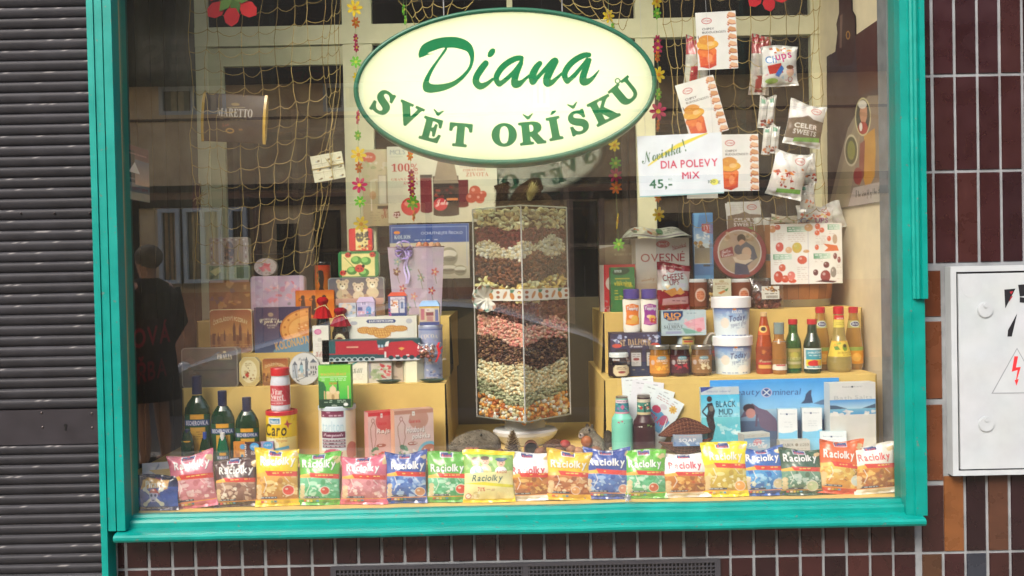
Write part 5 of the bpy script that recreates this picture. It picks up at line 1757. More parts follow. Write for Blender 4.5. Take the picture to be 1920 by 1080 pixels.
a = Art(392, 445, 466, 498, '#b5a390', 1).rect(395, 448, 463, 495, '#ab9a8a').ell(430, 471, 9, 18, '#6a5a54').blobs(10, 424, 458, 437, 486, ['#8a6a5a', '#a87a60', '#54484a'], 3, 6)
for i in range(9):
    for yy in (449, 492):
        a.rect(399 + i * 7, yy, 403 + i * 7, yy + 2, '#8a4a4c' if i % 2 else '#e0d8cc')
for i in range(5):
    for xx in (396, 460):
        a.rect(xx, 456 + i * 8, xx + 2, 460 + i * 8, '#8a4a4c' if i % 2 else '#e0d8cc')
a.mottle(.06)
gift_tin('grey beige tin with dashed border and oval portrait on top of the faded pile', 392, 445, 466, 498, .58, zg, .05, a, '#c2b6a2', .008, GT)

# flower bin with a lilac ribbon bow
x, w, h, zb = spot(728, 463, 834, 592, .56, ZU)
bin_ = thing('flower_bin', 'tapered tin bin printed with flowers and butterflies, lilac ribbon bow in front', 'bin', (x, .56, zb), (0, 0, 0))
a = Art(728, 463, 834, 592, '#b5a6b8', .9).mottle(.14).blobs(30, 730, 466, 832, 590, ['#c9b9d0', '#a898ac', '#b9a9bc'], 5, 12, .5)
for cx, cy, c in ((745, 490, '#7fa09a'), (742, 508, '#7a4a3a'), (765, 505, '#8aa89c'), (818, 510, '#c0605a'), (812, 545, '#a83a44'), (775, 555, '#c98a84'), (752, 540, '#b0545c'), (790, 520, '#7f9a88'), (760, 575, '#7a8a74'), (800, 572, '#8a7a7c')):
    a.flower(cx, cy, 8, c, '#d8c98a', 5).line([(cx, cy + 6), (cx + 4, cy + 22)], 1.2, '#5f7a5c')
a.poly([(735, 505), (741, 512), (748, 506), (743, 516), (738, 515)], '#6a3a2a').line([(785, 505), (796, 528)], 2, '#7a5a50')
d_ = .16
m = M()
wt, wb = w / 2, w / 2 * .84
m.sheet(a, lambda u, v: ((2 * u - 1) * (wt + (wb - wt) * v), .0 + .012 * v - .012 * np.sin(np.pi * u), h * (1 - v)), 'tin')
for s in (-1, 1):
    m.add([(s * wt, 0, h), (s * wb, .012, 0), (s * wb * .8, d_, 0), (s * wt * .85, d_, h)], [(0, 1, 2, 3)], '#a090a4', 'tin')
m.add([(-wt * .85, d_, h), (wt * .85, d_, h), (wb * .8, d_, 0), (-wb * .8, d_, 0)], [(0, 1, 2, 3)], '#a090a4', 'tin')
m.add([(-wt, .02, h - .02), (wt, .02, h - .02), (wt * .85, d_, h - .02), (-wt * .85, d_, h - .02)], [(0, 1, 2, 3)], '#6a5a5c', 'tin')
m.tube([(-wt, 0, h), (-wt * .5, -.009, h), (0, -.012, h), (wt * .5, -.009, h), (wt, 0, h), (wt * .85, d_, h), (-wt * .85, d_, h), (-wt, 0, h)], .0022, '#9a7a8a', 'tin')
m.build('body', bin_)
m = M()
bx_, bz_ = P(757, 470, .54).x - x, P(757, 470, .54).z - zb
LIL, LIL2 = '#a58fd8', '#c9b9ec'
for i in range(9):
    t = R(i * 40 + 10)
    L = .034
    p = []
    for f in np.linspace(0, 1, 14):
        rr_ = L * math.sin(math.pi * f) ** .7
        o_ = .011 * math.sin(2 * math.pi * f)
        p.append((bx_ + rr_ * math.cos(t) - o_ * math.sin(t), -.018 - .018 * math.sin(math.pi * f) * (i % 2 + .4), bz_ + rr_ * math.sin(t) + o_ * math.cos(t)))
    p = np.array(p)
    off = np.array([.0, .012, .006])
    q = np.stack([p, p + off])
    m.grid(q[..., 0], q[..., 1], q[..., 2], lin(LIL2 if i % 3 == 0 else LIL), 'foil', True)
for dx_ in (.0, .01):
    p = np.array([(bx_ + dx_ + .005 * math.sin(f * 9 + dx_ * 90), -.016 - .004 * math.cos(f * 7), bz_ - f * .125) for f in np.linspace(0, 1, 14)])
    q = np.stack([p, p + np.array([.007, .001, 0])])
    m.grid(q[..., 0], q[..., 1], q[..., 2], lin(LIL2), 'foil', True)
m.build('ribbon_bow', bin_)
for i, (px, c) in enumerate(((786, '#c98a6a'), (798, '#a85a3c'), (810, '#d0a080'), (820, '#b0785a'))):
    q = P(px, 462, .6)
    m = M()
    m.ball((0, 0, 0), (.014, .014, .018), c, 'food')
    m.ball((0, 0, -.03), (.013, .013, .018), c, 'food')
    tag(m.build('painted_egg', None, (q.x, .6 + .012 * (i % 2), q.z)), ['orange brown', 'dark red brown', 'pale peach', 'dull brown'][i] + ' egg showing over the rim of the flower bin', 'egg', 'eggs in the flower bin')

# sweets in film with red ribbon, in front of the cocoa tins
q = P(806, 660, .31)
sw = thing('sweets_bag', 'clear cellophane bag of brown sweets tied with a red ribbon before the cocoa tins', 'sweets bag', (q.x, .315, P(806, 679, .31).z), (0, 0, 0))
m = M()
rs = np.random.RandomState(12)
for i in range(26):
    m.ball((rs.uniform(-.032, .012), rs.uniform(-.01, .01), rs.uniform(.006, .058)), (.008, .008, .007), ['#8a4a30', '#a86a48', '#c98a70', '#6a3424', '#b0605c'][rs.randint(5)], 'food', nu=7, nv=5)
m.build('sweets', sw)
m = M()
u, v = np.meshgrid(np.linspace(0, 1, 18), np.linspace(0, 1, 14))
hw_ = .036 * (1 - .75 * np.clip(1 - np.abs(u - .72) / .16, 0, 1) ** 2) + .004 * np.sin(u * 40)
m.grid(-.042 + .1 * u, -.017 * np.sin(np.pi * v) * (u < .7) - .003 * np.sin(v * 30 + u * 9), .033 + (.5 - v) * 2 * hw_ + .014 * (u > .72) * (u - .7) * 3, lin('#e6e6e6'), 'film', True)
m.build('film_wrap', sw)
m = M()
for p in ([(.03, -.02, .07), (.026, -.024, .055), (.03, -.022, .035)], [(.03, -.022, .035), (.027, -.026, .02), (.018, -.02, .0)], [(.03, -.022, .04), (.042, -.026, .056)], [(.024, -.026, .06), (.034, -.026, .03)]):
    p = np.array(p)
    q2 = np.stack([p, p + np.array([.008, .001, .002])])
    m.grid(q2[..., 0], q2[..., 1], q2[..., 2], lin('#d02a34'), 'foil', True)
m.build('ribbon', sw)

# ------------------------------------------------------------------ goods on the right side
# ---- upper step
a = Art(1125, 459, 1192, 500, '#8f7a62', .8).grad(1125, 459, 1192, 500, '#a9957c', '#6f5c48').poly([(1125, 459), (1160, 459), (1125, 466)], '#d9d2c4').ell(1170, 469, 4, 3, '#c2b294', .6).text('MEMORY OF TEA', 1152, 476, 36, 5, '#c9b998', 's').mottle(.14)
carton('tea_bag', 'tall matt brown paper tea bag behind the red box', 'bag', 1125, 459, 1192, 590, .66, ZU, .05, Art(1125, 459, 1192, 590, '#7f6c56', .5).mottle(.2), '#7a6852', mat='paper')
o = COL.objects[-1]
x, w, h, zb = spot(1125, 459, 1192, 590, .66, ZU)
m = M()
m.face(a, -w / 2, w / 2, h * .69, h, -.0008, 'paper')
m.build('printed_panel', o)
a = Art(1132, 496, 1194, 586, '#cf2030', 1).ell(1165, 532, 30, 20, '#e4d9d4').text('Emco', 1142, 522, 44, 20, '#b81e2c', 'b').blobs(14, 1134, 556, 1190, 584, ['#e2c9c6', '#c98a8a', '#d9b6b0', '#a82430'], 4, 8).mottle(.06)
carton('cereal_box', 'red and white cereal box mostly hidden by the green box', 'box', 1131, 496, 1196, 588, .6, ZU, .05, a, '#d9d0cc', 14)
a = Art(1146, 502, 1190, 587, '#1f7a40', 1).ell(1165, 510, 16, 7, '#123f2a', rot=-8).text('emco', 1153, 507, 13, 5, '#d9e6d8', 'b').rect(1154, 523, 1181, 525, '#c9b83a').text('vláknina', 1152, 528, 32, 9, '#e0cc2c', 'b').text('Psyllium', 1172, 536, 14, 5, '#e0cc2c', 'b').small(1153, 546, 1166, 3, 5, '#d0c23a', .9, 1.5).small(1153, 558, 1170, 2, 4, '#d0c23a', .9, 1.5).mottle(.06)
carton('fibre_box', 'green fibre box with yellow writing standing in front of the red box', 'box', 1145, 501, 1191, 588, .565, ZU, .03, a, '#17603a', 6)
a = Art(1197, 448, 1293, 588, '#d6d2cc', 1).grad(1197, 505, 1293, 545, '#d6d2cc', '#b9a890').grad(1197, 545, 1293, 588, '#b9a890', '#a8937a').mottle(.05)
a.ell(1246, 460, 12, 7, '#c22438').ell(1246, 460, 10.5, 5.8, '#e6d9d8').ell(1246, 460, 9.6, 5, '#c22438').text('emco', 1238, 457, 16, 6, '#f0e9e8', 'b').text('Novinka!', 1263, 460, 25, 9, '#b04a54', '', rot=14).line([(1263, 472), (1288, 464)], .8, '#b04a54').text('OVESNÉ', 1206, 474, 79, 20, '#a81f30', '')
a.small(1250, 500, 1290, 4, 4, '#9a8478', .5, 1).text('sušenky', 1206, 524, 24, 9, '#b07a5c', 'c', rot=8).ell(1290, 535, 9, 12, '#9a7a54').blobs(8, 1278, 530, 1293, 580, ['#b58a5c', '#c9a878'], 4, 7)
carton('biscuit_box', 'large white oat biscuit box with dark red title, a flat packet lying on top', 'box', 1191, 446, 1295, 588, .62, ZU, .07, a, '#c2b8ac', 9)
zf = P(1240, 448, .6).z
a = Art(1170, 430, 1300, 452, '#d3d4c6', 1).blobs(14, 1182, 433, 1240, 446, ['#c2542c', '#d9843c', '#8a3f2c', '#d8c9a0', '#4f8a54'], 3, 6).ell(1242, 437, 6, 7, '#3f7a4c').small(1250, 433, 1288, 3, 4, '#7a8478', .7, 1.4).rect(1185, 447, 1285, 449, '#6a4a6c').mottle(.08)
x, w, h, zb = spot(1170, 431, 1300, 453, .57, None)
m = M()
m.sheet(a, lambda u, v: (-w / 2 + w * u, .12 * (1 - v) ** 1.3 - .03 - .0 * u, .004 + h * (1 - v) * (1 - (2 * np.abs(u - .5)) ** 4) + .006 * np.sin(u * 9)), 'foil')
u, v = np.meshgrid(np.linspace(0, 1, 10), np.linspace(0, 1, 4))
m.grid(-w / 2 + w * u, -.03 + .13 * v, .002 + 0 * u, lin('#c9c8ba'), 'foil', True)
tag(m.build('flat_packet', None, (x, .6, zf + .001)), 'flat white packet with pointed ends lying on the large oat biscuit box', 'packet')
a = Art(1229, 494, 1291, 584, '#8f2430', 1).grad(1229, 508, 1291, 545, '#b9a0a0', '#d8d3cc').ell(1262, 530, 26, 22, '#c9d6d8', .8).small(1242, 500, 1275, 1, 3, '#d8b8b0', .8).ring(1255, 508, 6, 4, 1.4, '#a82030', '#c9a8a4').text('CHEESE', 1238, 514, 40, 13, '#8a1c2a', 'b', rot=8).text('UPS', 1251, 526, 19, 10, '#8a1c2a', 'b', rot=8)
a.poly([(1241, 548), (1262, 541), (1268, 552), (1256, 558)], '#d8954a').poly([(1262, 552), (1272, 540), (1282, 549), (1274, 554)], '#e0a458').blobs(6, 1234, 538, 1250, 548, ['#e0c9a0', '#d0b87c'], 2, 4).rect(1269, 532, 1284, 540, '#c9c9d6').poly([(1240, 563), (1289, 556), (1289, 570), (1240, 575)], '#c99aa0').small(1258, 565, 1285, 1, 3, '#6a2a34', .8).rect(1229, 577, 1291, 584, '#8a1c28').mottle(.08)
pouch('snack_bag', 'dark red bag of cheese snacks standing in front of the oat biscuit box', 'snack bag', 1229, 494, 1292, 584, .565, ZU + .001, a, .022, 5, 31, '#7a1c28', roll=3)
q0, q1 = P(1298, 521, .67), P(1446, 521, .67)
m = M()
m.box(q0.x, q1.x, .67, .8, ZU, q1.z, '#2a2420', 'wood')
tag(m.build('display_block', None), 'dark wooden block behind the honey jars, carrying the round biscuit tin', 'display block')
zk2 = q1.z
a = Art(1301, 399, 1336, 521, '#2f7fc4', 1).rect(1301, 399, 1336, 403, '#4a9ad8').rect(1302, 426, 1334, 493, '#c9d8dc').grad(1303, 427, 1333, 455, '#4f8fd0', '#b9d4e8').blobs(8, 1304, 432, 1332, 446, ['#e2e8ee'], 3, 5).blobs(14, 1303, 452, 1333, 464, ['#b98a3c', '#8a6a3c', '#d0a858', '#5a4a34'], 2, 5).grad(1303, 464, 1333, 491, '#7a7468', '#a89878').poly([(1316, 419), (1336, 421), (1336, 438), (1326, 436), (1316, 432)], '#b8283a').text('TYL', 1318, 422, 16, 8, '#e9d9d8', 's').small(1321, 432, 1333, 1, 3, '#e0c0b8', .8)
a.poly([(1303, 399), (1312, 399), (1308, 426), (1303, 426)], '#6ab4e6', .7).rect(1318, 494, 1335, 498, '#24344a').rect(1301, 514, 1336, 521, '#57a9e2').rect(1330, 399, 1336, 521, '#3a89cb', .6).mottle(.06)
carton('tea_carton', 'tall bright blue carton with city picture and red seal left of the round tin', 'box', 1301, 399, 1337, 521, .68, zk2, .06, a, '#2c69ae', -6)
a = Art(1338, 424, 1437, 519, '#8f2434', 1).ell(1387, 471, 41, 41, '#d8d3cc').ell(1387, 471, 39, 39, '#b09c86').mottle(.12)
a.blobs(16, 1355, 436, 1420, 450, ['#8a6a4c', '#a8845c', '#c9b090', '#7a7a5c'], 3, 6, .8).ell(1391, 446, 8, 8, '#2a201c').ell(1392, 455, 6, 7, '#c99a80').poly([(1385, 462), (1400, 452), (1414, 462), (1420, 482), (1410, 488), (1396, 500), (1384, 480)], '#4a5468').ell(1400, 472, 9, 10, '#c9a890').poly([(1374, 480), (1388, 478), (1412, 486), (1396, 494), (1378, 488)], '#d9c9b4').poly([(1378, 490), (1400, 494), (1405, 512), (1376, 512)], '#3a4464').ell(1394, 480, 14, 6, '#c9ae98').ell(1384, 466, 7, 9, '#4a4a5c')
a.poly([(1350, 468), (1374, 460), (1376, 477), (1352, 481)], '#8a1c38').text('Butter', 1353, 466, 17, 6, '#e9e0dc', 'c', rot=10).text('Cookies', 1353, 472, 21, 6, '#e9e0dc', 'c', rot=10)
gift_tin('round dark red butter biscuit tin with a couple reading, standing on edge', 1338, 424, 1438, 519, .665, zk2, .06, a, '#8f2434', out=[(math.cos(t), math.sin(t)) for t in np.linspace(0, 2 * np.pi, 45)[:-1]], tilt=4)
HJ = 'amber honey jars with white lids'
for x0, x1, lab in ((1293, 1329, 'amber honey jar with peach oval label beside the cheese snack bag'), (1375, 1411, 'amber honey jar standing behind the upper yoghurt bucket')):
    a = Art(x0, 530, x1, 580, '#7a3f28', 1).ell((x0 + x1) / 2 + 3, 556, 10, 14, '#e6c8b4').ell((x0 + x1) / 2 + 3, 557, 8, 10, '#e0906a').small((x0 + x1) / 2 - 4, 550, (x0 + x1) / 2 + 10, 4, 4, '#c0582c', .9)
    jar('honey_jar', lab, 'jar', x0, 523, x1, 588, .55, ZU, '#70361f', '#e0e2e2', 7, a, (530, 580), HJ, lidmat='plastic', neck=.9)


def clearbag(label, x0, y0, x1, y1, Y, zb, cols, tagart, tr, seed, n=40, r=.008):
    """Clear film bag of loose dried fruit or nuts with a paper label."""
    x, w, h, zb = spot(x0, y0, x1, y1, Y, zb)
    k = h / (y1 - y0)
    t = thing('nut_bag', label, 'nut bag', (x, Y + .02, zb), (0, 0, 0), 'clear bags of nuts and dried fruit')
    rs = np.random.RandomState(seed)
    m = M()
    fh = h * .62
    for i in range(n):
        m.ball((rs.uniform(-w * .44, w * .44), rs.uniform(-.014, .016), rs.uniform(.006, fh)), (r * rs.uniform(.8, 1.3), r, r * rs.uniform(.6, 1)), cols[rs.randint(len(cols))], 'food', Matrix.Rotation(rs.uniform(0, 3), 3, 'Y'), 7, 5)
    m.build('filling', t)
    m = M()
    u, v = np.meshgrid(np.linspace(0, 1, 14), np.linspace(0, 1, 16))
    e = np.sin(np.pi * np.clip(u, 0, 1)) ** .6 * np.clip(1 - v * .0, 0, 1)
    bul = np.where(v > .3, 1, v / .3)
    for s in (-1, 1):
        m.grid((u - .5) * w * 1.06, s * .024 * e * bul + .003 * np.sin(u * 17 + v * 13), h * (1 - v), lin('#e6e6e6'), 'film', True)
    m.build('film', t)
    if tagart is not None:
        m = M()
        m.face(tagart, (tr[0] - (x0 + x1) / 2) * sc(Y), (tr[2] - (x0 + x1) / 2) * sc(Y), (y1 - tr[3]) * k, (y1 - tr[1]) * k, -.031, 'paper')
        m.build('label', t)


a = Art(1335, 522, 1370, 560, '#d9d7b8', 1).ell(1352, 527, 5, 3, '#b9a880').text('BONAVITA', 1339, 530, 26, 5, '#a8684a', 's').small(1343, 538, 1360, 2, 4, '#8a7a5c', .8).poly([(1344, 552), (1356, 546), (1360, 549), (1350, 555)], '#d8843c').poly([(1356, 546), (1365, 541), (1362, 549)], '#4a8a4c')
clearbag('clear bag of yellow dried pineapple with cream label between the honey jars', 1331, 522, 1374, 588, .545, ZU, ['#d9b66a', '#e6cf90', '#c9a04c', '#e9e0b0'], a, (1336, 523, 1370, 560), 51, 70)
clearbag('crinkled clear bag of brown sweets behind the red nut bag', 1406, 522, 1444, 588, .58, ZU, ['#5a4a50', '#8a7a7c', '#a8989a'], None, None, 52, 24)
a = Art(1427, 536, 1460, 565, '#d9d8cc', 1).blobs(14, 1429, 537, 1458, 549, ['#8a5a2c', '#c98a3c', '#5f3a20', '#d8b060'], 2, 5).small(1433, 552, 1456, 1, 3, '#3a3430', .9, 2)
for i in range(12):
    a.rect(1436 + i * 1.8, 557, 1437 + i * 1.8, 563, '#2a2624')
clearbag('clear bag of reddish brown nuts with barcode label beside the barrel', 1417, 533, 1470, 587, .525, ZU, ['#6f2f28', '#8a4034', '#5a2420', '#9a5a48'], a, (1427, 537, 1460, 565), 53, 90)

# half barrel with a leaflet
x, w, h, zb = spot(1433, 414, 1590, 585, .6, ZU)
bar = thing('wooden_barrel', 'small wooden barrel with steel hoops and a white leaflet pinned on its front', 'barrel', (x, .78, zb), (0, 0, 0))
rb = w / 2 * 1.0
m = M()
ang = np.linspace(0, 2 * np.pi, 23)[:-1]
rs = np.random.RandomState(5)
rng_z = np.linspace(0, 1, 8)
prof_b = rb * (.86 + .14 * np.clip(rng_z * 1.6, 0, 1) ** .7)
for i in range(22):
    a0, a1 = i * 2 * np.pi / 22 + .006, (i + 1) * 2 * np.pi / 22 - .006
    aa = np.linspace(a0, a1, 4)[None, :]
    X = prof_b[:, None] * np.cos(aa)
    Y_ = prof_b[:, None] * np.sin(aa)
    m.grid(X, Y_, (rng_z * h * (.97 + .02 * rs.rand()))[:, None] + 0 * aa, lin(['#9a6230', '#a86c38', '#8f5a2c', '#a0683a'][i % 4]) * rs.uniform(.85, 1.1), 'wood', True, flip=True)
m.lathe([(rb * .84, 0, '#5a3a20'), (rb * .97, h * .5, '#5a3a20'), (rb * .96, h * .9, '#6a4626'), (.01, h * .88, '#6a4626')], 24, mat='wood')
m.build('stave', bar)
for z0, z1 in ((.005, .09), (.55, .63)):
    m = M()
    f = lambda q: rb * (.86 + .14 * min(1, q * 1.6) ** .7) + .002
    m.lathe([(f(z0), h * z0, '#8f9290'), (f(z1), h * z1, '#9a9d9a')], 32, mat='metal')
    m.build('hoop', bar)
a = Art(1450, 428, 1585, 541, '#e3e3e0', 1).rect(1517, 428, 1518.5, 541, '#c9c9d0')
for x0, y0, tw in ((1480, 434, 34), (1556, 431, 24), (1455, 485, 32), (1528, 485, 32)):
    a.grad(x0, y0, x0 + tw, y0 + 9, '#4f9a78', '#c9e0d4', True).small(x0 + 2, y0 + 1.5, x0 + tw - 4, 2, 4, '#e9f2ec', .9, 1.6)
for x0, y0, x1, n in ((1481, 446, 1512, 5), (1455, 446, 1475, 4), (1532, 452, 1552, 5), (1497, 510, 1518, 7), (1558, 444, 1570, 2), (1573, 507, 1583, 8), (1456, 496, 1470, 3), (1530, 496, 1545, 2)):
    a.small(x0, y0, x1, n, 3.6, '#b08a88', .6, 1)
for cx, cy, rx, ry, c in ((1454, 437, 6, 7, '#c98a5c'), (1463, 434, 5, 5, '#c25a44'), (1519, 436, 8, 7, '#d0a070'), (1536, 434, 5, 6, '#d8603c'), (1544, 441, 5, 5, '#d8603c'), (1535, 446, 5, 5, '#d8603c'), (1558, 457, 4, 5, '#d8603c'), (1534, 473, 4, 5, '#d8603c'), (1497, 473, 9, 10, '#c9ae4c'), (1482, 477, 6, 6, '#d9ae84'), (1514, 480, 6, 3, '#d0a070'), (1506, 496, 9, 8, '#c8503c'), (1470, 510, 6, 7, '#c8543c'), (1463, 527, 8, 11, '#c23a28'), (1475, 531, 7, 7, '#c8442c'), (1488, 535, 7, 4, '#cf5438'), (1486, 525, 7, 8, '#d8706a'), (1570, 490, 4, 6, '#7a2f3c'), (1578, 497, 3.5, 6, '#8a3a44'), (1552, 506, 6, 6, '#6a2430'), (1531, 520, 5, 6, '#5a2030'), (1550, 527, 10, 11, '#8a2a30'), (1566, 520, 6, 10, '#8a8480'), (1466, 471, 7, 9, '#c94a44')):
    a.ell(cx, cy, rx, ry, c).ell(cx - rx * .3, cy - ry * .35, rx * .3, ry * .25, '#e9d9d0', .5)
a.ell(1497, 470, 5, 6, '#b8b858', .7).poly([(1546, 466), (1574, 470), (1578, 480), (1548, 481), (1556, 474)], '#d8703c').poly([(1530, 537), (1545, 534), (1573, 537), (1566, 540)], '#4a2430').ell(1570, 458, 5, 9, '#b9a08a').mottle(.03)
m = M()
kx = sc(.62)
cxl = ((1450 + 1585) / 2 - (1433 + 1590) / 2) * kx
wl, hl = 135 * kx, 113 * kx
m.sheet(a, lambda u, v: (cxl + (u - .5) * wl, -np.sqrt(np.maximum(rb * rb * 1.02 - ((u - .5) * wl * .62) ** 2, 1e-4)) - .006, (585 - 428) * kx - hl * v), 'paper')
m.build('leaflet', bar)

# bags on the barrel
def crisp(x0, y0, x1, y1, mid, title, tc='#e9e2dc', pic=None, low='#79ae4c'):
    a = Art(x0, y0, x1, y1, '#d9d9d6', 1)
    w, h = x1 - x0, y1 - y0
    a.poly([(x0, y0 + h * .42), (x0 + w * .35, y0 + h * .36), (x0 + w * .5, y0 + h * .3), (x0 + w * .66, y0 + h * .38), (x1, y0 + h * .4), (x1, y0 + h * .86), (x0, y0 + h * .86)], mid)
    a.ring(x0 + w * .72, y0 + h * .17, w * .15, h * .09, 1.3, '#b82f3c', '#d9d9d6').text('Crispy', x0 + w * .61, y0 + h * .13, w * .22, h * .08, '#b82f3c', 'b')
    if pic:
        a.blobs(16, x0 + w * .06, y0 + h * .34, x1 - w * .06, y0 + h * .82, pic, 3, 8)
    for i, t in enumerate(title):
        a.text(t, x0 + w * .18, y0 + h * (.5 + .14 * i), w * .64, h * .11, tc, 'b')
    a.poly([(x0 + w * .25, y1 - h * .16), (x1 - w * .05, y1 - h * .24), (x1 - w * .05, y1 - h * .14), (x0 + w * .25, y1 - h * .07)], low)
    a.small(x0 + w * .08, y0 + h * .1, x0 + w * .45, 3, 4, '#b9a8a8', .5, 1.2)
    return a.mottle(.07)


zt3 = P(1510, 420, .7).z
CB = 'white crisp bags on and above the barrel'
a = crisp(1362, 379, 1425, 438, '#7a6858', ['CELERY', 'SWEETS'])
pouch('crisp_bag', 'white crisp bag with brown band standing behind the round biscuit tin', 'crisp bag', 1362, 379, 1425, 470, .8, zk2, Art(1362, 379, 1425, 470, '#d9d9d6', .3), .02, 0, 41, '#d4d2cc', CB)
o = COL.objects[-1]
x, w, h, zb = spot(1362, 379, 1425, 440, .8, None)
m = M()
m.sheet(a, lambda u, v: ((u - .5) * w, -.021 - .006 * np.sin(np.pi * u), zb - zk2 + h * (1 - v)), 'foil')
m.build('printed_panel', o)
a = Art(1493, 387, 1562, 430, '#d9d9d8', 1).ring(1544, 396, 7, 4, 1.2, '#b83040', '#d9d9d8').blobs(16, 1498, 402, 1555, 412, ['#d8704a', '#e0a45c', '#d0503c', '#d9c07a'], 3, 5).text('Cr', 1497, 409, 16, 10, '#3a4f9c', 'b').text('UPS', 1524, 409, 26, 10, '#a02f8c', 'b').mottle(.06)
pouch('crisp_bag', 'white crisp bag with coloured letters lying on the barrel top', 'crisp bag', 1493, 387, 1562, 426, .66, zt3 - .02, a, .03, -4, 42, '#d8d6d0', CB, ears=.02)
pouch('crisp_bag', 'plain white back of a crisp bag at the right end of the barrel top', 'crisp bag', 1553, 378, 1588, 424, .72, zt3 - .02, Art(1553, 378, 1588, 424, '#c9c9c6', .5).mottle(.1), .025, 4, 43, '#c9c9c6', CB, roll=-14)
a = Art(1440, 400, 1500, 424, '#c9c2ac', 1).blobs(20, 1442, 404, 1498, 422, ['#8aa070', '#c98a5c', '#e0d6c0', '#6a7a5a', '#b0584a'], 2, 5)
pouch('crisp_bag', 'crumpled green and white packet on the left of the barrel top', 'crisp bag', 1441, 402, 1500, 425, .68, zt3 - .02, a, .025, -8, 44, '#b9b29c', CB, roll=9)
for i, (xx, c) in enumerate(((1424, '#4f9a78'), (1440, '#4f8a74'))):
    a = Art(xx - 9, 408, xx + 9, 450, '#d8d8d2', 1).rect(xx - 7, 412, xx + 4, 420, c).blobs(8, xx - 8, 426, xx + 8, 448, ['#8a6a54', '#c9b09c'], 2, 5).mottle(.08)
    can('snack_tube', ['slim white snack tube nearer the round tin', 'slim white snack tube nearer the barrel'][i], 'tube', xx - 8, 408, xx + 8, 470, .74 + .0 * i, zk2, a, '#d8d8d2', 3, '#d8d8d2', 'slim snack tubes between tin and barrel', mat='foil')

# ---- lower right step
a0 = Art(1145, 622, 1240, 711, '#232c4c', 1).mottle(.1).blobs(14, 1147, 628, 1176, 642, ['#8f98b8', '#c2c8da', '#5a6488'], 2, 5).blobs(14, 1208, 628, 1238, 642, ['#8f98b8', '#c2c8da', '#5a6488'], 2, 5).text('ST. DALFOUR', 1163, 634, 58, 13, '#c9a878', 's', arc=3).text('France', 1181, 646, 24, 6, '#d8d8dc', 'c').ell(1157, 648, 9, 4, '#c2493c').ell(1229, 647, 8, 4, '#c2493c')
for xx in (1154, 1182, 1211):
    a0.rect(xx, 655, xx + 22, 692, '#0f1526').rect(xx + 2, 658, xx + 20, 662, '#2a3138').rect(xx + 2, 663, xx + 20, 690, '#b9b9b8').small(xx + 4, 666, xx + 18, 2, 4, '#5a6064', .8).ell(xx + 11, 676, 6, 3, '#7a2a34').small(xx + 5, 682, xx + 17, 2, 3, '#6a6a6a', .6)
a0.small(1186, 697, 1236, 1, 3, '#a8a078', .8, 1.6)
carton('jam_box', 'dark navy gift box of small jams, two sauce bottles standing on it', 'box', 1145, 624, 1240, 710, .385, ZL, .09, a0, '#1c2440')
zs = P(1190, 624, .42).z
for x0, x1, c1, c2, lab in ((1168, 1203, '#d8742c', '#e09a3c', 'white sauce bottle with orange label and violet cap'), (1202, 1236, '#8a2f8c', '#c06a9c', 'white sauce bottle with violet label and violet cap')):
    xm_ = (x0 + x1) / 2
    a = Art(x0, 560, x1, 624, '#e3e0d4', 1).poly([(x0 + 5, 570), (xm_, 566), (x1 - 4, 570), (x1 - 5, 592), (x1 - 3, 612), (xm_, 615), (x0 + 4, 612), (x0 + 6, 592)], c1).grad(x0 + 6, 598, x1 - 4, 611, c1, c2).text('Perla', xm_ - 6, 569, 12, 4, '#e8d8c8', 'i').text('Topping', x0 + 7, 573, 22, 9, '#e9e9e6', 'b', sh='#2a3a7a', shear=.2).ell(xm_ - 1, 595, 6, 4, '#e2c0a0').ell(xm_ + 5, 600, 7, 8, '#d9ae4c')
    if c1 == '#8a2f8c':
        a.blobs(9, xm_, 600, x1 - 5, 611, ['#a82f3c', '#c8404c', '#2f2f5c'], 2, 4)
    else:
        a.ell(xm_ - 2, 606, 11, 4, '#d8a04c')
    bottle('sauce_bottle', lab, 'bottle', x0, 542, x1, 624, .405, zs, [(.8, 624), (.9, 621), (.92, 612), (.84, 592), (.86, 580), (.97, 568), (.96, 562), (.86, 561), (.84, 560)], '#e3e0d4', ('#3f3a86', .86), 560, a, (564, 618), 'sauce bottles with violet caps', .6, 'plastic')
a = Art(1150, 686, 1184, 708, '#2a1418', 1).poly([(1160, 686), (1178, 686), (1182, 692), (1182, 702), (1177, 708), (1161, 708), (1157, 702), (1157, 692)], '#d0c2a0').small(1163, 690, 1176, 1, 3, '#6a5a48', .8).text('Rhapsody', 1161, 692, 17, 4, '#5a4034', 's').ell(1170, 700, 6, 2.5, '#8a2f34')
jar('jam_jar', 'eight sided jar of very dark jam with white lid before the navy gift box', 'jar', 1142, 663, 1183, 712, .33, ZL, '#1c0d12', '#d9e2e2', 7, a, (686, 708), lidmat='plastic', neck=.84, hexa=True)
MJ = 'jars of marmalade with silver lids'
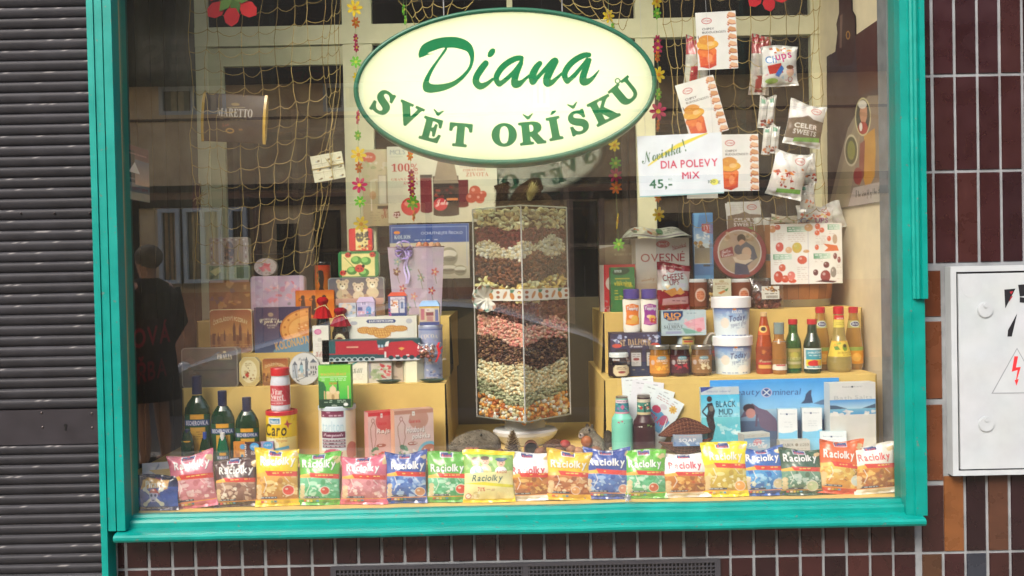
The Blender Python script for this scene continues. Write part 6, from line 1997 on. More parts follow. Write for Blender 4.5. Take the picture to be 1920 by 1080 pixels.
for x0, x1, col, band, fc, lab, t in ((1220, 1259, '#a8701c', '#c8862c', ['#e8a02c', '#f0b84a'], 'jar of orange marmalade with silver lid, left of three', 'ORANGE'), (1259, 1297, '#3a1418', '#4a1c24', ['#a82434', '#c03444'], 'jar of dark strawberry jam with silver lid, middle of three', 'STRAWBERRY'), (1299, 1338, '#7a5630', '#8a6438', ['#d8c8a0', '#e2d4b0'], 'jar of brown ginger jam with silver lid, right of three', 'GINGER')):
    a = Art(x0, 668, x1, 704, band, 1).mottle(.15)
    xm_ = (x0 + x1) / 2 + 2
    a.ell(xm_, 673, 9, 4, '#4a8a9c', .9).text('MACKAYS', xm_ - 7, 671, 14, 3, '#d9e2dc', 'b').text(t, xm_ - 10, 676, 21, 5, '#e6d8c8', 'b').small(xm_ - 9, 683, xm_ + 9, 1, 3, '#e0d0c0', .9, 1.6).blobs(12, xm_ - 12, 687, xm_ + 12, 696, fc, 2.5, 4.5).ell(x0 + 5, 682, 3, 5, '#c9c2c2', .6)
    jar('jam_jar', lab, 'jar', x0, 648, x1, 711, .34, ZL, col, '#b9b4a8', 7, a, (668, 704), MJ, neck=.92)
a = Art(1272, 628, 1306, 706, '#c9b878', 1).rect(1272, 628, 1280, 706, '#b9c8cc').rect(1280, 632, 1303, 648, '#c8b060').rect(1281, 633, 1302, 636, '#3a3428').rect(1283, 637, 1301, 641, '#b8483c').small(1282, 644, 1300, 2, 3, '#7a6a3c', .8).mottle(.08)
can('pate_can', 'narrow yellow pate can behind the jam jars, a salmon box balanced on it', 'can', 1272, 628, 1306, 710, .43, ZL, a, '#c9c4b0', 3, '#b9b07a', lidmat='metal')
zrm = P(1289, 628, .45).z
a = Art(1240, 582, 1324, 629, '#b0c2c8', 1).poly([(1243, 583), (1281, 583), (1281, 592), (1275, 600), (1255, 602), (1245, 596)], '#1c3a6c').text('RIO', 1246, 586, 31, 9, '#e6a04a', 'b').text('mare', 1252, 595, 21, 5, '#e6a04a', 'b').text('FILETTO di', 1253, 605, 20, 4, '#4a5a64', 's').text('SALMONE', 1245, 609, 35, 7, '#24343c', 's').small(1252, 617, 1278, 1, 3, '#6a7a84', .7).rect(1248, 621, 1278, 626, '#9aa0bc').small(1288, 587, 1320, 1, 3, '#5a6a74', .7, 1.2)
a.poly([(1281, 606), (1295, 600), (1320, 595), (1322, 618), (1310, 622), (1290, 614)], '#d8a0ac').blobs(10, 1284, 600, 1320, 616, ['#e0b0b8', '#d090a0', '#d9c0c0'], 3, 6, .7).poly([(1278, 614), (1310, 622), (1320, 625), (1285, 626)], '#7aa89a').ell(1311, 619, 5, 4, '#c87080').mottle(.05)
carton('salmon_box', 'pale blue salmon box with pink fish picture balanced on the yellow can', 'box', 1240, 582, 1324, 629, .425, zrm, .06, a, '#a0b4bc')
a = Art(1320, 623, 1354, 706, '#3a3a34', 1).ell(1337, 664, 16, 40, '#c2b9ae').ell(1337, 664, 14.5, 38, '#4a4a40').ell(1342, 637, 8, 10, '#8a9a80').ell(1341, 636, 3, 3, '#c8a0b0').blobs(14, 1326, 650, 1350, 700, ['#7a2a34', '#b9b0a4', '#3f4a44', '#24201e', '#9a3a40'], 2, 5)
gift_tin('tall oval dark tin with fruit picture half hidden by the yoghurt buckets', 1320, 623, 1355, 710, .42, ZL, .04, a, '#b9b5a6', out=[(math.cos(t), math.sin(t)) for t in np.linspace(0, 2 * np.pi, 33)[:-1]])
YB_ = 'stacked white yoghurt buckets'
zb_l = ZL
for x0, x1, y0, yl, y1, lab, hid in ((1342, 1420, 631, 650, 707, 'lower white and blue yoghurt bucket carrying the other one', ''), (1341, 1416, 557, 577, 632, 'upper white and blue yoghurt bucket, topmost of the two', 'y')):
    a = Art(x0, yl, x1, y1, '#d9e6ec', 1).grad(x0, yl, x1, yl + 26, '#2f62ac', '#d4e4ee').blobs(16, x0 + 6, yl + 10, x1 - 8, yl + 24, ['#8ab4dc', '#b9d4ea', '#6a99cc'], 4, 9, .5)
    xm_ = (x0 + x1) / 2
    a.text('KOLIOS', xm_ - 6, yl + 4, 21, 6, '#e9f2f4', 'b').ell(xm_ - 1, yl + 2.5, 4, 2, '#e07a2c').text('Today', xm_ - 12, yl + 13, 36, 15, '#26407a', 'b', shear=.3, rot=6).text('ygourt grec', xm_ - 10, yl + 27, 36, 9, '#3f5a94', 'i', rot=8).small(xm_ + 2, yl + 37, xm_ + 20, 3, 4, '#8a9cb8', .7, 1.1).ell(x0 + 17, yl + 28, 8, 10, '#e3d9cc').small(x0 + 5, yl + 12, x0 + 16, 6, 4, '#c2d0e0', .5, 1).ell(xm_ + 16, yl + 46, 13, 8, '#e9f2f4').small(x0 + 10, y1 - 4, x1 - 10, 1, 3, '#5a7ab4', .9, 2)
    t = can('yoghurt_bucket', lab, 'bucket', x0, y0, x1, y1, .36, zb_l, a, '#e9e9f2', yl - y0, '#e3e9ee', YB_, .91, 1.08)
    zb_l = P(xm_, 631.5, .4).z

a = Art(1421, 650, 1453, 695, '#8a3a1c', 1).mottle(.2).blobs(14, 1423, 652, 1450, 672, ['#7a2f24', '#b0542c', '#c9803c', '#5a2a20'], 2, 5, .8).text('Pomeranč', 1424, 676, 24, 6, '#e0c8a0', 'c').rect(1424, 682, 1446, 686, '#b8242c').rect(1424, 687, 1447, 694, '#d0a050')
na = Art(1428, 612, 1446, 632, '#c25a2c', 1).ell(1434, 619, 6, 8, '#e0c070').ell(1434, 619, 4, 5, '#3a2a2c').rect(1430, 597, 1435, 612, '#2a2024')
bottle('syrup_bottle', 'tall slim bottle of orange red syrup beside the yoghurt buckets', 'bottle', 1420, 586, 1454, 706, .36, ZL, [(.9, 706), (.95, 702), (.95, 655), (.72, 632), (.48, 606), (.36, 596), (.36, 594)], '#bf4f1c', ('#c9a878', .38), 594, a, (652, 696), 'syrup and juice bottles on the right step', neckart=na, na=(612, 630))
a = Art(1450, 642, 1479, 700, '#d9d6cc', 1).poly([(1450, 642), (1479, 642), (1479, 650), (1464, 644), (1450, 650)], '#3f6a74').ell(1463, 647, 9, 3, '#d9e3e0').blobs(8, 1454, 652, 1474, 663, ['#3f5a4a', '#5a7a5c', '#2f4438'], 3, 5).rect(1453, 668, 1475, 672, '#b8283c').small(1455, 676, 1474, 3, 4, '#6a6460', .8, 1.6).rect(1455, 689, 1474, 692, '#b83a44')
bottle('syrup_bottle', 'small bottle with white label and clear domed cap in front of the green bottles', 'bottle', 1450, 605, 1480, 707, .335, ZL, [(.85, 707), (.92, 703), (.92, 660), (.9, 646), (.62, 638), (.6, 631), (.6, 628)], '#b9803c', ('#8fa8a8', .66), 628, a, (642, 698), 'syrup and juice bottles on the right step', capmat='glass')
GB = 'green juice bottles with red caps'
a = Art(1477, 655, 1506, 694, '#8a8a3c', 1).rect(1480, 657, 1502, 662, '#a89a5a').ell(1490, 668, 7, 6, '#b0a84a').text('LIMETON', 1479, 672, 24, 6, '#c9c48a', 's').rect(1479, 681, 1504, 686, '#b5ae88').mottle(.15)
bottle('juice_bottle', 'green glass bottle with olive label and red cap, left of two', 'bottle', 1476, 599, 1507, 704, .365, ZL, [(.88, 704), (.96, 700), (.97, 648), (.9, 640), (.56, 626), (.52, 612), (.5, 609)], '#1f6a2c', ('#b8242c', .56), 609, a, (655, 694), GB)
a = Art(1512, 655, 1544, 695, '#e0e2de', 1).rect(1514, 658, 1542, 677, '#2f94a8').text('JABLEČNÝ', 1516, 660, 25, 6, '#e6e9f0', 'b').small(1518, 668, 1540, 2, 4, '#d9e9ea', .8, 1.4).rect(1514, 677, 1542, 690, '#d8c82c').ell(1527, 684, 11, 6.5, '#c42a24').ell(1537, 683, 4, 6, '#d8a02c', .8).rect(1515, 689, 1541, 693, '#3a8a94').small(1517, 690, 1540, 1, 3, '#e6e9f0', .7)
bottle('juice_bottle', 'dark green bottle with white and blue apple label and red cap, right of two', 'bottle', 1511, 599, 1545, 704, .345, ZL, [(.88, 704), (.96, 700), (.97, 650), (.9, 642), (.56, 626), (.5, 612), (.48, 609)], '#14402c', ('#b8242c', .55), 609, a, (655, 695), GB)
VB = 'amber vinegar bottles with red caps'
for x0, x1, lab in ((1526, 1562, 'slim amber vinegar bottle behind the apple juice bottle'), (1589, 1624, 'slim amber vinegar bottle at the right end of the step')):
    a = Art(x0, 654, x1, 690, '#d8901c', 1).rect(x0, 654, x1, 662, '#8aa84a').ell((x0 + x1) / 2, 676, 9, 9, '#e6b04a').mottle(.1)
    na = Art(x0 + 6, 603, x1 - 6, 618, '#a8a860', 1).ell((x0 + x1) / 2, 610, 9, 6, '#d9e2e6').ell((x0 + x1) / 2, 610, 8, 5, '#24345c').text('Relax', (x0 + x1) / 2 - 6, 607, 12, 5, '#e6e9ec', 'i')
    bottle('vinegar_bottle', lab, 'bottle', x0, 576, x1, 702, .45, ZL, [(.86, 702), (.95, 698), (.96, 655), (.85, 635), (.62, 610), (.5, 598), (.46, 590), (.44, 588)], '#b98a3a', ('#b8202c', .5), 588, a, (656, 690), VB, neckart=na, na=(603, 618))
a = Art(1557, 637, 1603, 672, '#d9c04a', 1).blobs(8, 1562, 641, 1584, 654, ['#e6c05a', '#8aa84a', '#d8a03c', '#c9c86a'], 3, 6).ell(1587, 652, 6, 8, '#6f8f2c').ell(1588, 648, 5, 4, '#3a3a20').poly([(1562, 650), (1570, 648), (1576, 656), (1566, 658)], '#5a8a3c').text('ZITRONEN', 1570, 661, 28, 5, '#7a5a1c', 's').small(1580, 668, 1600, 1, 3, '#8a6a2c', .7).rect(1557, 637, 1603, 640, '#d8a83c')
na = Art(1568, 588, 1586, 616, '#d9c85a', 1).rect(1568, 588, 1586, 598, '#c4242c').text('wine', 1571, 593, 12, 4, '#e9d8d0', 'b').small(1571, 605, 1584, 2, 4, '#8a742c', .7)
bottle('vinegar_bottle', 'cone shaped bottle of pale lemon vinegar with yellow label and red cap', 'bottle', 1557, 575, 1604, 703, .36, ZL, [(.85, 703), (.97, 697), (1, 684), (.96, 674), (.72, 650), (.5, 632), (.44, 614), (.4, 592), (.38, 590)], '#b8a45c', ('#c01f2a', .42), 590, a, (642, 672), VB, neckart=na, na=(592, 616))

# ---- riser on the right
a = Art(1148, 782, 1190, 862, '#7fd0b8', 1).line([(1158, 830), (1163, 815), (1162, 803), (1170, 795), (1172, 788)], 1.6, '#2a3a34').line([(1163, 815), (1170, 806), (1176, 796)], 1.2, '#2a3a34').line([(1162, 820), (1174, 818), (1180, 812)], 1.2, '#2a3a34').line([(1163, 806), (1156, 798)], 1, '#2a3a34')
for cx, cy in ((1157, 792), (1161, 790), (1167, 784), (1172, 797), (1156, 807), (1163, 812), (1169, 820), (1177, 822), (1178, 818), (1176, 793), (1155, 799), (1160, 786), (1181, 826)):
    a.ell(cx, cy, 2.2, 1.8, '#c8607a')
a.text('Green Tea', 1157, 832, 26, 6, '#24443c', '').small(1151, 800, 1154, 10, 4, '#d8e0d8', .8).mottle(.04)
na = Art(1156, 747, 1180, 780, '#3f8a94', 1).rect(1156, 747, 1180, 755, '#d8c0c8').rect(1156, 776, 1180, 780, '#d89aa8').blobs(12, 1157, 757, 1179, 775, ['#2a5a74', '#8a6aa0', '#5fb0b0', '#24404c'], 2, 4).poly([(1164, 764), (1168, 758), (1172, 764), (1168, 770)], '#c06a8a').small(1158, 750, 1178, 1, 3, '#6a4a5a', .7, 2)
bottle('iced_tea_bottle', 'mint green iced tea bottle with cherry blossom twig, left of two', 'bottle', 1148, 745, 1190, 862, .19, ZR, [(.88, 862), (.97, 858), (.98, 800), (.93, 788), (.66, 779), (.56, 774), (.56, 750), (.54, 749)], '#7fd0b8', ('#c2b9b0', .56), 749, a, (790, 860), 'patterned iced tea bottles', mat='plastic', capmat='metal', neckart=na, na=(751, 778))
a = Art(1189, 784, 1232, 862, '#3a141c', 1).text('AriZona', 1168, 813, 60, 13, '#e6e0da', 'b', rot=90).ell(1219, 808, 12, 13, '#c4303c').ell(1216, 803, 4, 4, '#e8a8a0', .7).blobs(12, 1206, 786, 1224, 800, ['#6a8a4a', '#c9c2a0', '#8aa05a', '#4a3a24'], 2, 4).blobs(8, 1206, 820, 1224, 834, ['#b02f3c', '#d0605c', '#7a1f2c'], 2, 4).text('Green', 1212, 840, 18, 8, '#d8c8b8', '')
na = Art(1196, 744, 1222, 782, '#3a7a6c', 1).rect(1196, 744, 1222, 752, '#c9c0a8').rect(1196, 776, 1222, 782, '#c9b48a').ell(1203, 765, 3, 4, '#b83a34').ell(1215, 765, 3, 4, '#b83a34').rect(1208, 756, 1211, 776, '#1c3430').blobs(10, 1197, 754, 1221, 775, ['#d8d0b0', '#2a5a50', '#5aa08c'], 1.5, 3)
bottle('iced_tea_bottle', 'dark red pomegranate iced tea bottle with vertical white writing, right of two', 'bottle', 1189, 742, 1232, 862, .18, ZR, [(.88, 862), (.97, 858), (.98, 808), (.93, 794), (.66, 784), (.58, 778), (.58, 748), (.56, 747)], '#3a141c', ('#c2b9b0', .58), 747, a, (796, 860), 'patterned iced tea bottles', mat='plastic', capmat='metal', neckart=na, na=(750, 780))

# fan of recipe cards
q = P(1188, 812, .27)
fan = [(-2, '#d9e0e0'), (8, '#d9d9df'), (19, '#d9e1e1'), (31, '#d9e2e4')]
for i, (ang_, c) in enumerate(fan):
    a = Art(0, 0, 60, 104, c, 1).small(8, 5, 50, 1, 3, '#7a8084', .7).small(14, 14, 18, 5, 6, '#9a9a9c', .5)
    if i == 3:
        a.small(8, 10, 44, 2, 4, '#b0706c', .7).flower(46, 20, 8, '#d0a84a', '#b8862c', 8).poly([(4, 40), (30, 34), (52, 44), (44, 72), (16, 70)], '#5a9cc4').ell(18, 34, 9, 7, '#c23a5c').ell(40, 46, 8, 10, '#b85a7a').text('ZDRAVÍ', 10, 44, 34, 14, '#c83a54', 'b', rot=-12).ell(28, 24, 7, 5, '#c9c4cc').ell(20, 64, 9, 5, '#6aa8c8')
    else:
        a.ell(18, 62 - 16 * i, 3, 2.4, '#2a2a34').line([(20, 62 - 16 * i), (20, 54 - 16 * i)], 1, '#2a2a34').ell(34, 62 - 10 * i, 3, 2.4, '#2a2a34')
    m = M()
    ww, hh = 60 * sc(.27), 104 * sc(.27)
    m.box(0, ww, 0, .0012, 0, hh, c, 'paper', 'f')
    m.face(a, 0, ww, 0, hh, 0, 'paper')
    tag(m.build('recipe_card', None, (q.x - .03 + .006 * i, .27 - .003 * i, q.z - .004 * i), (R(-8), R(ang_), 0)), ['upright white card at the back left of the fan', 'second white card of the fan from its back left', 'third white card of the fan, behind the coloured one', 'front card of the fan with blue and red picture'][i] + ' above the tea bottles', 'card', 'fan of white recipe cards')

# wicker shell with a soap box in it
q = P(1288, 822, .21)
shell = thing('wicker_shell', 'brown wicker basket shaped like a half open shell, holding a blue soap box', 'basket', (q.x, .24, ZR), (0, 0, 0))


def wick(m, up, z0):
    n, nv = 46, 13
    hw, hh, dp = 50 * sc(.21), 27 * sc(.21), .05
    uu = np.linspace(-1, 1, n)
    arc = hh * np.clip(1 - np.abs(uu) ** 1.7, 0, 1)
    base = .006 * uu
    rim = []
    for k in range(nv):
        f = k / (nv - 1)
        z = z0 + base + up * arc * f
        y = -dp * np.sqrt(np.clip(1 - (f * .98) ** 2, 0, 1)) * np.sqrt(np.clip(1 - uu ** 2, 0, 1))
        yy = y + .0022 * np.where((np.arange(n) + k) % 2, 1, -1)
        m.tube(np.stack([hw * uu, yy, z], 1), .0022 if k else .004, ['#6a3f30', '#7d4e3a', '#5a3428'][k % 3], 'rope', 5)
    for j in range(2, n - 2, 3):
        f = np.linspace(0, 1, 8)
        m.tube(np.stack([hw * uu[j] + 0 * f, -dp * np.sqrt(1 - (f * .98) ** 2) * math.sqrt(1 - uu[j] ** 2) - .0005, z0 + base[j] + up * arc[j] * f], 1), .0018, '#8a5a42', 'rope', 4, False)
    u2, v2 = np.meshgrid(uu, np.linspace(0, 1, 8))
    m.grid(hw * u2, (-dp + .004) * np.sqrt(np.clip(1 - (v2 * .98) ** 2, 0, 1)) * np.sqrt(np.clip(1 - u2 ** 2, 0, 1)), z0 + .006 * u2 + up * hh * np.clip(1 - np.abs(u2) ** 1.7, 0, 1) * v2, lin('#3f241c'), 'rope', True)
    m.grid(hw * u2, .0 * u2 + .03 * (1 - np.abs(u2)) * v2, z0 + .006 * u2 + up * hh * np.clip(1 - np.abs(u2) ** 1.7, 0, 1) * v2, lin('#4a2c22'), 'rope', True)


m = M()
wick(m, 1, 40 * sc(.21) + .002)
m.build('lid', shell)
m = M()
wick(m, -1, 27 * sc(.21) + .001)
m.build('bowl', shell)
a = Art(1263, 816, 1317, 842, '#7f9cc0', 1).grad(1263, 816, 1317, 842, '#a8b0b8', '#5f86b8').text('SOAP', 1273, 824, 32, 8, '#e9e9f0', 'b').small(1274, 819, 1305, 1, 3, '#c9a0a0', .8, 2).blobs(8, 1264, 834, 1316, 842, ['#b9c9e2', '#d9e8ee', '#4a74ac'], 3, 7, .7).mottle(.06)
carton('soap_box', 'small blue soap box held between the halves of the wicker shell', 'box', 1263, 816, 1317, 845, .175, ZR + 22 * sc(.2), .05, a, '#8fa4bc')

a = Art(1317, 727, 1389, 862, '#3fb0d8', 1).rect(1317, 727, 1389, 743, '#b9c4cc').poly([(1317, 727), (1343, 727), (1317, 738)], '#3a4a94').text('beauty mineral', 1329, 734, 44, 5, '#7a88a8').grad(1317, 743, 1389, 800, '#49b9e0', '#9fd8e6').blobs(8, 1320, 752, 1388, 790, ['#c2e4ee'], 3, 7, .5).grad(1317, 788, 1389, 862, '#6fc4d0', '#3fa8c0').blobs(14, 1330, 798, 1388, 820, ['#d8e9f0', '#b9e2e6'], 3, 9, .6)
a.ell(1333, 751, 5, 6, '#3a2a2c').poly([(1328, 760), (1338, 758), (1343, 775), (1340, 788), (1343, 806), (1337, 832), (1326, 832), (1330, 808), (1326, 790), (1330, 774)], '#2f282c').line([(1329, 764), (1319, 776), (1328, 786)], 3, '#2f282c').ell(1336, 770, 4, 6, '#8a8478', .6).text('BLACK', 1345, 755, 37, 13, '#1f4a5c', 'b').text('MUD', 1350, 771, 26, 12, '#1f4a5c', 'b').small(1348, 785, 1374, 1, 3, '#2f5a6c', .8).mottle(.05)
carton('mud_packet', 'upright turquoise packet with a dark figure and BLACK MUD title', 'packet', 1316, 726, 1389, 862, .22, ZR, .025, a, '#b9e0ea', 0, 4, mat='foil')
a = Art(1333, 712, 1576, 862, '#3f9ae0', .9).grad(1333, 712, 1576, 785, '#3a98e2', '#8fc4e6').text('beauty', 1372, 732, 55, 16, '#26417a', 'o', shear=.15).text('mineral', 1450, 733, 54, 13, '#26417a', '', shear=.15).ring(1439, 740, 10, 10, 1.6, '#c2b4cc', '#2f5294').line([(1433, 734), (1445, 746)], 2, '#d9e4ea').line([(1445, 734), (1433, 746)], 2, '#d9e4ea')
a.grad(1333, 775, 1576, 800, '#9fc0d4', '#6a8aa8').grad(1333, 800, 1576, 862, '#4a5f80', '#5a6a84').poly([(1503, 765), (1510, 757), (1513, 745), (1519, 738), (1524, 736), (1523, 746), (1526, 764)], '#3a4a6a').poly([(1526, 765), (1545, 757), (1576, 754), (1576, 770), (1540, 768)], '#5f7a9a')
a.poly([(1389, 792), (1400, 770), (1412, 762), (1424, 772), (1440, 778), (1455, 795), (1462, 822), (1440, 820), (1426, 812), (1420, 785)], '#6a5a74').ell(1405, 772, 11, 9, '#3a2a34').ell(1408, 783, 9, 10, '#c28a84').line([(1420, 785), (1418, 811)], 4, '#5a4a64').mottle(.04)
carton('poster_board', 'wide sky blue poster board with a bending woman and sea rock behind the white boxes', 'poster', 1333, 711, 1576, 862, .277, ZR, .006, a, '#c9d8e2', 0, 2)
BS = 'white mineral cosmetics boxes'
for x0, y0, x1, y1, Y, lab in ((1460, 767, 1495, 862, .22, 'slim upright white cosmetics box, left of a matching pair'), (1505, 765, 1541, 862, .225, 'slim upright white cosmetics box, right of a matching pair')):
    a = Art(x0, y0, x1, y1, '#e3e8ea', 1).text('beauty mineral', x0 + 4, y0 + 9, 27, 3.5, '#7a8aa8').ell(x0 + 16, y0 + 11, 2, 2, '#3a4a7a').small(x0 + 11, y0 + 28, x1 - 9, 3, 5, '#a8b4c0', .7, 1).poly([(x0, y0 + 50), (x0 + 8, y0 + 52), (x1 - 10, y0 + 50), (x1, y0 + 45), (x1, y1), (x0, y1)], '#7fc4e6')
    carton('cosmetics_box', lab, 'box', x0, y0, x1, y1, Y, ZR, .03, a, '#b9c9d2', -7, 0, BS, topc='#a8d0dc')
a = Art(1540, 808, 1586, 862, '#d9e6ea', 1).text('beauty mineral', 1546, 819, 32, 3.5, '#7a8aa8').ell(1560, 821, 2, 2, '#3a4a7a').small(1552, 828, 1575, 2, 4, '#a8b4c0', .7, 1).grad(1540, 838, 1586, 862, '#a9d4ec', '#7fc0e4')
carton('cosmetics_box', 'low white cosmetics box tilted in front of the large bath salts box', 'box', 1539, 809, 1587, 862, .19, ZR, .04, a, '#a9c9d8', -10, 6, BS, topc='#9fc8d0')
a = Art(1561, 718, 1642, 862, '#d9d9d8', 1).text('beauty mineral', 1584, 724, 34, 4, '#6a7080').ell(1601, 726, 2, 2, '#3a4254').text('Bath Salts', 1569, 744, 67, 8, '#b0b4b8').grad(1561, 753, 1642, 772, '#4f99dc', '#b9d9ea').poly([(1561, 763), (1572, 764), (1592, 771), (1561, 772)], '#4a5f7a').poly([(1642, 762), (1632, 766), (1618, 771), (1642, 772)], '#4a5f7a').grad(1561, 772, 1642, 783, '#7fb8d4', '#4f9fd4').blobs(10, 1562, 778, 1641, 786, ['#d9d9dc', '#e6e6e2'], 4, 8).rect(1561, 786, 1642, 862, '#d9d9d4').mottle(.03)
carton('bath_salts_box', 'large white bath salts box with a blue lake picture against the right wall', 'box', 1555, 718, 1644, 862, .215, ZR, .05, a, '#d0d6d8', 5)
a = Art(1393, 812, 1446, 862, '#8fb0cc', 1).rect(1393, 812, 1446, 822, '#c9c9c0').small(1400, 816, 1440, 1, 3, '#a8a498', .7).grad(1393, 822, 1446, 862, '#6fa8d0', '#b9c8d0').ell(1420, 832, 9, 8, '#d0909c').text('SOAP', 1402, 833, 32, 8, '#e3e9ec', 'b').small(1398, 828, 1438, 1, 3, '#d9e4e4', .8, 2).blobs(8, 1394, 842, 1444, 860, ['#d9d0cc', '#c9a8a8', '#e6e2de'], 4, 8, .7)
carton('soap_box', 'blue and pink soap box with beige top before the bending woman', 'box', 1393, 813, 1447, 862, .195, ZR, .05, a, '#b0a9a4', 16, 0, topc='#c9c9bc')
a = Art(1462, 826, 1519, 846, '#c9c9c0', 1).text('JABON', 1468, 831, 20, 7, '#4a4a44', 's').ell(1494, 834, 3, 3, '#8a8474').text('ALGODON', 1499, 831, 18, 6, '#5a5a50', 's').small(1470, 841, 1512, 1, 3, '#a09c8c', .7)
carton('soap_box', 'long low cream soap box with serif writing below the two slim white boxes', 'box', 1462, 826, 1519, 862, .178, ZR, .04, Art(1462, 826, 1519, 862, '#c9c9c0', .4), '#b9b6a6')
o = COL.objects[-1]
x, w, h, zb = spot(1462, 826, 1519, 846, .178, None)
m = M()
m.face(a, -w / 2, w / 2, zb - ZR, zb - ZR + h, -.0008, 'card')
m.build('printed_panel', o)

# ------------------------------------------------------------------ lit oval sign
cx, cy, ra, rb_ = 947.5, 161, 284.5, 147
q = P(cx, cy, .10)
sign = thing('oval_sign', 'lit cream oval shop sign with green rim and green script lettering hanging in the window', 'sign', (q.x, .10, q.z), (0, R(-.6), 0))
k = sc(.10)
GRN = '#126b46'


def smooth(pts, n=6):
    p = np.array(pts, float)
    out = []
    pe = np.concatenate([p[:1], p, p[-1:]])
    for i in range(1, len(pe) - 2):
        for t in np.linspace(0, 1, n, endpoint=False):
            a_, b_, c_, d_ = pe[i - 1], pe[i], pe[i + 1], pe[i + 2]
            out.append(.5 * (2 * b_ + (c_ - a_) * t + (2 * a_ - 5 * b_ + 4 * c_ - d_) * t ** 2 + (3 * b_ - 3 * c_ + d_ - a_) * t ** 3))
    out.append(p[-1])
    return np.array(out)


def brush(a, pts, c):
    p = smooth(pts)
    d = np.gradient(p[:, :2], axis=0)
    nn = np.stack([-d[:, 1], d[:, 0]], 1)
    nn /= np.maximum(np.hypot(nn[:, 0], nn[:, 1])[:, None], 1e-6)
    m_ = np.zeros(a.a.shape[:2])
    for i in range(len(p) - 1):
        quad = [p[i, :2] + nn[i] * p[i, 2] / 2, p[i + 1, :2] + nn[i + 1] * p[i + 1, 2] / 2, p[i + 1, :2] - nn[i + 1] * p[i + 1, 2] / 2, p[i, :2] - nn[i] * p[i, 2] / 2]
        m_ = np.maximum(m_, a.cover(closed(quad)) if 1 else 0)
        t = np.linspace(0, 2 * np.pi, 15)[:-1]
        m_ = np.maximum(m_, a.cover(closed(np.stack([p[i, 0] + p[i, 2] * .49 * np.cos(t), p[i, 1] + p[i, 2] * .49 * np.sin(t)], 1))))
    a.a = a.a * (1 - m_[..., None]) + lin(c) * m_[..., None]


def Z(pts):
    return [(770 + p[0] / 5.19, 40 + p[1] / 5.19) + ((p[2] / 5.19,) if len(p) > 2 else ()) for p in pts]


a = Art(cx - ra, cy - rb_, cx + ra, cy + rb_, '#f4f6d2', 1.0)
D_OUT = [(90, 325), (100, 329), (140, 318), (180, 303), (242, 293), (190, 291), (182, 286), (250, 262), (300, 246), (345, 240), (330, 264), (270, 345), (200, 432), (150, 512), (122, 572), (118, 622), (135, 655),
         (180, 671), (250, 668), (340, 650), (430, 612), (500, 562), (560, 500), (602, 440), (625, 370), (631, 300), (615, 235), (580, 190), (520, 155), (440, 136), (350, 135), (250, 150), (170, 180), (125, 210), (100, 250), (88, 290)]
D_IN = [(372, 241), (440, 244), (510, 262), (560, 285), (583, 330), (587, 370), (570, 430), (520, 490), (450, 545), (370, 578), (270, 590), (205, 583), (183, 565), (195, 520), (230, 450), (290, 360), (355, 278)]
a.fill(np.concatenate([closed(smooth(Z(D_OUT + D_OUT[:1]), 3)), closed(smooth(Z(D_IN + D_IN[:1]), 4))]), GRN)
a.poly(smooth(Z([(757, 325), (765, 295), (790, 265), (815, 258), (834, 270), (832, 300), (812, 330), (785, 347), (762, 342), (757, 325)]), 4), GRN)
for st in ([(738, 402, 54), (690, 460, 60), (645, 530, 58), (640, 585, 60), (678, 622, 60), (740, 602, 42), (808, 552, 24)],
           [(1085, 362, 44), (1030, 366, 50), (950, 404, 54), (880, 465, 54), (836, 545, 50), (858, 606, 46), (885, 596, 44), (940, 556, 40), (1010, 490, 34), (1070, 415, 32), (1092, 380, 30)],
           [(1085, 410, 34), (1040, 490, 54), (1016, 560, 58), (1014, 612, 62), (1050, 612, 58), (1100, 580, 34), (1160, 528, 22)],
           [(1262, 420, 48), (1225, 462, 58), (1190, 530, 62), (1188, 600, 50), (1240, 552, 36), (1310, 480, 38), (1390, 402, 46), (1418, 395, 50)],
           [(1415, 405, 58), (1370, 480, 64), (1330, 560, 66), (1330, 612, 66), (1370, 608, 48), (1420, 570, 32), (1478, 518, 22)],
           [(1742, 352, 44), (1690, 356, 50), (1610, 394, 54), (1540, 455, 54), (1500, 530, 52), (1520, 598, 46), (1545, 586, 42), (1600, 540, 40), (1670, 460, 32), (1732, 385, 30)],
           [(1748, 400, 34), (1712, 475, 52), (1680, 555, 60), (1677, 608, 62), (1712, 612, 56), (1770, 578, 34), (1838, 500, 10)]):
    brush(a, [(p[0], p[1], p[2] * 1.17) for p in Z(st)], GRN)
for ch, x, y, w_, h_, ro in (('S', 718, 184.5, 33, 45, -32), ('V', 765, 209, 47, 42, -25), ('E', 807, 238, 38, 43, -17), ('T', 860.5, 249.5, 42, 43, -7), ('O', 942.5, 252, 46, 43, -2), ('R', 995, 250, 48, 42, 4),
                             ('I', 1037, 243, 25, 43, 9), ('S', 1082, 233, 34, 44, 15), ('K', 1130, 211.5, 48, 46, 25), ('U', 1171, 180, 48, 43, 38)):
    for dx, dy in ((-1, 0), (1, 0), (0, -.9), (0, .9)):
        a.text(ch, x - w_ / 2 + dx, y - h_ / 2 + dy, w_, h_, GRN, 'k', rot=ro)
for x, y, ro in ((820.5, 207, 12), (988, 219.5, -3), (1072.5, 202, -14)):
    c_, s_ = math.cos(R(ro)), math.sin(R(ro))
    a.poly([(x + dx * c_ - dy * s_, y + dx * s_ + dy * c_) for dx, dy in ((-10.5, -5), (-8, -6), (0, -1), (8, -6), (10.5, -5), (2, 5.5), (-2, 5.5))], GRN)
a.poly([(1029, 218), (1033, 210), (1041, 208.5), (1041, 212), (1033.5, 218)], GRN).ring(1157.7, 158, 5.6, 5.6, 2.4, GRN, '#f4f6d2')
oe = [(ra * k * math.cos(t), rb_ * k * math.sin(t)) for t in np.linspace(0, 2 * np.pi, 97)[:-1]]
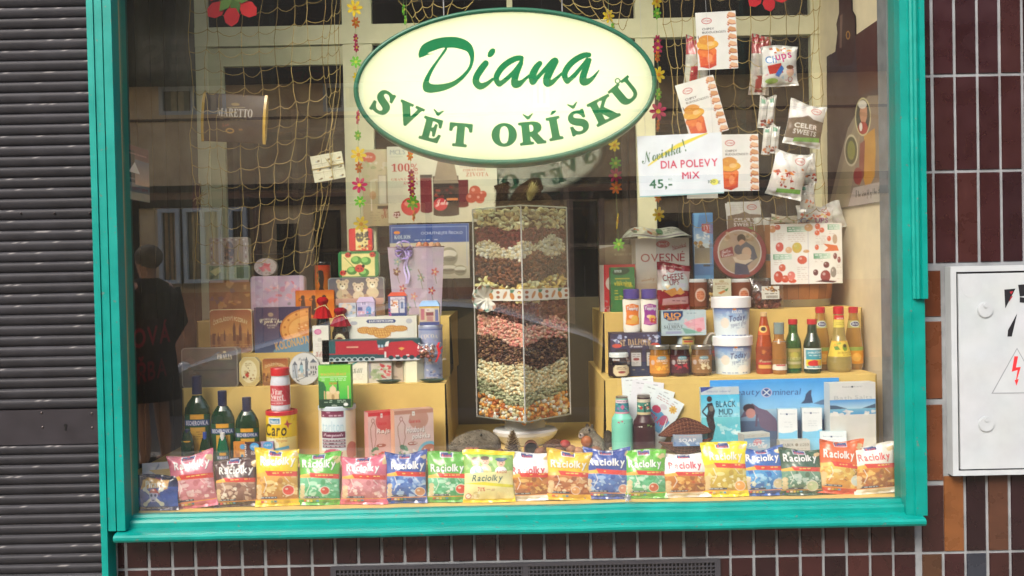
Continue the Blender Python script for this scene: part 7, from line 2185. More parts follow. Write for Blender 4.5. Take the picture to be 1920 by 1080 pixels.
sx_, sz_ = .967, .938
oi = [(x * sx_, z * sz_) for x, z in oe]
m = M()
m.face(a, -ra * k, ra * k, -rb_ * k, rb_ * k, .004, 'lit', inside(a, oi, -ra * k, ra * k, -rb_ * k, rb_ * k))
back = a
m.sheet(a, lambda u, v: (ra * k * (1 - 2 * u), .112 + 0 * u, rb_ * k * (1 - 2 * v)), 'lit', inside(a, oi, -ra * k, ra * k, -rb_ * k, rb_ * k))
m.build('lit_face', sign)
m = M()
n = len(oe)
E_, I_ = np.array(oe), np.array(oi)
ring = []
for o_, y in ((I_, .005), (I_, 0.0), (E_ * .99, 0.0), (E_, .006), (E_, .11), (E_ * .99, .116), (I_, .116), (I_, .111)):
    ring.append(np.stack([o_[:, 0], np.full(n, y), o_[:, 1]], 1))
G_ = np.array(ring)
m.grid(G_[..., 0], G_[..., 1], G_[..., 2], lin('#12684c'), 'plastic', True, wrap=True)
m.build('rim', sign)
for nm, y, rx, pw in (('front', .1, 90, 3.3), ('rear', .014, -90, .14)):
    la = bpy.data.lights.new('sign_lamp', 'AREA')
    la.shape, la.size, la.size_y, la.energy, la.color = 'ELLIPSE', .95, .46, pw, (1.0, 1.0, .93)
    lo = bpy.data.objects.new('sign_lamp', la)
    COL.objects.link(lo)
    lo.parent = sign
    lo.location, lo.rotation_euler = (0, y, 0), (R(rx), 0, 0)
m = M()
for x in (-.2, .2):
    m.tube([(x, .05, rb_ * k * .7), (x, .05, 3.5 - q.z)], .0022, '#b9b9bc', 'metal', 6)
m.build('hanger', sign)

# ------------------------------------------------------------------ column of layered nuts
FC = P(979, 590, .33)
hd = 91.5 * sc(.36)
tz0, tz1 = P(981, 793, .33).z, P(975, 385, .33).z
tower = thing('nut_column', 'tall clear square column filled with wavy layers of nuts and dried fruit', 'display column', (FC.x, .33 + hd, tz0), (0, 0, R(1)))
H_ = tz1 - tz0
cor = [(0, -hd), (hd, 0), (0, hd), (-hd, 0)]
m = M()
for (x0, y0), (x1, y1) in zip(cor, cor[1:] + cor[:1]):
    m.add([(x0, y0, 0), (x1, y1, 0), (x1, y1, H_), (x0, y0, H_)], [(0, 1, 2, 3)], CREAM, 'acrylic')
    m.tube([(x0, y0, 0), (x0, y0, H_)], .0028, '#b9b9b6', 'plastic', 6)
    m.tube([(x0, y0, H_), (x1, y1, H_)], .0024, '#c2c8c0', 'plastic', 6)
    m.tube([(x0, y0, .002), (x1, y1, .002)], .0028, '#8a8f86', 'plastic', 6)
m.build('acrylic_case', tower)
m = M()
hi = hd - .024
m.add([(0, -hi, .003), (hi, 0, .003), (0, hi, .003), (-hi, 0, .003), (0, -hi, H_ - .02), (hi, 0, H_ - .02), (0, hi, H_ - .02), (-hi, 0, H_ - .02)],
      [(0, 1, 5, 4), (1, 2, 6, 5), (2, 3, 7, 6), (3, 0, 4, 7), (4, 5, 6, 7)], '#8a7152', 'food')
m.build('inner_core', tower)
# layer boundaries, photo rows at seven stations across the two visible faces
LAY = [
    ('banana_chip_layer', [(394, 394, 394, 392, 392, 394, 396)], ['#c9b98a', '#d9c9a0', '#b9a878', '#e0d2ac'], .0125, .35),
    ('cranberry_layer', [(432, 425, 433, 430, 428, 432, 432)], ['#6a1f24', '#5a1a20', '#7a2c2c', '#4f181c'], .0072, .8),
    ('white_nut_layer', [(456, 451, 470, 448, 461, 440, 460)], ['#d8c9b2', '#c9c2a2', '#e2d9c2', '#c9ba96'], .0085, .7),
    ('hazelnut_layer', [(478, 490, 484, 491, 468, 490, 478)], ['#4f2c22', '#6a3c28', '#3c2220', '#7a4a30', '#2f1c1c'], .0075, .9),
    ('dried_pineapple_layer', [(520, 530, 538, 528, 530, 522, 520)], ['#c9b264', '#d9c484', '#c2a050', '#e4d3a0'], .0135, .4),
    ('fig_layer', [(566, 566, 568, 570, 572, 568, 566)], ['#4a261e', '#5c3024', '#3c201c', '#6a3c2c'], .009, .8),
    ('pink_fruit_layer', [(600, 597, 605, 609, 613, 599, 616)], ['#d88a7c', '#e09c8a', '#cf8076', '#e2b09c', '#d89c80'], .0075, .75),
    ('dark_raisin_layer', [(640, 633, 650, 653, 645, 640, 650)], ['#4a2c22', '#3a221e', '#5f3a2a', '#6a4632', '#8a6a4c'], .0075, .6),
    ('peanut_layer', [(682, 688, 690, 683, 700, 690, 684)], ['#d2bd94', '#d9c9a6', '#c6ae82', '#e0d2b2'], .0078, .75),
    ('pumpkin_seed_layer', [(722, 730, 745, 740, 735, 738, 732)], ['#8f9470', '#a3a684', '#7c8460', '#b5b594'], .0088, .55),
    ('mixed_nut_layer', [(752, 756, 765, 768, 762, 755, 750)], ['#b9742c', '#cf9440', '#d9c8a0', '#e6d9c6', '#a85a24', '#c9a870'], .0095, .75),
    ('', [(795, 795, 795, 796, 796, 795, 795)], [], 0, 0)]
ST = np.linspace(-1, 1, 7)
kz = H_ / 408.0


def lz(rowv, s):
    y = np.interp(s, ST, rowv[0])
    return H_ - (y - (385 + 7 * abs(s))) * kz * (1 + .0 * s)


rs = np.random.RandomState(11)
for L, N_ in zip(LAY[:-1], LAY[1:]):
    m = M()
    r = L[3] * 1.12
    cnt = 0
    for side in (-1, 1):
        nS = int(hd * 1.414 / (r * 1.35))
        for depth in (0, 1):
            z = .002
            while z < H_ - .004:
                for i in range(nS + 1):
                    s = (i + rs.uniform(-.35, .35)) / nS
                    if not 0.02 < s < .985:
                        continue
                    zz = z + rs.uniform(-.75, .75) * r
                    ss = side * s
                    top, bot = lz(L[1], ss), lz(N_[1], ss)
                    if not (bot <= zz < top):
                        continue
                    ins = r * (.8 + 1.1 * depth) + .002
                    px_, py_ = side * hd * s, -hd * (1 - s)
                    nx_, ny_ = side * .7071, -.7071
                    f = rs.uniform(.75, 1.2)
                    rot = Matrix.Rotation(rs.uniform(0, 6.28), 3, 'Z') @ Matrix.Rotation(rs.uniform(0, 3.1), 3, 'X')
                    m.ball((px_ - nx_ * ins, py_ - ny_ * ins, zz), (r * f, r * f * .85, r * f * L[4]), np.minimum(lin(L[2][rs.randint(len(L[2]))]) * 1.3, .8), 'food', rot, 7, 5)
                    cnt += 1
                z += r * .95
    o = m.build(L[0], tower)
    o['kind'] = 'stuff'
# ribbon and bow
zr0, zr1 = H_ - (567 - 388) * kz, H_ - (545 - 388) * kz
m = M()
for side in (-1, 1):
    a = Art(0, 0, 92, 22, '#d5d6cc', 1.2)
    rr = np.random.RandomState(5 + side)
    for i in range(7):
        x = 8 + i * 13
        if i % 3 == 0:
            a.ell(x, 6, 3.5, 3, '#9a6048').ell(x, 15, 3.5, 3, '#8a5440')
        elif i % 3 == 1:
            a.ell(x, 11, 2.8, 8, '#b8845c', rot=25)
        else:
            a.ell(x, 13, 4, 7, '#b87c40', rot=-18).poly([(x - 4, 1), (x + 5, 1), (x + 2, 7), (x - 3, 7)], '#2f7a64')
    m.sheet(a, lambda u, v: ((side * hd * (u if side > 0 else 1 - u)) * 1.02, -hd * (1 - (u if side > 0 else 1 - u)) * 1.02 - .002, zr1 + (zr0 - zr1) * v), 'paper')
m.build('ribbon', tower)
m = M()
bx_, by_, bz_ = -hd * .76, -hd * .27 - .012, H_ - (562 - 388) * kz
for i in range(11):
    t = R(i * 33)
    p = []
    for f in np.linspace(0, 1, 12):
        rr_ = .05 * math.sin(math.pi * f) ** .7
        o_ = .016 * math.sin(2 * math.pi * f)
        p.append((bx_ + rr_ * math.cos(t) - o_ * math.sin(t), by_ - .02 * math.sin(math.pi * f) * (.5 + i % 2), bz_ + rr_ * math.sin(t) + o_ * math.cos(t)))
    p = np.array(p)
    q2 = np.stack([p - np.array([.006 * math.sin(t), 0, -.006 * math.cos(t)]), p + np.array([.008 * math.sin(t), .008, -.008 * math.cos(t)])])
    cc = np.empty(q2.shape)
    cc[:] = lin('#d8d9ce')
    cc[:, 3:6] = lin('#9a6a50' if i % 2 else '#c9a878')
    cc[:, 8:9] = lin('#3a7a66')
    m.grid(q2[..., 0], q2[..., 1], q2[..., 2], cc, 'paper', True)
p = np.array([(bx_ + .012 - .004 * f, by_ - .004, bz_ - .01 - .036 * f) for f in np.linspace(0, 1, 6)])
q2 = np.stack([p, p + np.array([.038, 0, .0])])
m.grid(q2[..., 0], q2[..., 1], q2[..., 2], lin('#d5d6cc'), 'paper', True)
m.build('bow', tower)

st = thing('display_stand', 'white plastic rotating stand under the column of nuts', 'stand', (FC.x + .004, .33 + hd, ZR), (0, 0, 0))
hs = tz0 - ZR
q = sc(.45)
m = M()
m.lathe([(34 * q, 0, '#c9c9cf'), (44 * q, .01, '#d3d8d8'), (60 * q, hs * .38, '#d8d9dc'), (62 * q, hs * .5, '#d8d9dc'), (58 * q, hs * .58, '#d8d9dc'), (40 * q, hs * .62, '#d3d8d8'), (37 * q, hs * .9, '#d3d8d8')], 32, 1, .8, 'plastic')
m.build('foot', st)
m = M()
m.lathe([(46 * q, hs * .9, '#2f2c2a'), (50 * q, hs * .93, '#3a3634'), (50 * q, hs * .985, '#3a3634'), (44 * q, hs * .995, '#1f1d1c')], 32, 1, .8, 'plastic')
m.build('turntable', st)


# ------------------------------------------------------------------ furry toys, cone, cup and basket at the foot of the column
def furry(m, pts, rad, cols, hair=.012, n=900, seed=1, seg=12):
    p = smooth([tuple(a_) + (b_,) for a_, b_ in zip(pts, rad)], 6)
    r_ = np.random.RandomState(seed)
    m.tube(p[:, :3], np.maximum(p[:, 3], .002), cols[0], 'fur', seg)
    tri, cc = [], []
    for i in range(n):
        j = r_.randint(1, len(p) - 1)
        t = p[j + (1 if j < len(p) - 1 else 0), :3] - p[j - 1, :3]
        t /= max(1e-6, np.linalg.norm(t))
        d = r_.normal(size=3)
        d -= t * d.dot(t)
        d /= max(1e-6, np.linalg.norm(d))
        b_ = p[j, :3] + d * p[j, 3] * .96
        sd_ = np.cross(d, t) * .0016
        e = b_ + (d * .55 - t * .8 + r_.normal(size=3) * .25) * hair * r_.uniform(.5, 1.1)
        tri += [b_ - sd_, b_ + sd_, e]
        cc += [lin(cols[r_.randint(len(cols))])] * 3
    m.add(np.array(tri), np.arange(len(tri)).reshape(-1, 3), np.array(cc), 'fur')


def at(px, py, Y):
    return np.array(P(px, py, Y))


FT = 'toy animals at the foot of the nut column'
g = at(895, 856, .26)
t = thing('toy_animal', 'grey brown furry toy rodent crouching left of the white stand', 'toy animal', tuple(g), (0, 0, 0), FT)
L_ = lambda px, py, Y=.26: tuple(at(px, py, Y) - g)
m = M()
furry(m, [L_(846, 842), L_(862, 836), L_(885, 832), L_(905, 827), L_(925, 832), L_(936, 842)], [.012, .034, .044, .04, .03, .010], ['#8a8070', '#a0957f', '#6f6558', '#b5a992'], .014, 1800, 3)
m.ball(L_(897, 812, .25), (.011, .006, .013), '#6a5c50', 'fur')
m.build('body', t)
m = M()
m.ball(L_(902, 816, .215), (.0052, .004, .0052), '#0a0908', 'glass', nu=12, nv=8)
m.build('eye', t)
m = M()
for x_ in (884, 893, 878):
    m.ball(L_(x_, 843, .215), (.014, .01, .009), '#9a5a3c', 'food')
m.build('paw', t)
g = at(1100, 850, .25)
t = thing('toy_animal', 'grey squirrel toy sitting upright in a pale basket, holding an orange nut', 'toy animal', tuple(g), (0, 0, 0), FT)
L_ = lambda px, py, Y=.25: tuple(at(px, py, Y) - g)
m = M()
furry(m, [L_(1122, 846), L_(1116, 832), L_(1109, 820), L_(1103, 811), L_(1094, 812), L_(1087, 816)], [.024, .032, .024, .021, .016, .007], ['#8f8474', '#a59984', '#776c5e', '#b9b09c'], .008, 1500, 5)
m.ball(L_(1110, 800, .25), (.006, .004, .010), '#5a5046', 'fur')
m.ball(L_(1101, 799, .26), (.006, .004, .009), '#5a5046', 'fur')
m.ball(L_(1090, 818, .232), (.011, .007, .010), '#c9b9ae', 'fur')
m.build('body', t)
m = M()
m.ball(L_(1105, 806, .222), (.0048, .003, .0048), '#0a0908', 'glass', nu=12, nv=8)
m.build('eye', t)
m = M()
m.ball(L_(1088, 815, .224), (.0032, .003, .0026), '#15100e', 'plastic')
m.build('nose', t)
m = M()
furry(m, [L_(1122, 848, .28), L_(1136, 838, .29), L_(1142, 822, .3), L_(1136, 808, .3)], [.012, .022, .022, .008], ['#5a5248', '#73695c'], .014, 700, 6)
m.build('tail', t)
m = M()
m.ball(L_(1100, 828, .222), (.02, .016, .021), '#b0663c', 'food', nu=12, nv=8)
m.build('nut', t)
bk = thing('nut_basket', 'shallow pale wicker basket with nuts around the squirrel toy', 'basket', tuple(at(1102, 857, .235)), (0, 0, 0))
m = M()
for k_ in range(6):
    aa = np.linspace(0, 2 * np.pi, 60)
    rr = .082 + .006 * k_ + .0022 * np.sin(aa * 18 + k_ * 3.14)
    m.tube(np.stack([rr * np.cos(aa), rr * np.sin(aa) * .5, .003 + .0042 * k_ + .0015 * np.sin(aa * 18 + k_ * 3.14)], 1), .0034, ['#c9b692', '#d8c8a6', '#b5a07a'][k_ % 3], 'rope', 5, False)
m.build('wicker', bk)
for px, py, c, lab, rr in ((1071, 842, '#9a6848', 'oval brown nut at the left edge of the pale basket', .015), (1084, 846, '#b58058', 'light brown nut in the middle of the pale basket', .015), (1118, 846, '#8a5a40', 'big reddish brown nut at the right of the pale basket', .017), (1048, 846, '#7a4c34', 'dark brown nut lying left outside the pale basket', .014), (1060, 832, '#a83a34', 'small red fruit behind the left edge of the basket', .014)):
    m = M()
    m.ball((0, 0, 0), (rr * 1.3, rr, rr), c, 'food', None, 14, 10, .03)
    tag(m.build('nut', None, tuple(at(px, py, .2)), (0, R(15), 0)), lab, 'nut', 'loose nuts at the foot of the column')
g = at(962, 858, .24)
m = M()
rs = np.random.RandomState(2)
for i in range(150):
    f = i / 150
    a_ = i * 2.39996
    rr = .030 * (1 - f) ** .75 + .003
    z = .004 + .086 * f
    c_, s_ = math.cos(a_), math.sin(a_)
    w_ = .0075 * (1 - f * .55)
    base = np.array([c_ * rr * .5, s_ * rr * .5, z])
    tip = np.array([c_ * rr * 1.05, s_ * rr * 1.05, z + .007])
    sd_ = np.array([-s_, c_, 0]) * w_
    m.add([base - sd_ * .6, base + sd_ * .6, tip + sd_ + np.array([0, 0, -.002]), tip + np.array([c_, s_, .4]) * .004, tip - sd_ + np.array([0, 0, -.002])], [(0, 1, 2, 3, 4)], ['#c9b698', '#b09a78', '#d9c9ac', '#9a8462'][rs.randint(4)], 'wood')
m.lathe([(.016, 0, '#5a4636'), (.018, .03, '#5a4636'), (.003, .088, '#5a4636')], 10, mat='wood')
tag(m.build('pine_cone', None, tuple(g)), 'open pine cone standing in front of the white stand', 'pine cone')
g = at(996, 842, .2)
cup = thing('wooden_cup', 'brown wooden cup lying on its side, its dark mouth facing the pane', 'cup', tuple(g), (0, 0, 0))
m = M()
q = 14.5 * sc(.2)
aa = np.linspace(0, 2 * np.pi, 25)[:-1]
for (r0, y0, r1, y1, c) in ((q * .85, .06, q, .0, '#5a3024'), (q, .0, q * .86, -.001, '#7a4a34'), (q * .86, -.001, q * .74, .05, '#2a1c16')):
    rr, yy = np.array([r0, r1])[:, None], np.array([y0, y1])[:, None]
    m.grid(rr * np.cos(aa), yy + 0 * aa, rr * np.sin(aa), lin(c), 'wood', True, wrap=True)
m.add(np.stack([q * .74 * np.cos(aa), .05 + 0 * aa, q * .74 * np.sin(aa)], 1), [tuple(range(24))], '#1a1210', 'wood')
m.build('bowl', cup)
g = at(1040, 856, .27)
m = M()
furry(m, [(-.035, 0, .0), (-.02, 0, .024), (.004, .0, .03), (.026, 0, .022), (.036, 0, .0)], [.01, .026, .032, .026, .01], ['#6a4c3a', '#8a6a54', '#57402f', '#a08a74'], .012, 1300, 8)
tag(m.build('fibre_ball', None, tuple(g)), 'brown hairy coconut fibre ball between the wooden cup and the squirrel', 'fibre ball')
for i, (px, py, c, w_) in enumerate(((1012, 848, '#7a4a2f', 12), (938, 850, '#6a3f2c', 8), (929, 855, '#8a5a3a', 6))):
    m = M()
    m.ball((0, 0, 0), (w_ * sc(.2), .016, 9 * sc(.2)), c, 'food', None, 14, 9, .05)
    tag(m.build('nut', None, tuple(at(px, py, .2)), (0, R(-30 + 40 * i), 0)), ['brown almond shaped nut leaning right of the wooden cup', 'small dark nut left of the pine cone', 'smallest brown nut at the furry rodent'][i], 'nut', 'loose nuts at the foot of the column')
# shaggy figure on top of the column
g = np.array((FC.x, .33 + hd, tz1 + .002))
t = thing('shaggy_toy', 'dark brown shaggy fibre animal with a blonde tuft sitting on top of the column', 'toy animal', tuple(g), (0, 0, 0))
L_ = lambda px, py, Y=.5: tuple(at(px, py, Y) - g)
m = M()
furry(m, [L_(945, 395), L_(941, 375), L_(943, 358), L_(940, 345)], [.03, .022, .018, .03], ['#3f2a1c', '#57402a', '#2f2016', '#6a5034'], .02, 1500, 21)
furry(m, [L_(975, 395), L_(985, 372), L_(1004, 350), L_(1016, 345)], [.045, .05, .036, .02], ['#4a3524', '#5f4730', '#38281a', '#735a3c'], .018, 1900, 22)
furry(m, [L_(1018, 395), L_(1026, 378), L_(1034, 372)], [.03, .042, .012], ['#3a2a1e', '#4f3a28', '#5f4a34'], .014, 900, 23)
m.build('body', t)
m = M()
furry(m, [L_(1001, 350, .44), L_(996, 362, .43), L_(992, 376, .43)], [.010, .012, .006], ['#c2b07c', '#d8c890', '#a8945f'], .02, 500, 24)
m.build('tuft', t)


# ------------------------------------------------------------------ posters on the partition and the side walls
def poster(label, x0, y0, x1, y1, Y, a, group=None, d=.002):
    x, w, h, zb = spot(x0, y0, x1, y1, Y, None)
    m = M()
    m.box(-w / 2, w / 2, 0, d, 0, h, '#c9c9c2', 'paper', 'f')
    m.face(a, -w / 2, w / 2, 0, h, 0, 'paper')
    return tag(m.build('poster', None, (x, Y, zb)), label, 'poster', group)


a = Art(680, 280, 742, 424, '#b9aa88', 1).grad(680, 280, 742, 424, '#c2b696', '#a8966f').ell(693, 295, 13, 10, '#c8604c').text('81x', 686, 291, 14, 5, '#e2c9b4', 'b').blobs(20, 682, 300, 735, 340, ['#a8ab7c', '#c9c6ae', '#8a946a', '#d8d0bc'], 3, 8, .7).rect(709, 328, 726, 384, '#a59a86').rect(711, 330, 724, 382, '#c9c0aa').rect(695, 338, 697, 395, '#d8c9b4').ell(699, 350, 6, 14, '#c9c2a0', .7).ell(699, 366, 6, 8, '#b57a4a', .6).rect(707, 386, 730, 392, '#3f3830').text('Kittl', 714, 386, 30, 24, '#8f3028', 'c').small(693, 398, 712, 4, 5, '#7a6c54', .7, 1).mottle(.08)
poster('beige herb poster with bottle and wine glass, behind the pomegranate poster', 680, 280, 742, 424, YB - .03, a)
a = Art(727, 273, 932, 417, '#c9c4ae', 1).grad(727, 273, 932, 417, '#c9c9b6', '#b9b29a').text('MCLS', 733, 279, 28, 9, '#7a8a94').rect(733, 292, 757, 293, '#a8a898').text('100%', 735, 305, 49, 15, '#b02434', 's').text('BIO', 772, 321, 12, 5, '#b03a44', 's').text('GRANÁTOVÁ', 734, 331, 50, 6, '#b03a44', 's').text('ŠŤÁVA', 757, 339, 27, 6, '#b03a44', 's').ell(769, 386, 18, 17, '#b82a30').ell(763, 380, 6, 5, '#dc8a7c', .7)
a.poly([(735, 403), (738, 396), (748, 394), (750, 402), (743, 408)], '#6a1a24').text('IZZ', 736, 398, 12, 7, '#e0c8c4', 'b').text('NOVÁ CHUŤ', 862, 311, 45, 5, '#b08a84', 's').text('ZDRAVÉHO', 868, 316, 42, 6, '#a8504c', 's').text('ŽIVOTA', 874, 322, 42, 10, '#a8504c', 's')
for x, y0, y1, w, c in ((799, 333, 395, 22, '#6a1c24'), (836, 330, 402, 48, '#3a2a24'), (866, 338, 386, 24, '#5f2024')):
    a.rect(x - w / 2, y0, x + w / 2, y1, c).ell(x, y1, w / 2, 4, c)
a.rect(788, 327, 811, 333, '#3a3634').poly([(812, 345), (822, 300), (832, 292), (842, 292), (852, 303), (860, 345)], '#8a7c68').rect(813, 344, 860, 388, '#2f2420').ell(825, 383, 13, 12, '#b8343c').text('Jala', 816, 374, 24, 14, '#e6d4cc', 'c').rect(837, 372, 858, 376, '#c97a4a').blobs(12, 815, 346, 858, 370, ['#6a2a24', '#8a3a2c', '#4a3a2c'], 3, 6, .8)
for x, y, r in ((890, 360, 11), (883, 372, 10), (899, 374, 9), (905, 366, 7)):
    a.ell(x, y, r, r, '#a8503c').ell(x - 3, y - 3, r * .3, r * .3, '#d8a090', .6)
a.mottle(.06)
poster('wide pomegranate juice poster with red fruit and dark jars, below the oval sign', 727, 273, 932, 417, YB - .045, a)
a = Art(731, 420, 880, 523, '#c2b9a8', 1).rect(731, 420, 880, 455, '#2c4f94').rect(735, 425, 876, 426, '#9aa8c8').rect(735, 425, 736, 455, '#9aa8c8').rect(875, 425, 876, 500, '#9aa8c8').ell(745, 435, 6, 3, '#d8842c').text('KOLIOS', 740, 440, 30, 7, '#d9e3e6', 's').text('OCHUTNEJTE ŘECKO', 790, 433, 78, 8, '#c2c9e0').small(778, 449, 822, 1, 3, '#c2c9e0', .8)
for x, y, rx, ry in ((842, 482, 16, 18), (840, 505, 18, 10), (862, 508, 12, 10), (815, 500, 14, 12)):
    a.ell(x, y, rx, ry, '#8f8a7a').ell(x, y - ry * .3, rx * .9, ry * .4, '#d0c9bc').ell(x, y + ry * .2, rx * .8, ry * .3, '#6a6458', .7)
a.mottle(.07)
poster('blue topped poster with food jars behind the flower bin', 731, 420, 880, 523, .86, a)


def wallmap(X):
    def f(e):
        e = np.asarray(e, float)
        px, py = e[..., 0].reshape(-1), e[..., 1].reshape(-1)
        dd = np.stack([(px - 960) / FPX, -(py - 540) / FPX, -np.ones_like(px)], 1) @ np.array(CAM_R).T
        t_ = X / dd[:, 0]
        y, z = -CAM_D + dd[:, 1] * t_, CAM_H + dd[:, 2] * t_
        return np.stack([y * 1000 * (-1 if X > 0 else 1), (3 - z) * 1000], 1).reshape(e.shape)
    return f


WX = 1.322
fm = wallmap(WX)
out = [(1550, 106), (1566, 97), (1570, 62), (1568, 45), (1573, 25), (1572, -50), (1595, -50), (1596, 20), (1602, 30), (1603, 66), (1650, 35), (1666, 376), (1590, 388), (1552, 396)]
ow = fm(np.array(out, float))
a = Art(ow[:, 0].min(), ow[:, 1].min(), ow[:, 0].max(), ow[:, 1].max(), '#4a2424', .4)
a.map = fm
a.poly([(1550, 105), (1603, 66), (1650, 35), (1666, 200), (1550, 260)], '#3f2c34').poly([(1603, 66), (1650, 35), (1660, 160), (1610, 180)], '#4a2020').rect(1550, 180, 1640, 392, '#3a1f20').poly([(1568, 100), (1572, -50), (1596, -50), (1603, 100), (1598, 120), (1575, 125)], '#3f1c1e').poly([(1575, 30), (1580, 25), (1578, 90), (1574, 90)], '#8a6a60', .7).ell(1590, 66, 4, 8, '#b98a3c').ell(1590, 66, 2.5, 6, '#4a2020')
a.poly([(1552, 396), (1574, 300), (1590, 240), (1612, 200), (1628, 180), (1657, 178), (1666, 376), (1590, 388)], '#8a7a68').poly([(1560, 396), (1580, 310), (1596, 250), (1612, 210), (1622, 200), (1612, 260), (1590, 388)], '#9a8a70').ell(1618, 219, 15, 36, '#c9bf90').ell(1618, 219, 13, 33, '#3a4038').ell(1619, 212, 7, 20, '#c28a6c').ell(1617, 196, 8, 8, '#d8d2c8').ell(1618, 240, 9, 12, '#a8342c').ell(1614, 238, 3, 8, '#e0d9d0').text('LIQUEUR', 1633, 190, 7, 55, '#7a5a2c', 's', rot=80).poly([(1620, 255), (1640, 240), (1642, 280), (1640, 330), (1625, 360), (1618, 330)], '#c9922c', .8).poly([(1612, 270), (1622, 262), (1620, 330), (1610, 350)], '#8a4a3a')
a.ell(1596, 282, 13, 30, '#c9c0a0').ell(1596, 282, 11, 26, '#5a5a34').ell(1596, 282, 7, 18, '#8a8f3c').ell(1608, 330, 8, 16, '#8a2f2c').poly([(1590, 388), (1600, 352), (1663, 338), (1666, 376)], '#b5a9a0').text('The simply the Best!', 1603, 352, 56, 20, '#2a2624', 'c', rot=9)
a.poly([(1655, 178), (1657, 178), (1665, 376), (1662, 376)], '#d9d8cc').mottle(.1)
a.map = None
m = M()
kp = inside(a, [(p[0], -p[1]) for p in ow], a.x0, a.x1, -a.y1, -a.y0)
m.sheet(a, lambda u, v: (WX + 0 * u, -(a.x0 + (a.x1 - a.x0) * u) / 1000, 3 - (a.y0 + (a.y1 - a.y0) * v) / 1000), 'card', kp)
mm = [(WX + .006, -p[0] / 1000, 3 - p[1] / 1000) for p in ow]
m.add(mm, [tuple(range(len(mm)))], '#2a1c1a', 'card')
tag(m.build('poster', None), 'large dark red cut out liqueur bottle poster with oval portrait on the right side wall', 'poster')
fm2 = wallmap(-1.325)
ow = fm2(np.array([(233, 268), (277, 282), (277, 379), (234, 372)], float))
a = Art(ow[:, 0].min(), ow[:, 1].min(), ow[:, 0].max(), ow[:, 1].max(), '#7a7f84', .4)
x0, y0, w, h = a.x0, a.y0, a.x1 - a.x0, a.y1 - a.y0
a.rect(x0, y0, x0 + w, y0 + h * .25, '#6a4a54').rect(x0, y0 + h * .1, x0 + w * .4, y0 + h * .6, '#2c3440').grad(x0 + w * .4, y0 + h * .25, x0 + w, y0 + h * .7, '#5a6a84', '#c2a08c').poly([(x0 + w * .15, y0 + h * .5), (x0 + w * .4, y0 + h * .3), (x0 + w * .6, y0 + h * .5)], '#d8d9dc').rect(x0, y0 + h * .62, x0 + w * .4, y0 + h * .68, '#22304a').text('MY CESTUJEME', x0 + w * .06, y0 + h * .76, w * .86, h * .06, '#8a4a54', 'b').rect(x0, y0 + h * .85, x0 + w, y0 + h, '#a9a898').small(x0 + w * .1, y0 + h * .14, x0 + w * .9, 1, 9, '#b98a8c', .7, 4).mottle(.1)
m = M()
m.sheet(a, lambda u, v: (-1.322 + 0 * u, (a.x0 + w * u) / 1000, 3 - (a.y0 + h * v) / 1000), 'paper')
tag(m.build('poster', None), 'small pale poster with a white triangle on the dark left side wall', 'poster')
ow = fm2(np.array([(246, 575), (330, 575), (330, 700), (246, 710)], float))
a = Art(ow[:, 0].min(), 1650, ow[:, 0].max(), 1880, '#2c2018', .25)
w, h = a.x1 - a.x0, a.y1 - a.y0
a.text('OVÁ', a.x0 + w * .02, a.y0 + h * .04, w * .8, h * .38, '#861a28', 'b').text('ŘBA', a.x0 + w * .1, a.y0 + h * .56, w * .62, h * .4, '#7c1824', 'b')
m = M()
m.sheet(a, lambda u, v: (-1.321 + 0 * u, (a.x0 + w * u) / 1000, 3 - (a.y0 + h * v) / 1000), 'paint')
tag(m.build('lettered_board', None), 'dark board with two rows of red capital letters low on the left side wall', 'board')

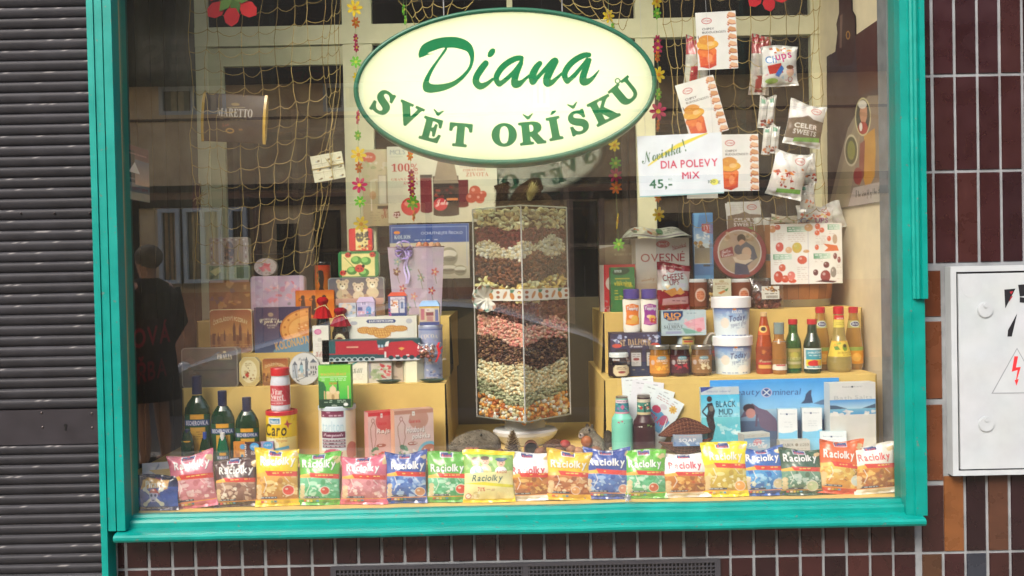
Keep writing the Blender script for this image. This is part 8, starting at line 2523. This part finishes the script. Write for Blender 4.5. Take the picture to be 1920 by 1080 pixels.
# ------------------------------------------------------------------ hanging packs, cards and signs
def chip_card(label, cx, cy, w, h, rot, Y):
    a = Art(0, 0, w, h, '#d9d9d6', 1.1)
    a.ring(w * .27, h * .15, w * .13, h * .055, 1.4, '#b83440', '#d9d9d6').text('Crispy', w * .18, h * .125, w * .19, h * .05, '#b83440', 'b').text('CHIPSY', w * .15, h * .27, w * .3, h * .04, '#2a2c34', 'b').text('BUDOUCNOSTI', w * .15, h * .33, w * .58, h * .04, '#2a2c34', 'b')
    a.poly([(w * .06, h * .95), (w * .03, h * .68), (w * .48, h * .66), (w * .46, h * .92), (w * .3, h * .97)], '#cf5428').ell(w * .24, h * .68, w * .24, h * .1, '#d8702c').ell(w * .26, h * .56, w * .28, h * .09, '#d8a038').ell(w * .24, h * .48, w * .2, h * .085, '#cf8a30').ell(w * .34, h * .55, w * .1, h * .04, '#e8c890', .6).blobs(16, w * .07, h * .7, w * .44, h * .93, ['#c2481f', '#dc7a3c', '#b83f1c', '#e08a48'], 2, 5, .55).ell(w * .3, h * .8, w * .07, h * .08, '#e6a070', .5).blobs(10, w * .06, h * .44, w * .48, h * .62, ['#e0b04a', '#c47a24', '#d89a3c'], 2, 4, .6).line([(w * .03, h * .64), (w * .3, h * .66), (w * .5, h * .6)], 1.2, '#7a3414', .8).poly([(w * .03, h * .94), (w * .4, h * .9), (w * .45, h * .84), (w * .46, h * .93), (w * .28, h * .985)], '#b83c24').line([(w * .04, h * .4), (w * .05, h * .46)], 1.4, '#3a2a1c')
    for i in range(8):
        yy = h * (.06 + .125 * i)
        a.poly([(w * .78, yy), (w * .84, yy - h * .05), (w * .98, yy - h * .02), (w, yy + h * .03), (w * .9, yy + h * .05), (w * .8, yy + h * .04)], ['#cf9a72', '#d8ac88', '#c08a5c'][i % 3]).line([(w * .79, yy + 1), (w * .88, yy + h * .045), (w, yy + h * .04)], 1.6, '#9a4a2c').poly([(w * .76, yy + h * .03), (w * .84, yy + h * .045), (w * .8, yy + h * .07)], '#b85a34')
    a.mottle(.03)
    q = P(cx, cy, Y)
    ww, hh = w * sc(Y), h * sc(Y)
    m = M()
    m.box(-ww / 2, ww / 2, 0, .003, -hh / 2, hh / 2, '#c9c8c2', 'card', 'f')
    m.face(a, -ww / 2, ww / 2, -hh / 2, hh / 2, 0, 'card')
    return tag(m.build('display_card', None, (q.x, Y, q.z), (0, R(-rot), 0)), label, 'card', 'white apple crisp cards hung on the netting')


chip_card('white apple crisp card hung highest on the right netting', 1344, 76, 75, 107, 2, .42)
chip_card('tilted white apple crisp card in the middle of the right netting', 1316, 202, 74, 107, 15, .41)
chip_card('white apple crisp card partly behind the price sign', 1386, 305, 73, 106, 0, .4)
q0 = P(1276, 309, .14)
a = Art(1197, 252, 1355, 366, '#d9e2ea', 1.1)
for i in range(9):
    t_ = i / 8
    a.line([(1215 + 20 * t_, 308 - 16 * t_), (1255 + 18 * t_, 284 - 14 * t_), (1330 - 14 * t_, 252 + 4 * t_)], 2.6, '#e0d040', .75)
a.text('Novinka !', 1201, 271, 86, 24, '#1f6a4a', 'c', rot=14).text('DIA POLEVY', 1239, 300, 107, 15, '#c8285c', 'b').text('MIX', 1278, 323, 33, 13, '#c8285c', 'b').text('45,-', 1216, 334, 43, 20, '#1f6a4a', 'b').text('Kč', 1252, 333, 7, 4, '#4a8a6c').ell(1338, 344, 8, 6, '#e0dc6a').text('100 g', 1326, 340, 23, 8, '#2a5a48').rect(1197, 364, 1355, 366, '#7fb0b0').mottle(.025)
m = M()
w, h = 158 * sc(.14), 114 * sc(.14)
m.box(-w / 2, w / 2, 0, .003, -h / 2, h / 2, '#c2c8cc', 'paper', 'f')
m.face(a, -w / 2, w / 2, -h / 2, h / 2, 0, 'paper')
for x in (-w * .4, w * .4):
    m.tube([(x, .001, h / 2), (x * .9, .02, 3.5 - q0.z)], .0006, '#c9c9c9', 'rope', 4)
tag(m.build('price_sign', None, (q0.x, .14, q0.z), (0, R(-1.6), 0)), 'white price sign with green script, red title and 45 price hanging right of centre', 'sign')
poster('small blank white card peeping out below the price sign', 1288, 350, 1346, 372, .5, Art(1288, 350, 1346, 372, '#b9b8b0', .5))

HB = 'crisp bags hung on the right netting'
a = Art(1428, 88, 1495, 162, '#d2d2ce', 1.1).text('Ch', 1433, 106, 20, 14, '#3f7ab0', 'b').text('ups', 1452, 102, 32, 16, '#b8407c', 'b', rot=10).blobs(10, 1440, 92, 1485, 104, ['#c9803c', '#d8a04c', '#b0502c'], 2, 4).poly([(1436, 124), (1462, 120), (1466, 138), (1440, 140)], '#b83a30').poly([(1450, 142), (1462, 124), (1468, 130), (1458, 146)], '#3a6ab4').ell(1480, 136, 8, 9, '#d8b09a').ell(1480, 128, 8, 4, '#7a4a34').ell(1445, 152, 12, 5, '#8ab04c').ring(1480, 150, 5, 5, 1.5, '#b83a54', '#d2d2ce').blobs(8, 1430, 118, 1492, 158, ['#d8c0a0', '#c06a8a', '#8ab4cc'], 2, 5, .8).mottle(.06)
pouch('crisp_bag', 'white crisp bag with coloured cartoon letters hung highest on the right', 'crisp bag', 1428, 88, 1495, 162, .5, None, a, .022, -3, 61, '#c9c9c4', HB, roll=-1)
a = crisp(1466, 192, 1536, 274, '#6f5f50', ['CELER', 'SWEETS'])
pouch('crisp_bag', 'white crisp bag with brown lower half hung near the side wall poster', 'crisp bag', 1466, 192, 1536, 274, .52, None, a, .024, -3, 62, '#c9c9c4', HB, roll=11)
a = crisp(1434, 284, 1500, 370, '#d8d4ce', ['CRISPY', 'CARROT'], '#e6e0d8', ['#cf6a34', '#b8442c', '#d8843c', '#a83a2c'])
pouch('crisp_bag', 'white crisp bag with orange carrot pieces hung below the others', 'crisp bag', 1434, 284, 1500, 370, .48, None, a, .024, -3, 63, '#c9c9c4', HB, roll=14)
for x0, y0, x1, y1, c, lab, sd_ in ((1281, 68, 1326, 160, '#a03034', 'dark red and white crisp bag hidden behind the highest white card', 64), (1403, 66, 1440, 178, '#98302f', 'narrow red and white crisp bag left of the coloured letter bag', 65)):
    a = Art(x0, y0, x1, y1, '#b5b0a6', 1).rect(x0, y0, x1, y0 + 36, c).rect(x0 + 10, y1 - 34, x0 + 24, y1 - 4, '#a8383c').blobs(8, x0, y0 + 36, x1, y1, ['#c9c2b6', '#a89c90'], 3, 6).mottle(.12)
    pouch('crisp_bag', lab, 'crisp bag', x0, y0, x1, y1, .7, None, a, .02, 0, sd_, '#a8a298', HB, roll=4)
for i, (x0, y0, x1, y1, ro, lab) in enumerate(((1419, 182, 1436, 240, 6, 'upper left slim white snack tube of the hanging pair'), (1434, 180, 1450, 238, 6, 'upper right slim white snack tube of the hanging pair'), (1427, 236, 1443, 290, 5, 'lower left slim white snack tube of the hanging pair'), (1442, 234, 1458, 288, 5, 'lower right slim white snack tube of the hanging pair'), (1504, 290, 1532, 345, -5, 'white snack tube with green mark hung beside the side wall poster'), (1500, 343, 1529, 392, -3, 'lowest white snack tube hung beside the side wall poster'))):
    a = Art(x0, y0, x1, y1, '#c9c9c4', 1).rect(x0 + 3, y0 + 5, x0 + 11, y0 + 13, '#5a9a80').small(x0 + 4, y0 + 18, x1 - 2, 4, 4, '#b09a94', .6, 1).blobs(7, x0 + 2, y1 - 16, x1 - 2, y1 - 3, ['#b8503c', '#cf7a4c', '#7a2f2c'], 2, 5).mottle(.06)
    pouch('snack_tube', lab, 'tube', x0, y0, x1, y1, .54, None, a, .012, -2, 70 + i, '#c2c0b8', 'slim snack tubes hung on the right netting', roll=ro, ears=.003)

# chocolate pillow box, card with chocolates and little bundle on the left netting
q = P(440, 222, .46)
mb = thing('chocolate_box', 'dark brown pillow shaped chocolate box with gold edges hung on the left netting', 'box', (q.x, .46, q.z), (0, R(4), 0))
a = Art(382, 175, 498, 266, '#2f1f18', 1).mottle(.12).text('MARETTO', 409, 203, 66, 16, '#c9c2b4', 's').ell(442, 195, 8, 3, '#8a7034').line([(428, 202), (460, 200)], .8, '#b9a878').small(415, 219, 465, 2, 4, '#8a7440', .8, 1.2).ring(434, 245, 8, 5, 2.5, '#b98a3c', '#2f1f18').ell(454, 242, 4, 2, '#8a5a24').text('Mmm', 418, 230, 14, 8, '#8a3a2c', 'c', rot=20)
w, h = 116 * sc(.46), 90 * sc(.46)
m = M()
for s in (-1, 1):
    fn = lambda u, v: ((u - .5) * w * (1 - .07 * np.sin(np.pi * v) * 0), s * .017 * np.sin(np.pi * v) ** .7 * (1 - .0 * u), (.5 - v) * h)
    if s < 0:
        m.sheet(a, fn, 'card')
    else:
        u, v = np.meshgrid(np.linspace(0, 1, 6), np.linspace(0, 1, 12))
        X, Y_, Z_ = fn(u, v)
        m.grid(X, Y_, Z_, lin('#2f1f18'), 'card', True)
m.build('sleeve', mb)
m = M()
for s in (-1, 1):
    v = np.linspace(0, 1, 14)
    prof_ = np.stack([s * w / 2 + s * .004 + 0 * v, -.017 * np.sin(np.pi * v) ** .7 - .001, (.5 - v) * h * 1.02], 1)
    back_ = prof_ * np.array([1, -1, 1])
    q2 = np.stack([prof_, back_])
    m.grid(q2[..., 0], q2[..., 1], q2[..., 2], lin('#b08a2c'), 'foil', True)
    q2 = np.stack([prof_, prof_ + np.array([-s * .010, .0, 0])])
    m.grid(q2[..., 0], q2[..., 1] - .0012, q2[..., 2], lin('#c9a23c'), 'foil', True)
m.build('gold_end', mb)
q = P(615, 313, .46)
ct_ = thing('chocolate_card', 'white card of nine small chocolates tied with raffia, hung right of the left netting', 'card', (q.x, .46, q.z), (0, R(-9), 0))
w, h = 60 * sc(.46), 50 * sc(.46)
for i in range(3):
    for j in range(3):
        a = Art(0, 0, 20, 17, '#c9c8b0', 1.2)
        a.small(2, 3, 18, 2, 3, '#a8a28c', .6, 1).blobs(4, 7, 6, 17, 15, [['#5a6a4a', '#c99a4c', '#7a8a9c'][(i + j) % 3], '#6a5a44'], 1.5, 3.5)
        m = M()
        x0_, z0_ = -w / 2 + w / 3 * i, -h / 2 + h / 3 * j
        m.box(x0_ + .0006, x0_ + w / 3 - .0006, 0, .009, z0_ + .0006, z0_ + h / 3 - .0006, '#c2b9a4', 'paper', 'f')
        m.face(a, x0_ + .0006, x0_ + w / 3 - .0006, z0_ + .0006, z0_ + h / 3 - .0006, 0, 'paper')
        m.build('wrapped_chocolate', ct_)
m = M()
rs = np.random.RandomState(6)
m.tube([(-w / 2 - .002, -.002, .0), (0, -.004, .001), (w / 2 + .002, -.002, .004)], .0016, '#b5a26a', 'rope')
m.tube([(.012, -.002, -h / 2), (.013, -.004, 0), (.016, -.002, h / 2 + .002)], .0016, '#b5a26a', 'rope')
for i in range(12):
    d_ = rs.normal(size=3) * np.array([.018, .006, .026])
    m.tube([(.013, -.005, .004), (.013 + d_[0] * .5, -.012, .004 + abs(d_[2]) * .6), (.013 + d_[0], -.008, .004 + d_[2] * 1.2)], .0008, ['#c2b07a', '#a8945c'][i % 2], 'rope', 4)
m.build('raffia', ct_)
q = P(373, 369, .5)
bd = thing('chocolate_bundle', 'narrow dark brown packet tied with raffia, hung low on the left netting', 'packet', (q.x, .5, q.z), (0, R(4), 0))
m = M()
m.box(-.024, .004, 0, .012, -.05, .05, '#4a2f22', 'card')
m.box(-.020, .0, -.0006, 0, -.048, -.004, '#6a4430', 'card', 'k')
m.build('packet', bd)
m = M()
for i in range(22):
    d_ = rs.normal(size=3) * np.array([.016, .006, .03])
    m.tube([(0.004, -.004, .0), (.01 + d_[0] * .6, -.012, d_[2] * .6), (.014 + d_[0], -.006, d_[2] * 1.3)], .0009, ['#c2b07a', '#a8945c', '#8f7c48'][i % 3], 'rope', 4)
m.build('raffia', bd)


# ------------------------------------------------------------------ netting pieces
def netting(label, xs, ys, rows, rise, Y0, Y1, y_end, r=.0013, seed=1):
    """Knotted rope netting: cords down the photo columns xs (given at rows ys), meshes every `rows`."""
    rs = np.random.RandomState(seed)
    m = M()
    xs = np.array(xs, float)
    nc = xs.shape[1]
    nodes = {}
    ph = rs.uniform(0, 6, nc)
    for i in range(nc):
        jo = rs.uniform(-4, 4, 40)
        for j in range(-2, 30):
            y = -60 + j * rows + np.interp(i, np.linspace(0, nc - 1, len(rise)), rise) + jo[j]
            if y > y_end[0] + (y_end[1] - y_end[0]) * i / nc:
                break
            x = np.interp(y, ys, xs[:, i]) + 4 * math.sin(y * .03 + ph[i])
            Y = Y0 + (Y1 - Y0) * i / nc + .05 * math.sin(i * 1.3 + y * .012)
            nodes[i, j] = np.array(P(x, y, Y))
    cols = ['#a8925a', '#b59f68', '#978250']
    for (i, j), p in nodes.items():
        n_ = nodes.get((i, j + 1))
        if n_ is not None:
            mid = (p + n_) / 2 + rs.normal(size=3) * .003
            m.tube([p, mid, n_], r, cols[i % 3], 'rope', 4, False)
        n_ = nodes.get((i + 1, j))
        if n_ is not None:
            d_ = np.linalg.norm(n_ - p)
            sag = np.array([0, 0, -.22 * d_ * rs.uniform(.5, 1.2)])
            m.tube([p, p * .75 + n_ * .25 + sag * .75, (p + n_) / 2 + sag, p * .25 + n_ * .75 + sag * .75, n_], r, cols[j % 3], 'rope', 4, False)
        m.ball(p, (r * 2.1, r * 2.1, r * 2.4), '#978250', 'rope', None, 5, 4)
    return tag(m.build('rope_netting', None), label, 'netting', 'rope fishing netting pieces draped in the window')


netting('rope fishing netting draped in front of the left partition glass, gathered at its right edge',
    [[356, 384, 412, 456, 488, 517, 549, 578, 606, 620, 632, 641], [360, 390, 410, 455, 490, 523, 553, 580, 610, 618, 624, 630], [372, 398, 418, 450, 480, 505, 530, 552, 575, 584, 592, 598]], [0, 250, 500], 36, [10, 12, -10, -30], .42, .6, (500, 540), seed=2)
netting('rope fishing netting draped in front of the right partition glass, carrying cards and crisp bags',
    [[1243, 1258, 1276, 1300, 1334, 1372, 1402, 1440, 1470, 1500, 1522, 1537], [1262, 1272, 1288, 1312, 1346, 1380, 1412, 1450, 1478, 1503, 1526, 1540], [1282, 1298, 1322, 1348, 1376, 1402, 1430, 1452, 1476, 1505, 1534, 1546]], [0, 200, 420], 42, [20, 5, 8, -14], .56, .6, (440, 410), seed=3)
netting('bunched piece of rope netting above the left half of the oval sign',
    [[735, 758, 790, 822, 856, 895], [755, 775, 792, 815, 850, 880], [775, 790, 800, 815, 838, 850]], [-40, 10, 40], 20, [10, -14, -14], .3, .34, (50, 22), seed=4)
netting('bunched piece of rope netting above the right half of the oval sign',
    [[1010, 1050, 1090, 1130, 1165, 1200], [1060, 1085, 1105, 1135, 1165, 1190], [1120, 1130, 1140, 1150, 1162, 1172]], [-40, 15, 60], 20, [-22, -8, 6], .3, .34, (22, 62), seed=5)

# ------------------------------------------------------------------ flower garlands
FCOL = dict(y=('#d9bc2a', '#c98a1c'), o=('#d8702a', '#c9a02a'), p=('#b8305c', '#d8b03a'), g=('#6fb83a', '#c9cf4a'))


def garland(label, Y, fl):
    q = P(fl[0][0], fl[0][1], Y)
    t = thing('flower_garland', label, 'garland', (q.x, Y, q.z), (0, 0, 0), 'hanging garlands of felt flowers')
    pts = [(0, 0, 3.5 - q.z)]
    m = M()
    loc = []
    for px, py, c, r_, yaw in fl:
        v = P(px, py, Y)
        loc.append((v.x - q.x, 0, v.z - q.z))
    m.tube(pts + [(a_[0], .002, a_[2]) for a_ in loc], .0007, '#8a9a6a', 'rope', 4)
    m.build('string', t)
    for (px, py, c, r_, yaw), lc in zip(fl, loc):
        m = M()
        rr = r_ * sc(Y)
        n_ = 7
        for i in range(n_):
            b_ = i * 2 * math.pi / n_ + px * .1
            u_ = np.linspace(0, 2 * np.pi, 13)[:-1]
            ex, ez = rr * .62 + rr * .40 * np.cos(u_), rr * .21 * np.sin(u_)
            m.prism(np.stack([ex * math.cos(b_) - ez * math.sin(b_), ex * math.sin(b_) + ez * math.cos(b_)], 1), -.0012 + .0002 * (i % 3), .0012 + .0002 * (i % 3), FCOL[c][0], 'cloth')
        u_ = np.linspace(0, 2 * np.pi, 13)[:-1]
        m.prism(np.stack([rr * .24 * np.cos(u_), rr * .24 * np.sin(u_)], 1), -.0034, .0034, FCOL[c][1], 'cloth')
        m.build('flower', t, lc, (R(6), 0, R(yaw)))


garland('long flower garland hanging left of the oval sign down to the cat tin', .3,
        [(665, 15, 'y', 15, 5), (667, 42, 'o', 11, 55), (667, 72, 'p', 9, 70), (668, 89, 'p', 9, 65), (667, 116, 'g', 11, 20), (669, 145, 'y', 10, 50), (670, 182, 'o', 8, 60), (671, 220, 'p', 14, 86), (671, 254, 'g', 10, 60), (672, 290, 'y', 15, 10), (673, 314, 'o', 11, 60), (674, 347, 'p', 15, 0), (675, 378, 'g', 11, 10), (677, 420, 'y', 15, 30)])
garland('flower garland hanging in front of the pomegranate poster', .34,
        [(768, 276, 'y', 9, 60), (769, 292, 'o', 10, 60), (771, 328, 'p', 11, 62), (772, 340, 'p', 10, 50), (772, 353, 'p', 11, 55), (773, 364, 'p', 9, 60), (774, 380, 'g', 14, 40), (776, 404, 'o', 11, 80)])
garland('flower garland hanging at the lower right edge of the oval sign', .3,
        [(1141, 30, 'y', 13, 30), (1149, 50, 'g', 8, 60), (1152, 272, 'y', 12, 20), (1154, 306, 'g', 12, 15), (1154, 329, 'p', 14, 20), (1155, 352, 'o', 12, 10), (1158, 415, 'y', 15, 80), (1160, 458, 'g', 12, 20)])
garland('flower garland hanging along the post right of the oval sign', .34,
        [(1231, 2, 'y', 14, 40), (1232, 25, 'g', 11, 40), (1233, 77, 'p', 12, 50), (1233, 90, 'p', 12, 30), (1233, 106, 'o', 11, 55), (1235, 140, 'y', 15, 30), (1235, 177, 'g', 12, 55), (1234, 209, 'p', 17, 10), (1234, 235, 'o', 11, 66), (1234, 370, 'o', 10, 40), (1235, 402, 'y', 14, 30)])
garland('short green flower garland end above the left half of the oval sign', .3, [(757, 18, 'g', 10, 80), (760, 38, 'g', 9, 85)])

# ------------------------------------------------------------------ big paper flowers at the top
for i, (px, py, Y, rr, lab) in enumerate(((435, -6, .4, 58, 'large red paper flower with green middle hanging at the top left'), (1436, -22, .42, 46, 'large red paper flower just showing at the top right'))):
    q = P(px, py, Y)
    t = thing('paper_flower', lab, 'paper flower', (q.x, Y, q.z), (0, 0, 0), 'large red paper flowers')
    for j in range(7):
        b_ = R(-90 + j * 360 / 7 + 8 * i)
        L2 = rr * sc(Y)
        m = M()
        pts = [(.15, 0), (.62, .26), (.86, .2), (1.0, .0), (.86, -.2), (.62, -.26)]
        m.prism([(L2 * (a_ * math.cos(b_) - c_ * math.sin(b_)), L2 * (a_ * math.sin(b_) + c_ * math.cos(b_))) for a_, c_ in pts], .0, .0015, ['#a8242c', '#b82c30'][j % 2], 'cloth')
        m.build('petal', t, (0, -.001 * (j % 2), 0), (R(8 * math.sin(b_)), R(0), 0))
    m = M()
    for j in range(6):
        b_ = R(-70 + j * 60)
        pts = [(.0, .08), (.35, .17), (.62, .0), (.35, -.17), (.0, -.08)]
        m.prism([(L2 * (a_ * math.cos(b_) - c_ * math.sin(b_)), L2 * (a_ * math.sin(b_) + c_ * math.cos(b_))) for a_, c_ in pts], -.006 - .0006 * j, -.0055 - .0006 * j, ['#4a6a34', '#5a7a3c'][j % 2], 'cloth')
    m.build('leaf_rosette', t)
    m = M()
    m.tube([(0, .001, 0), (0, .001, 3.5 - q.z)], .0008, '#8a8a6a', 'rope', 4)
    m.build('string', t)
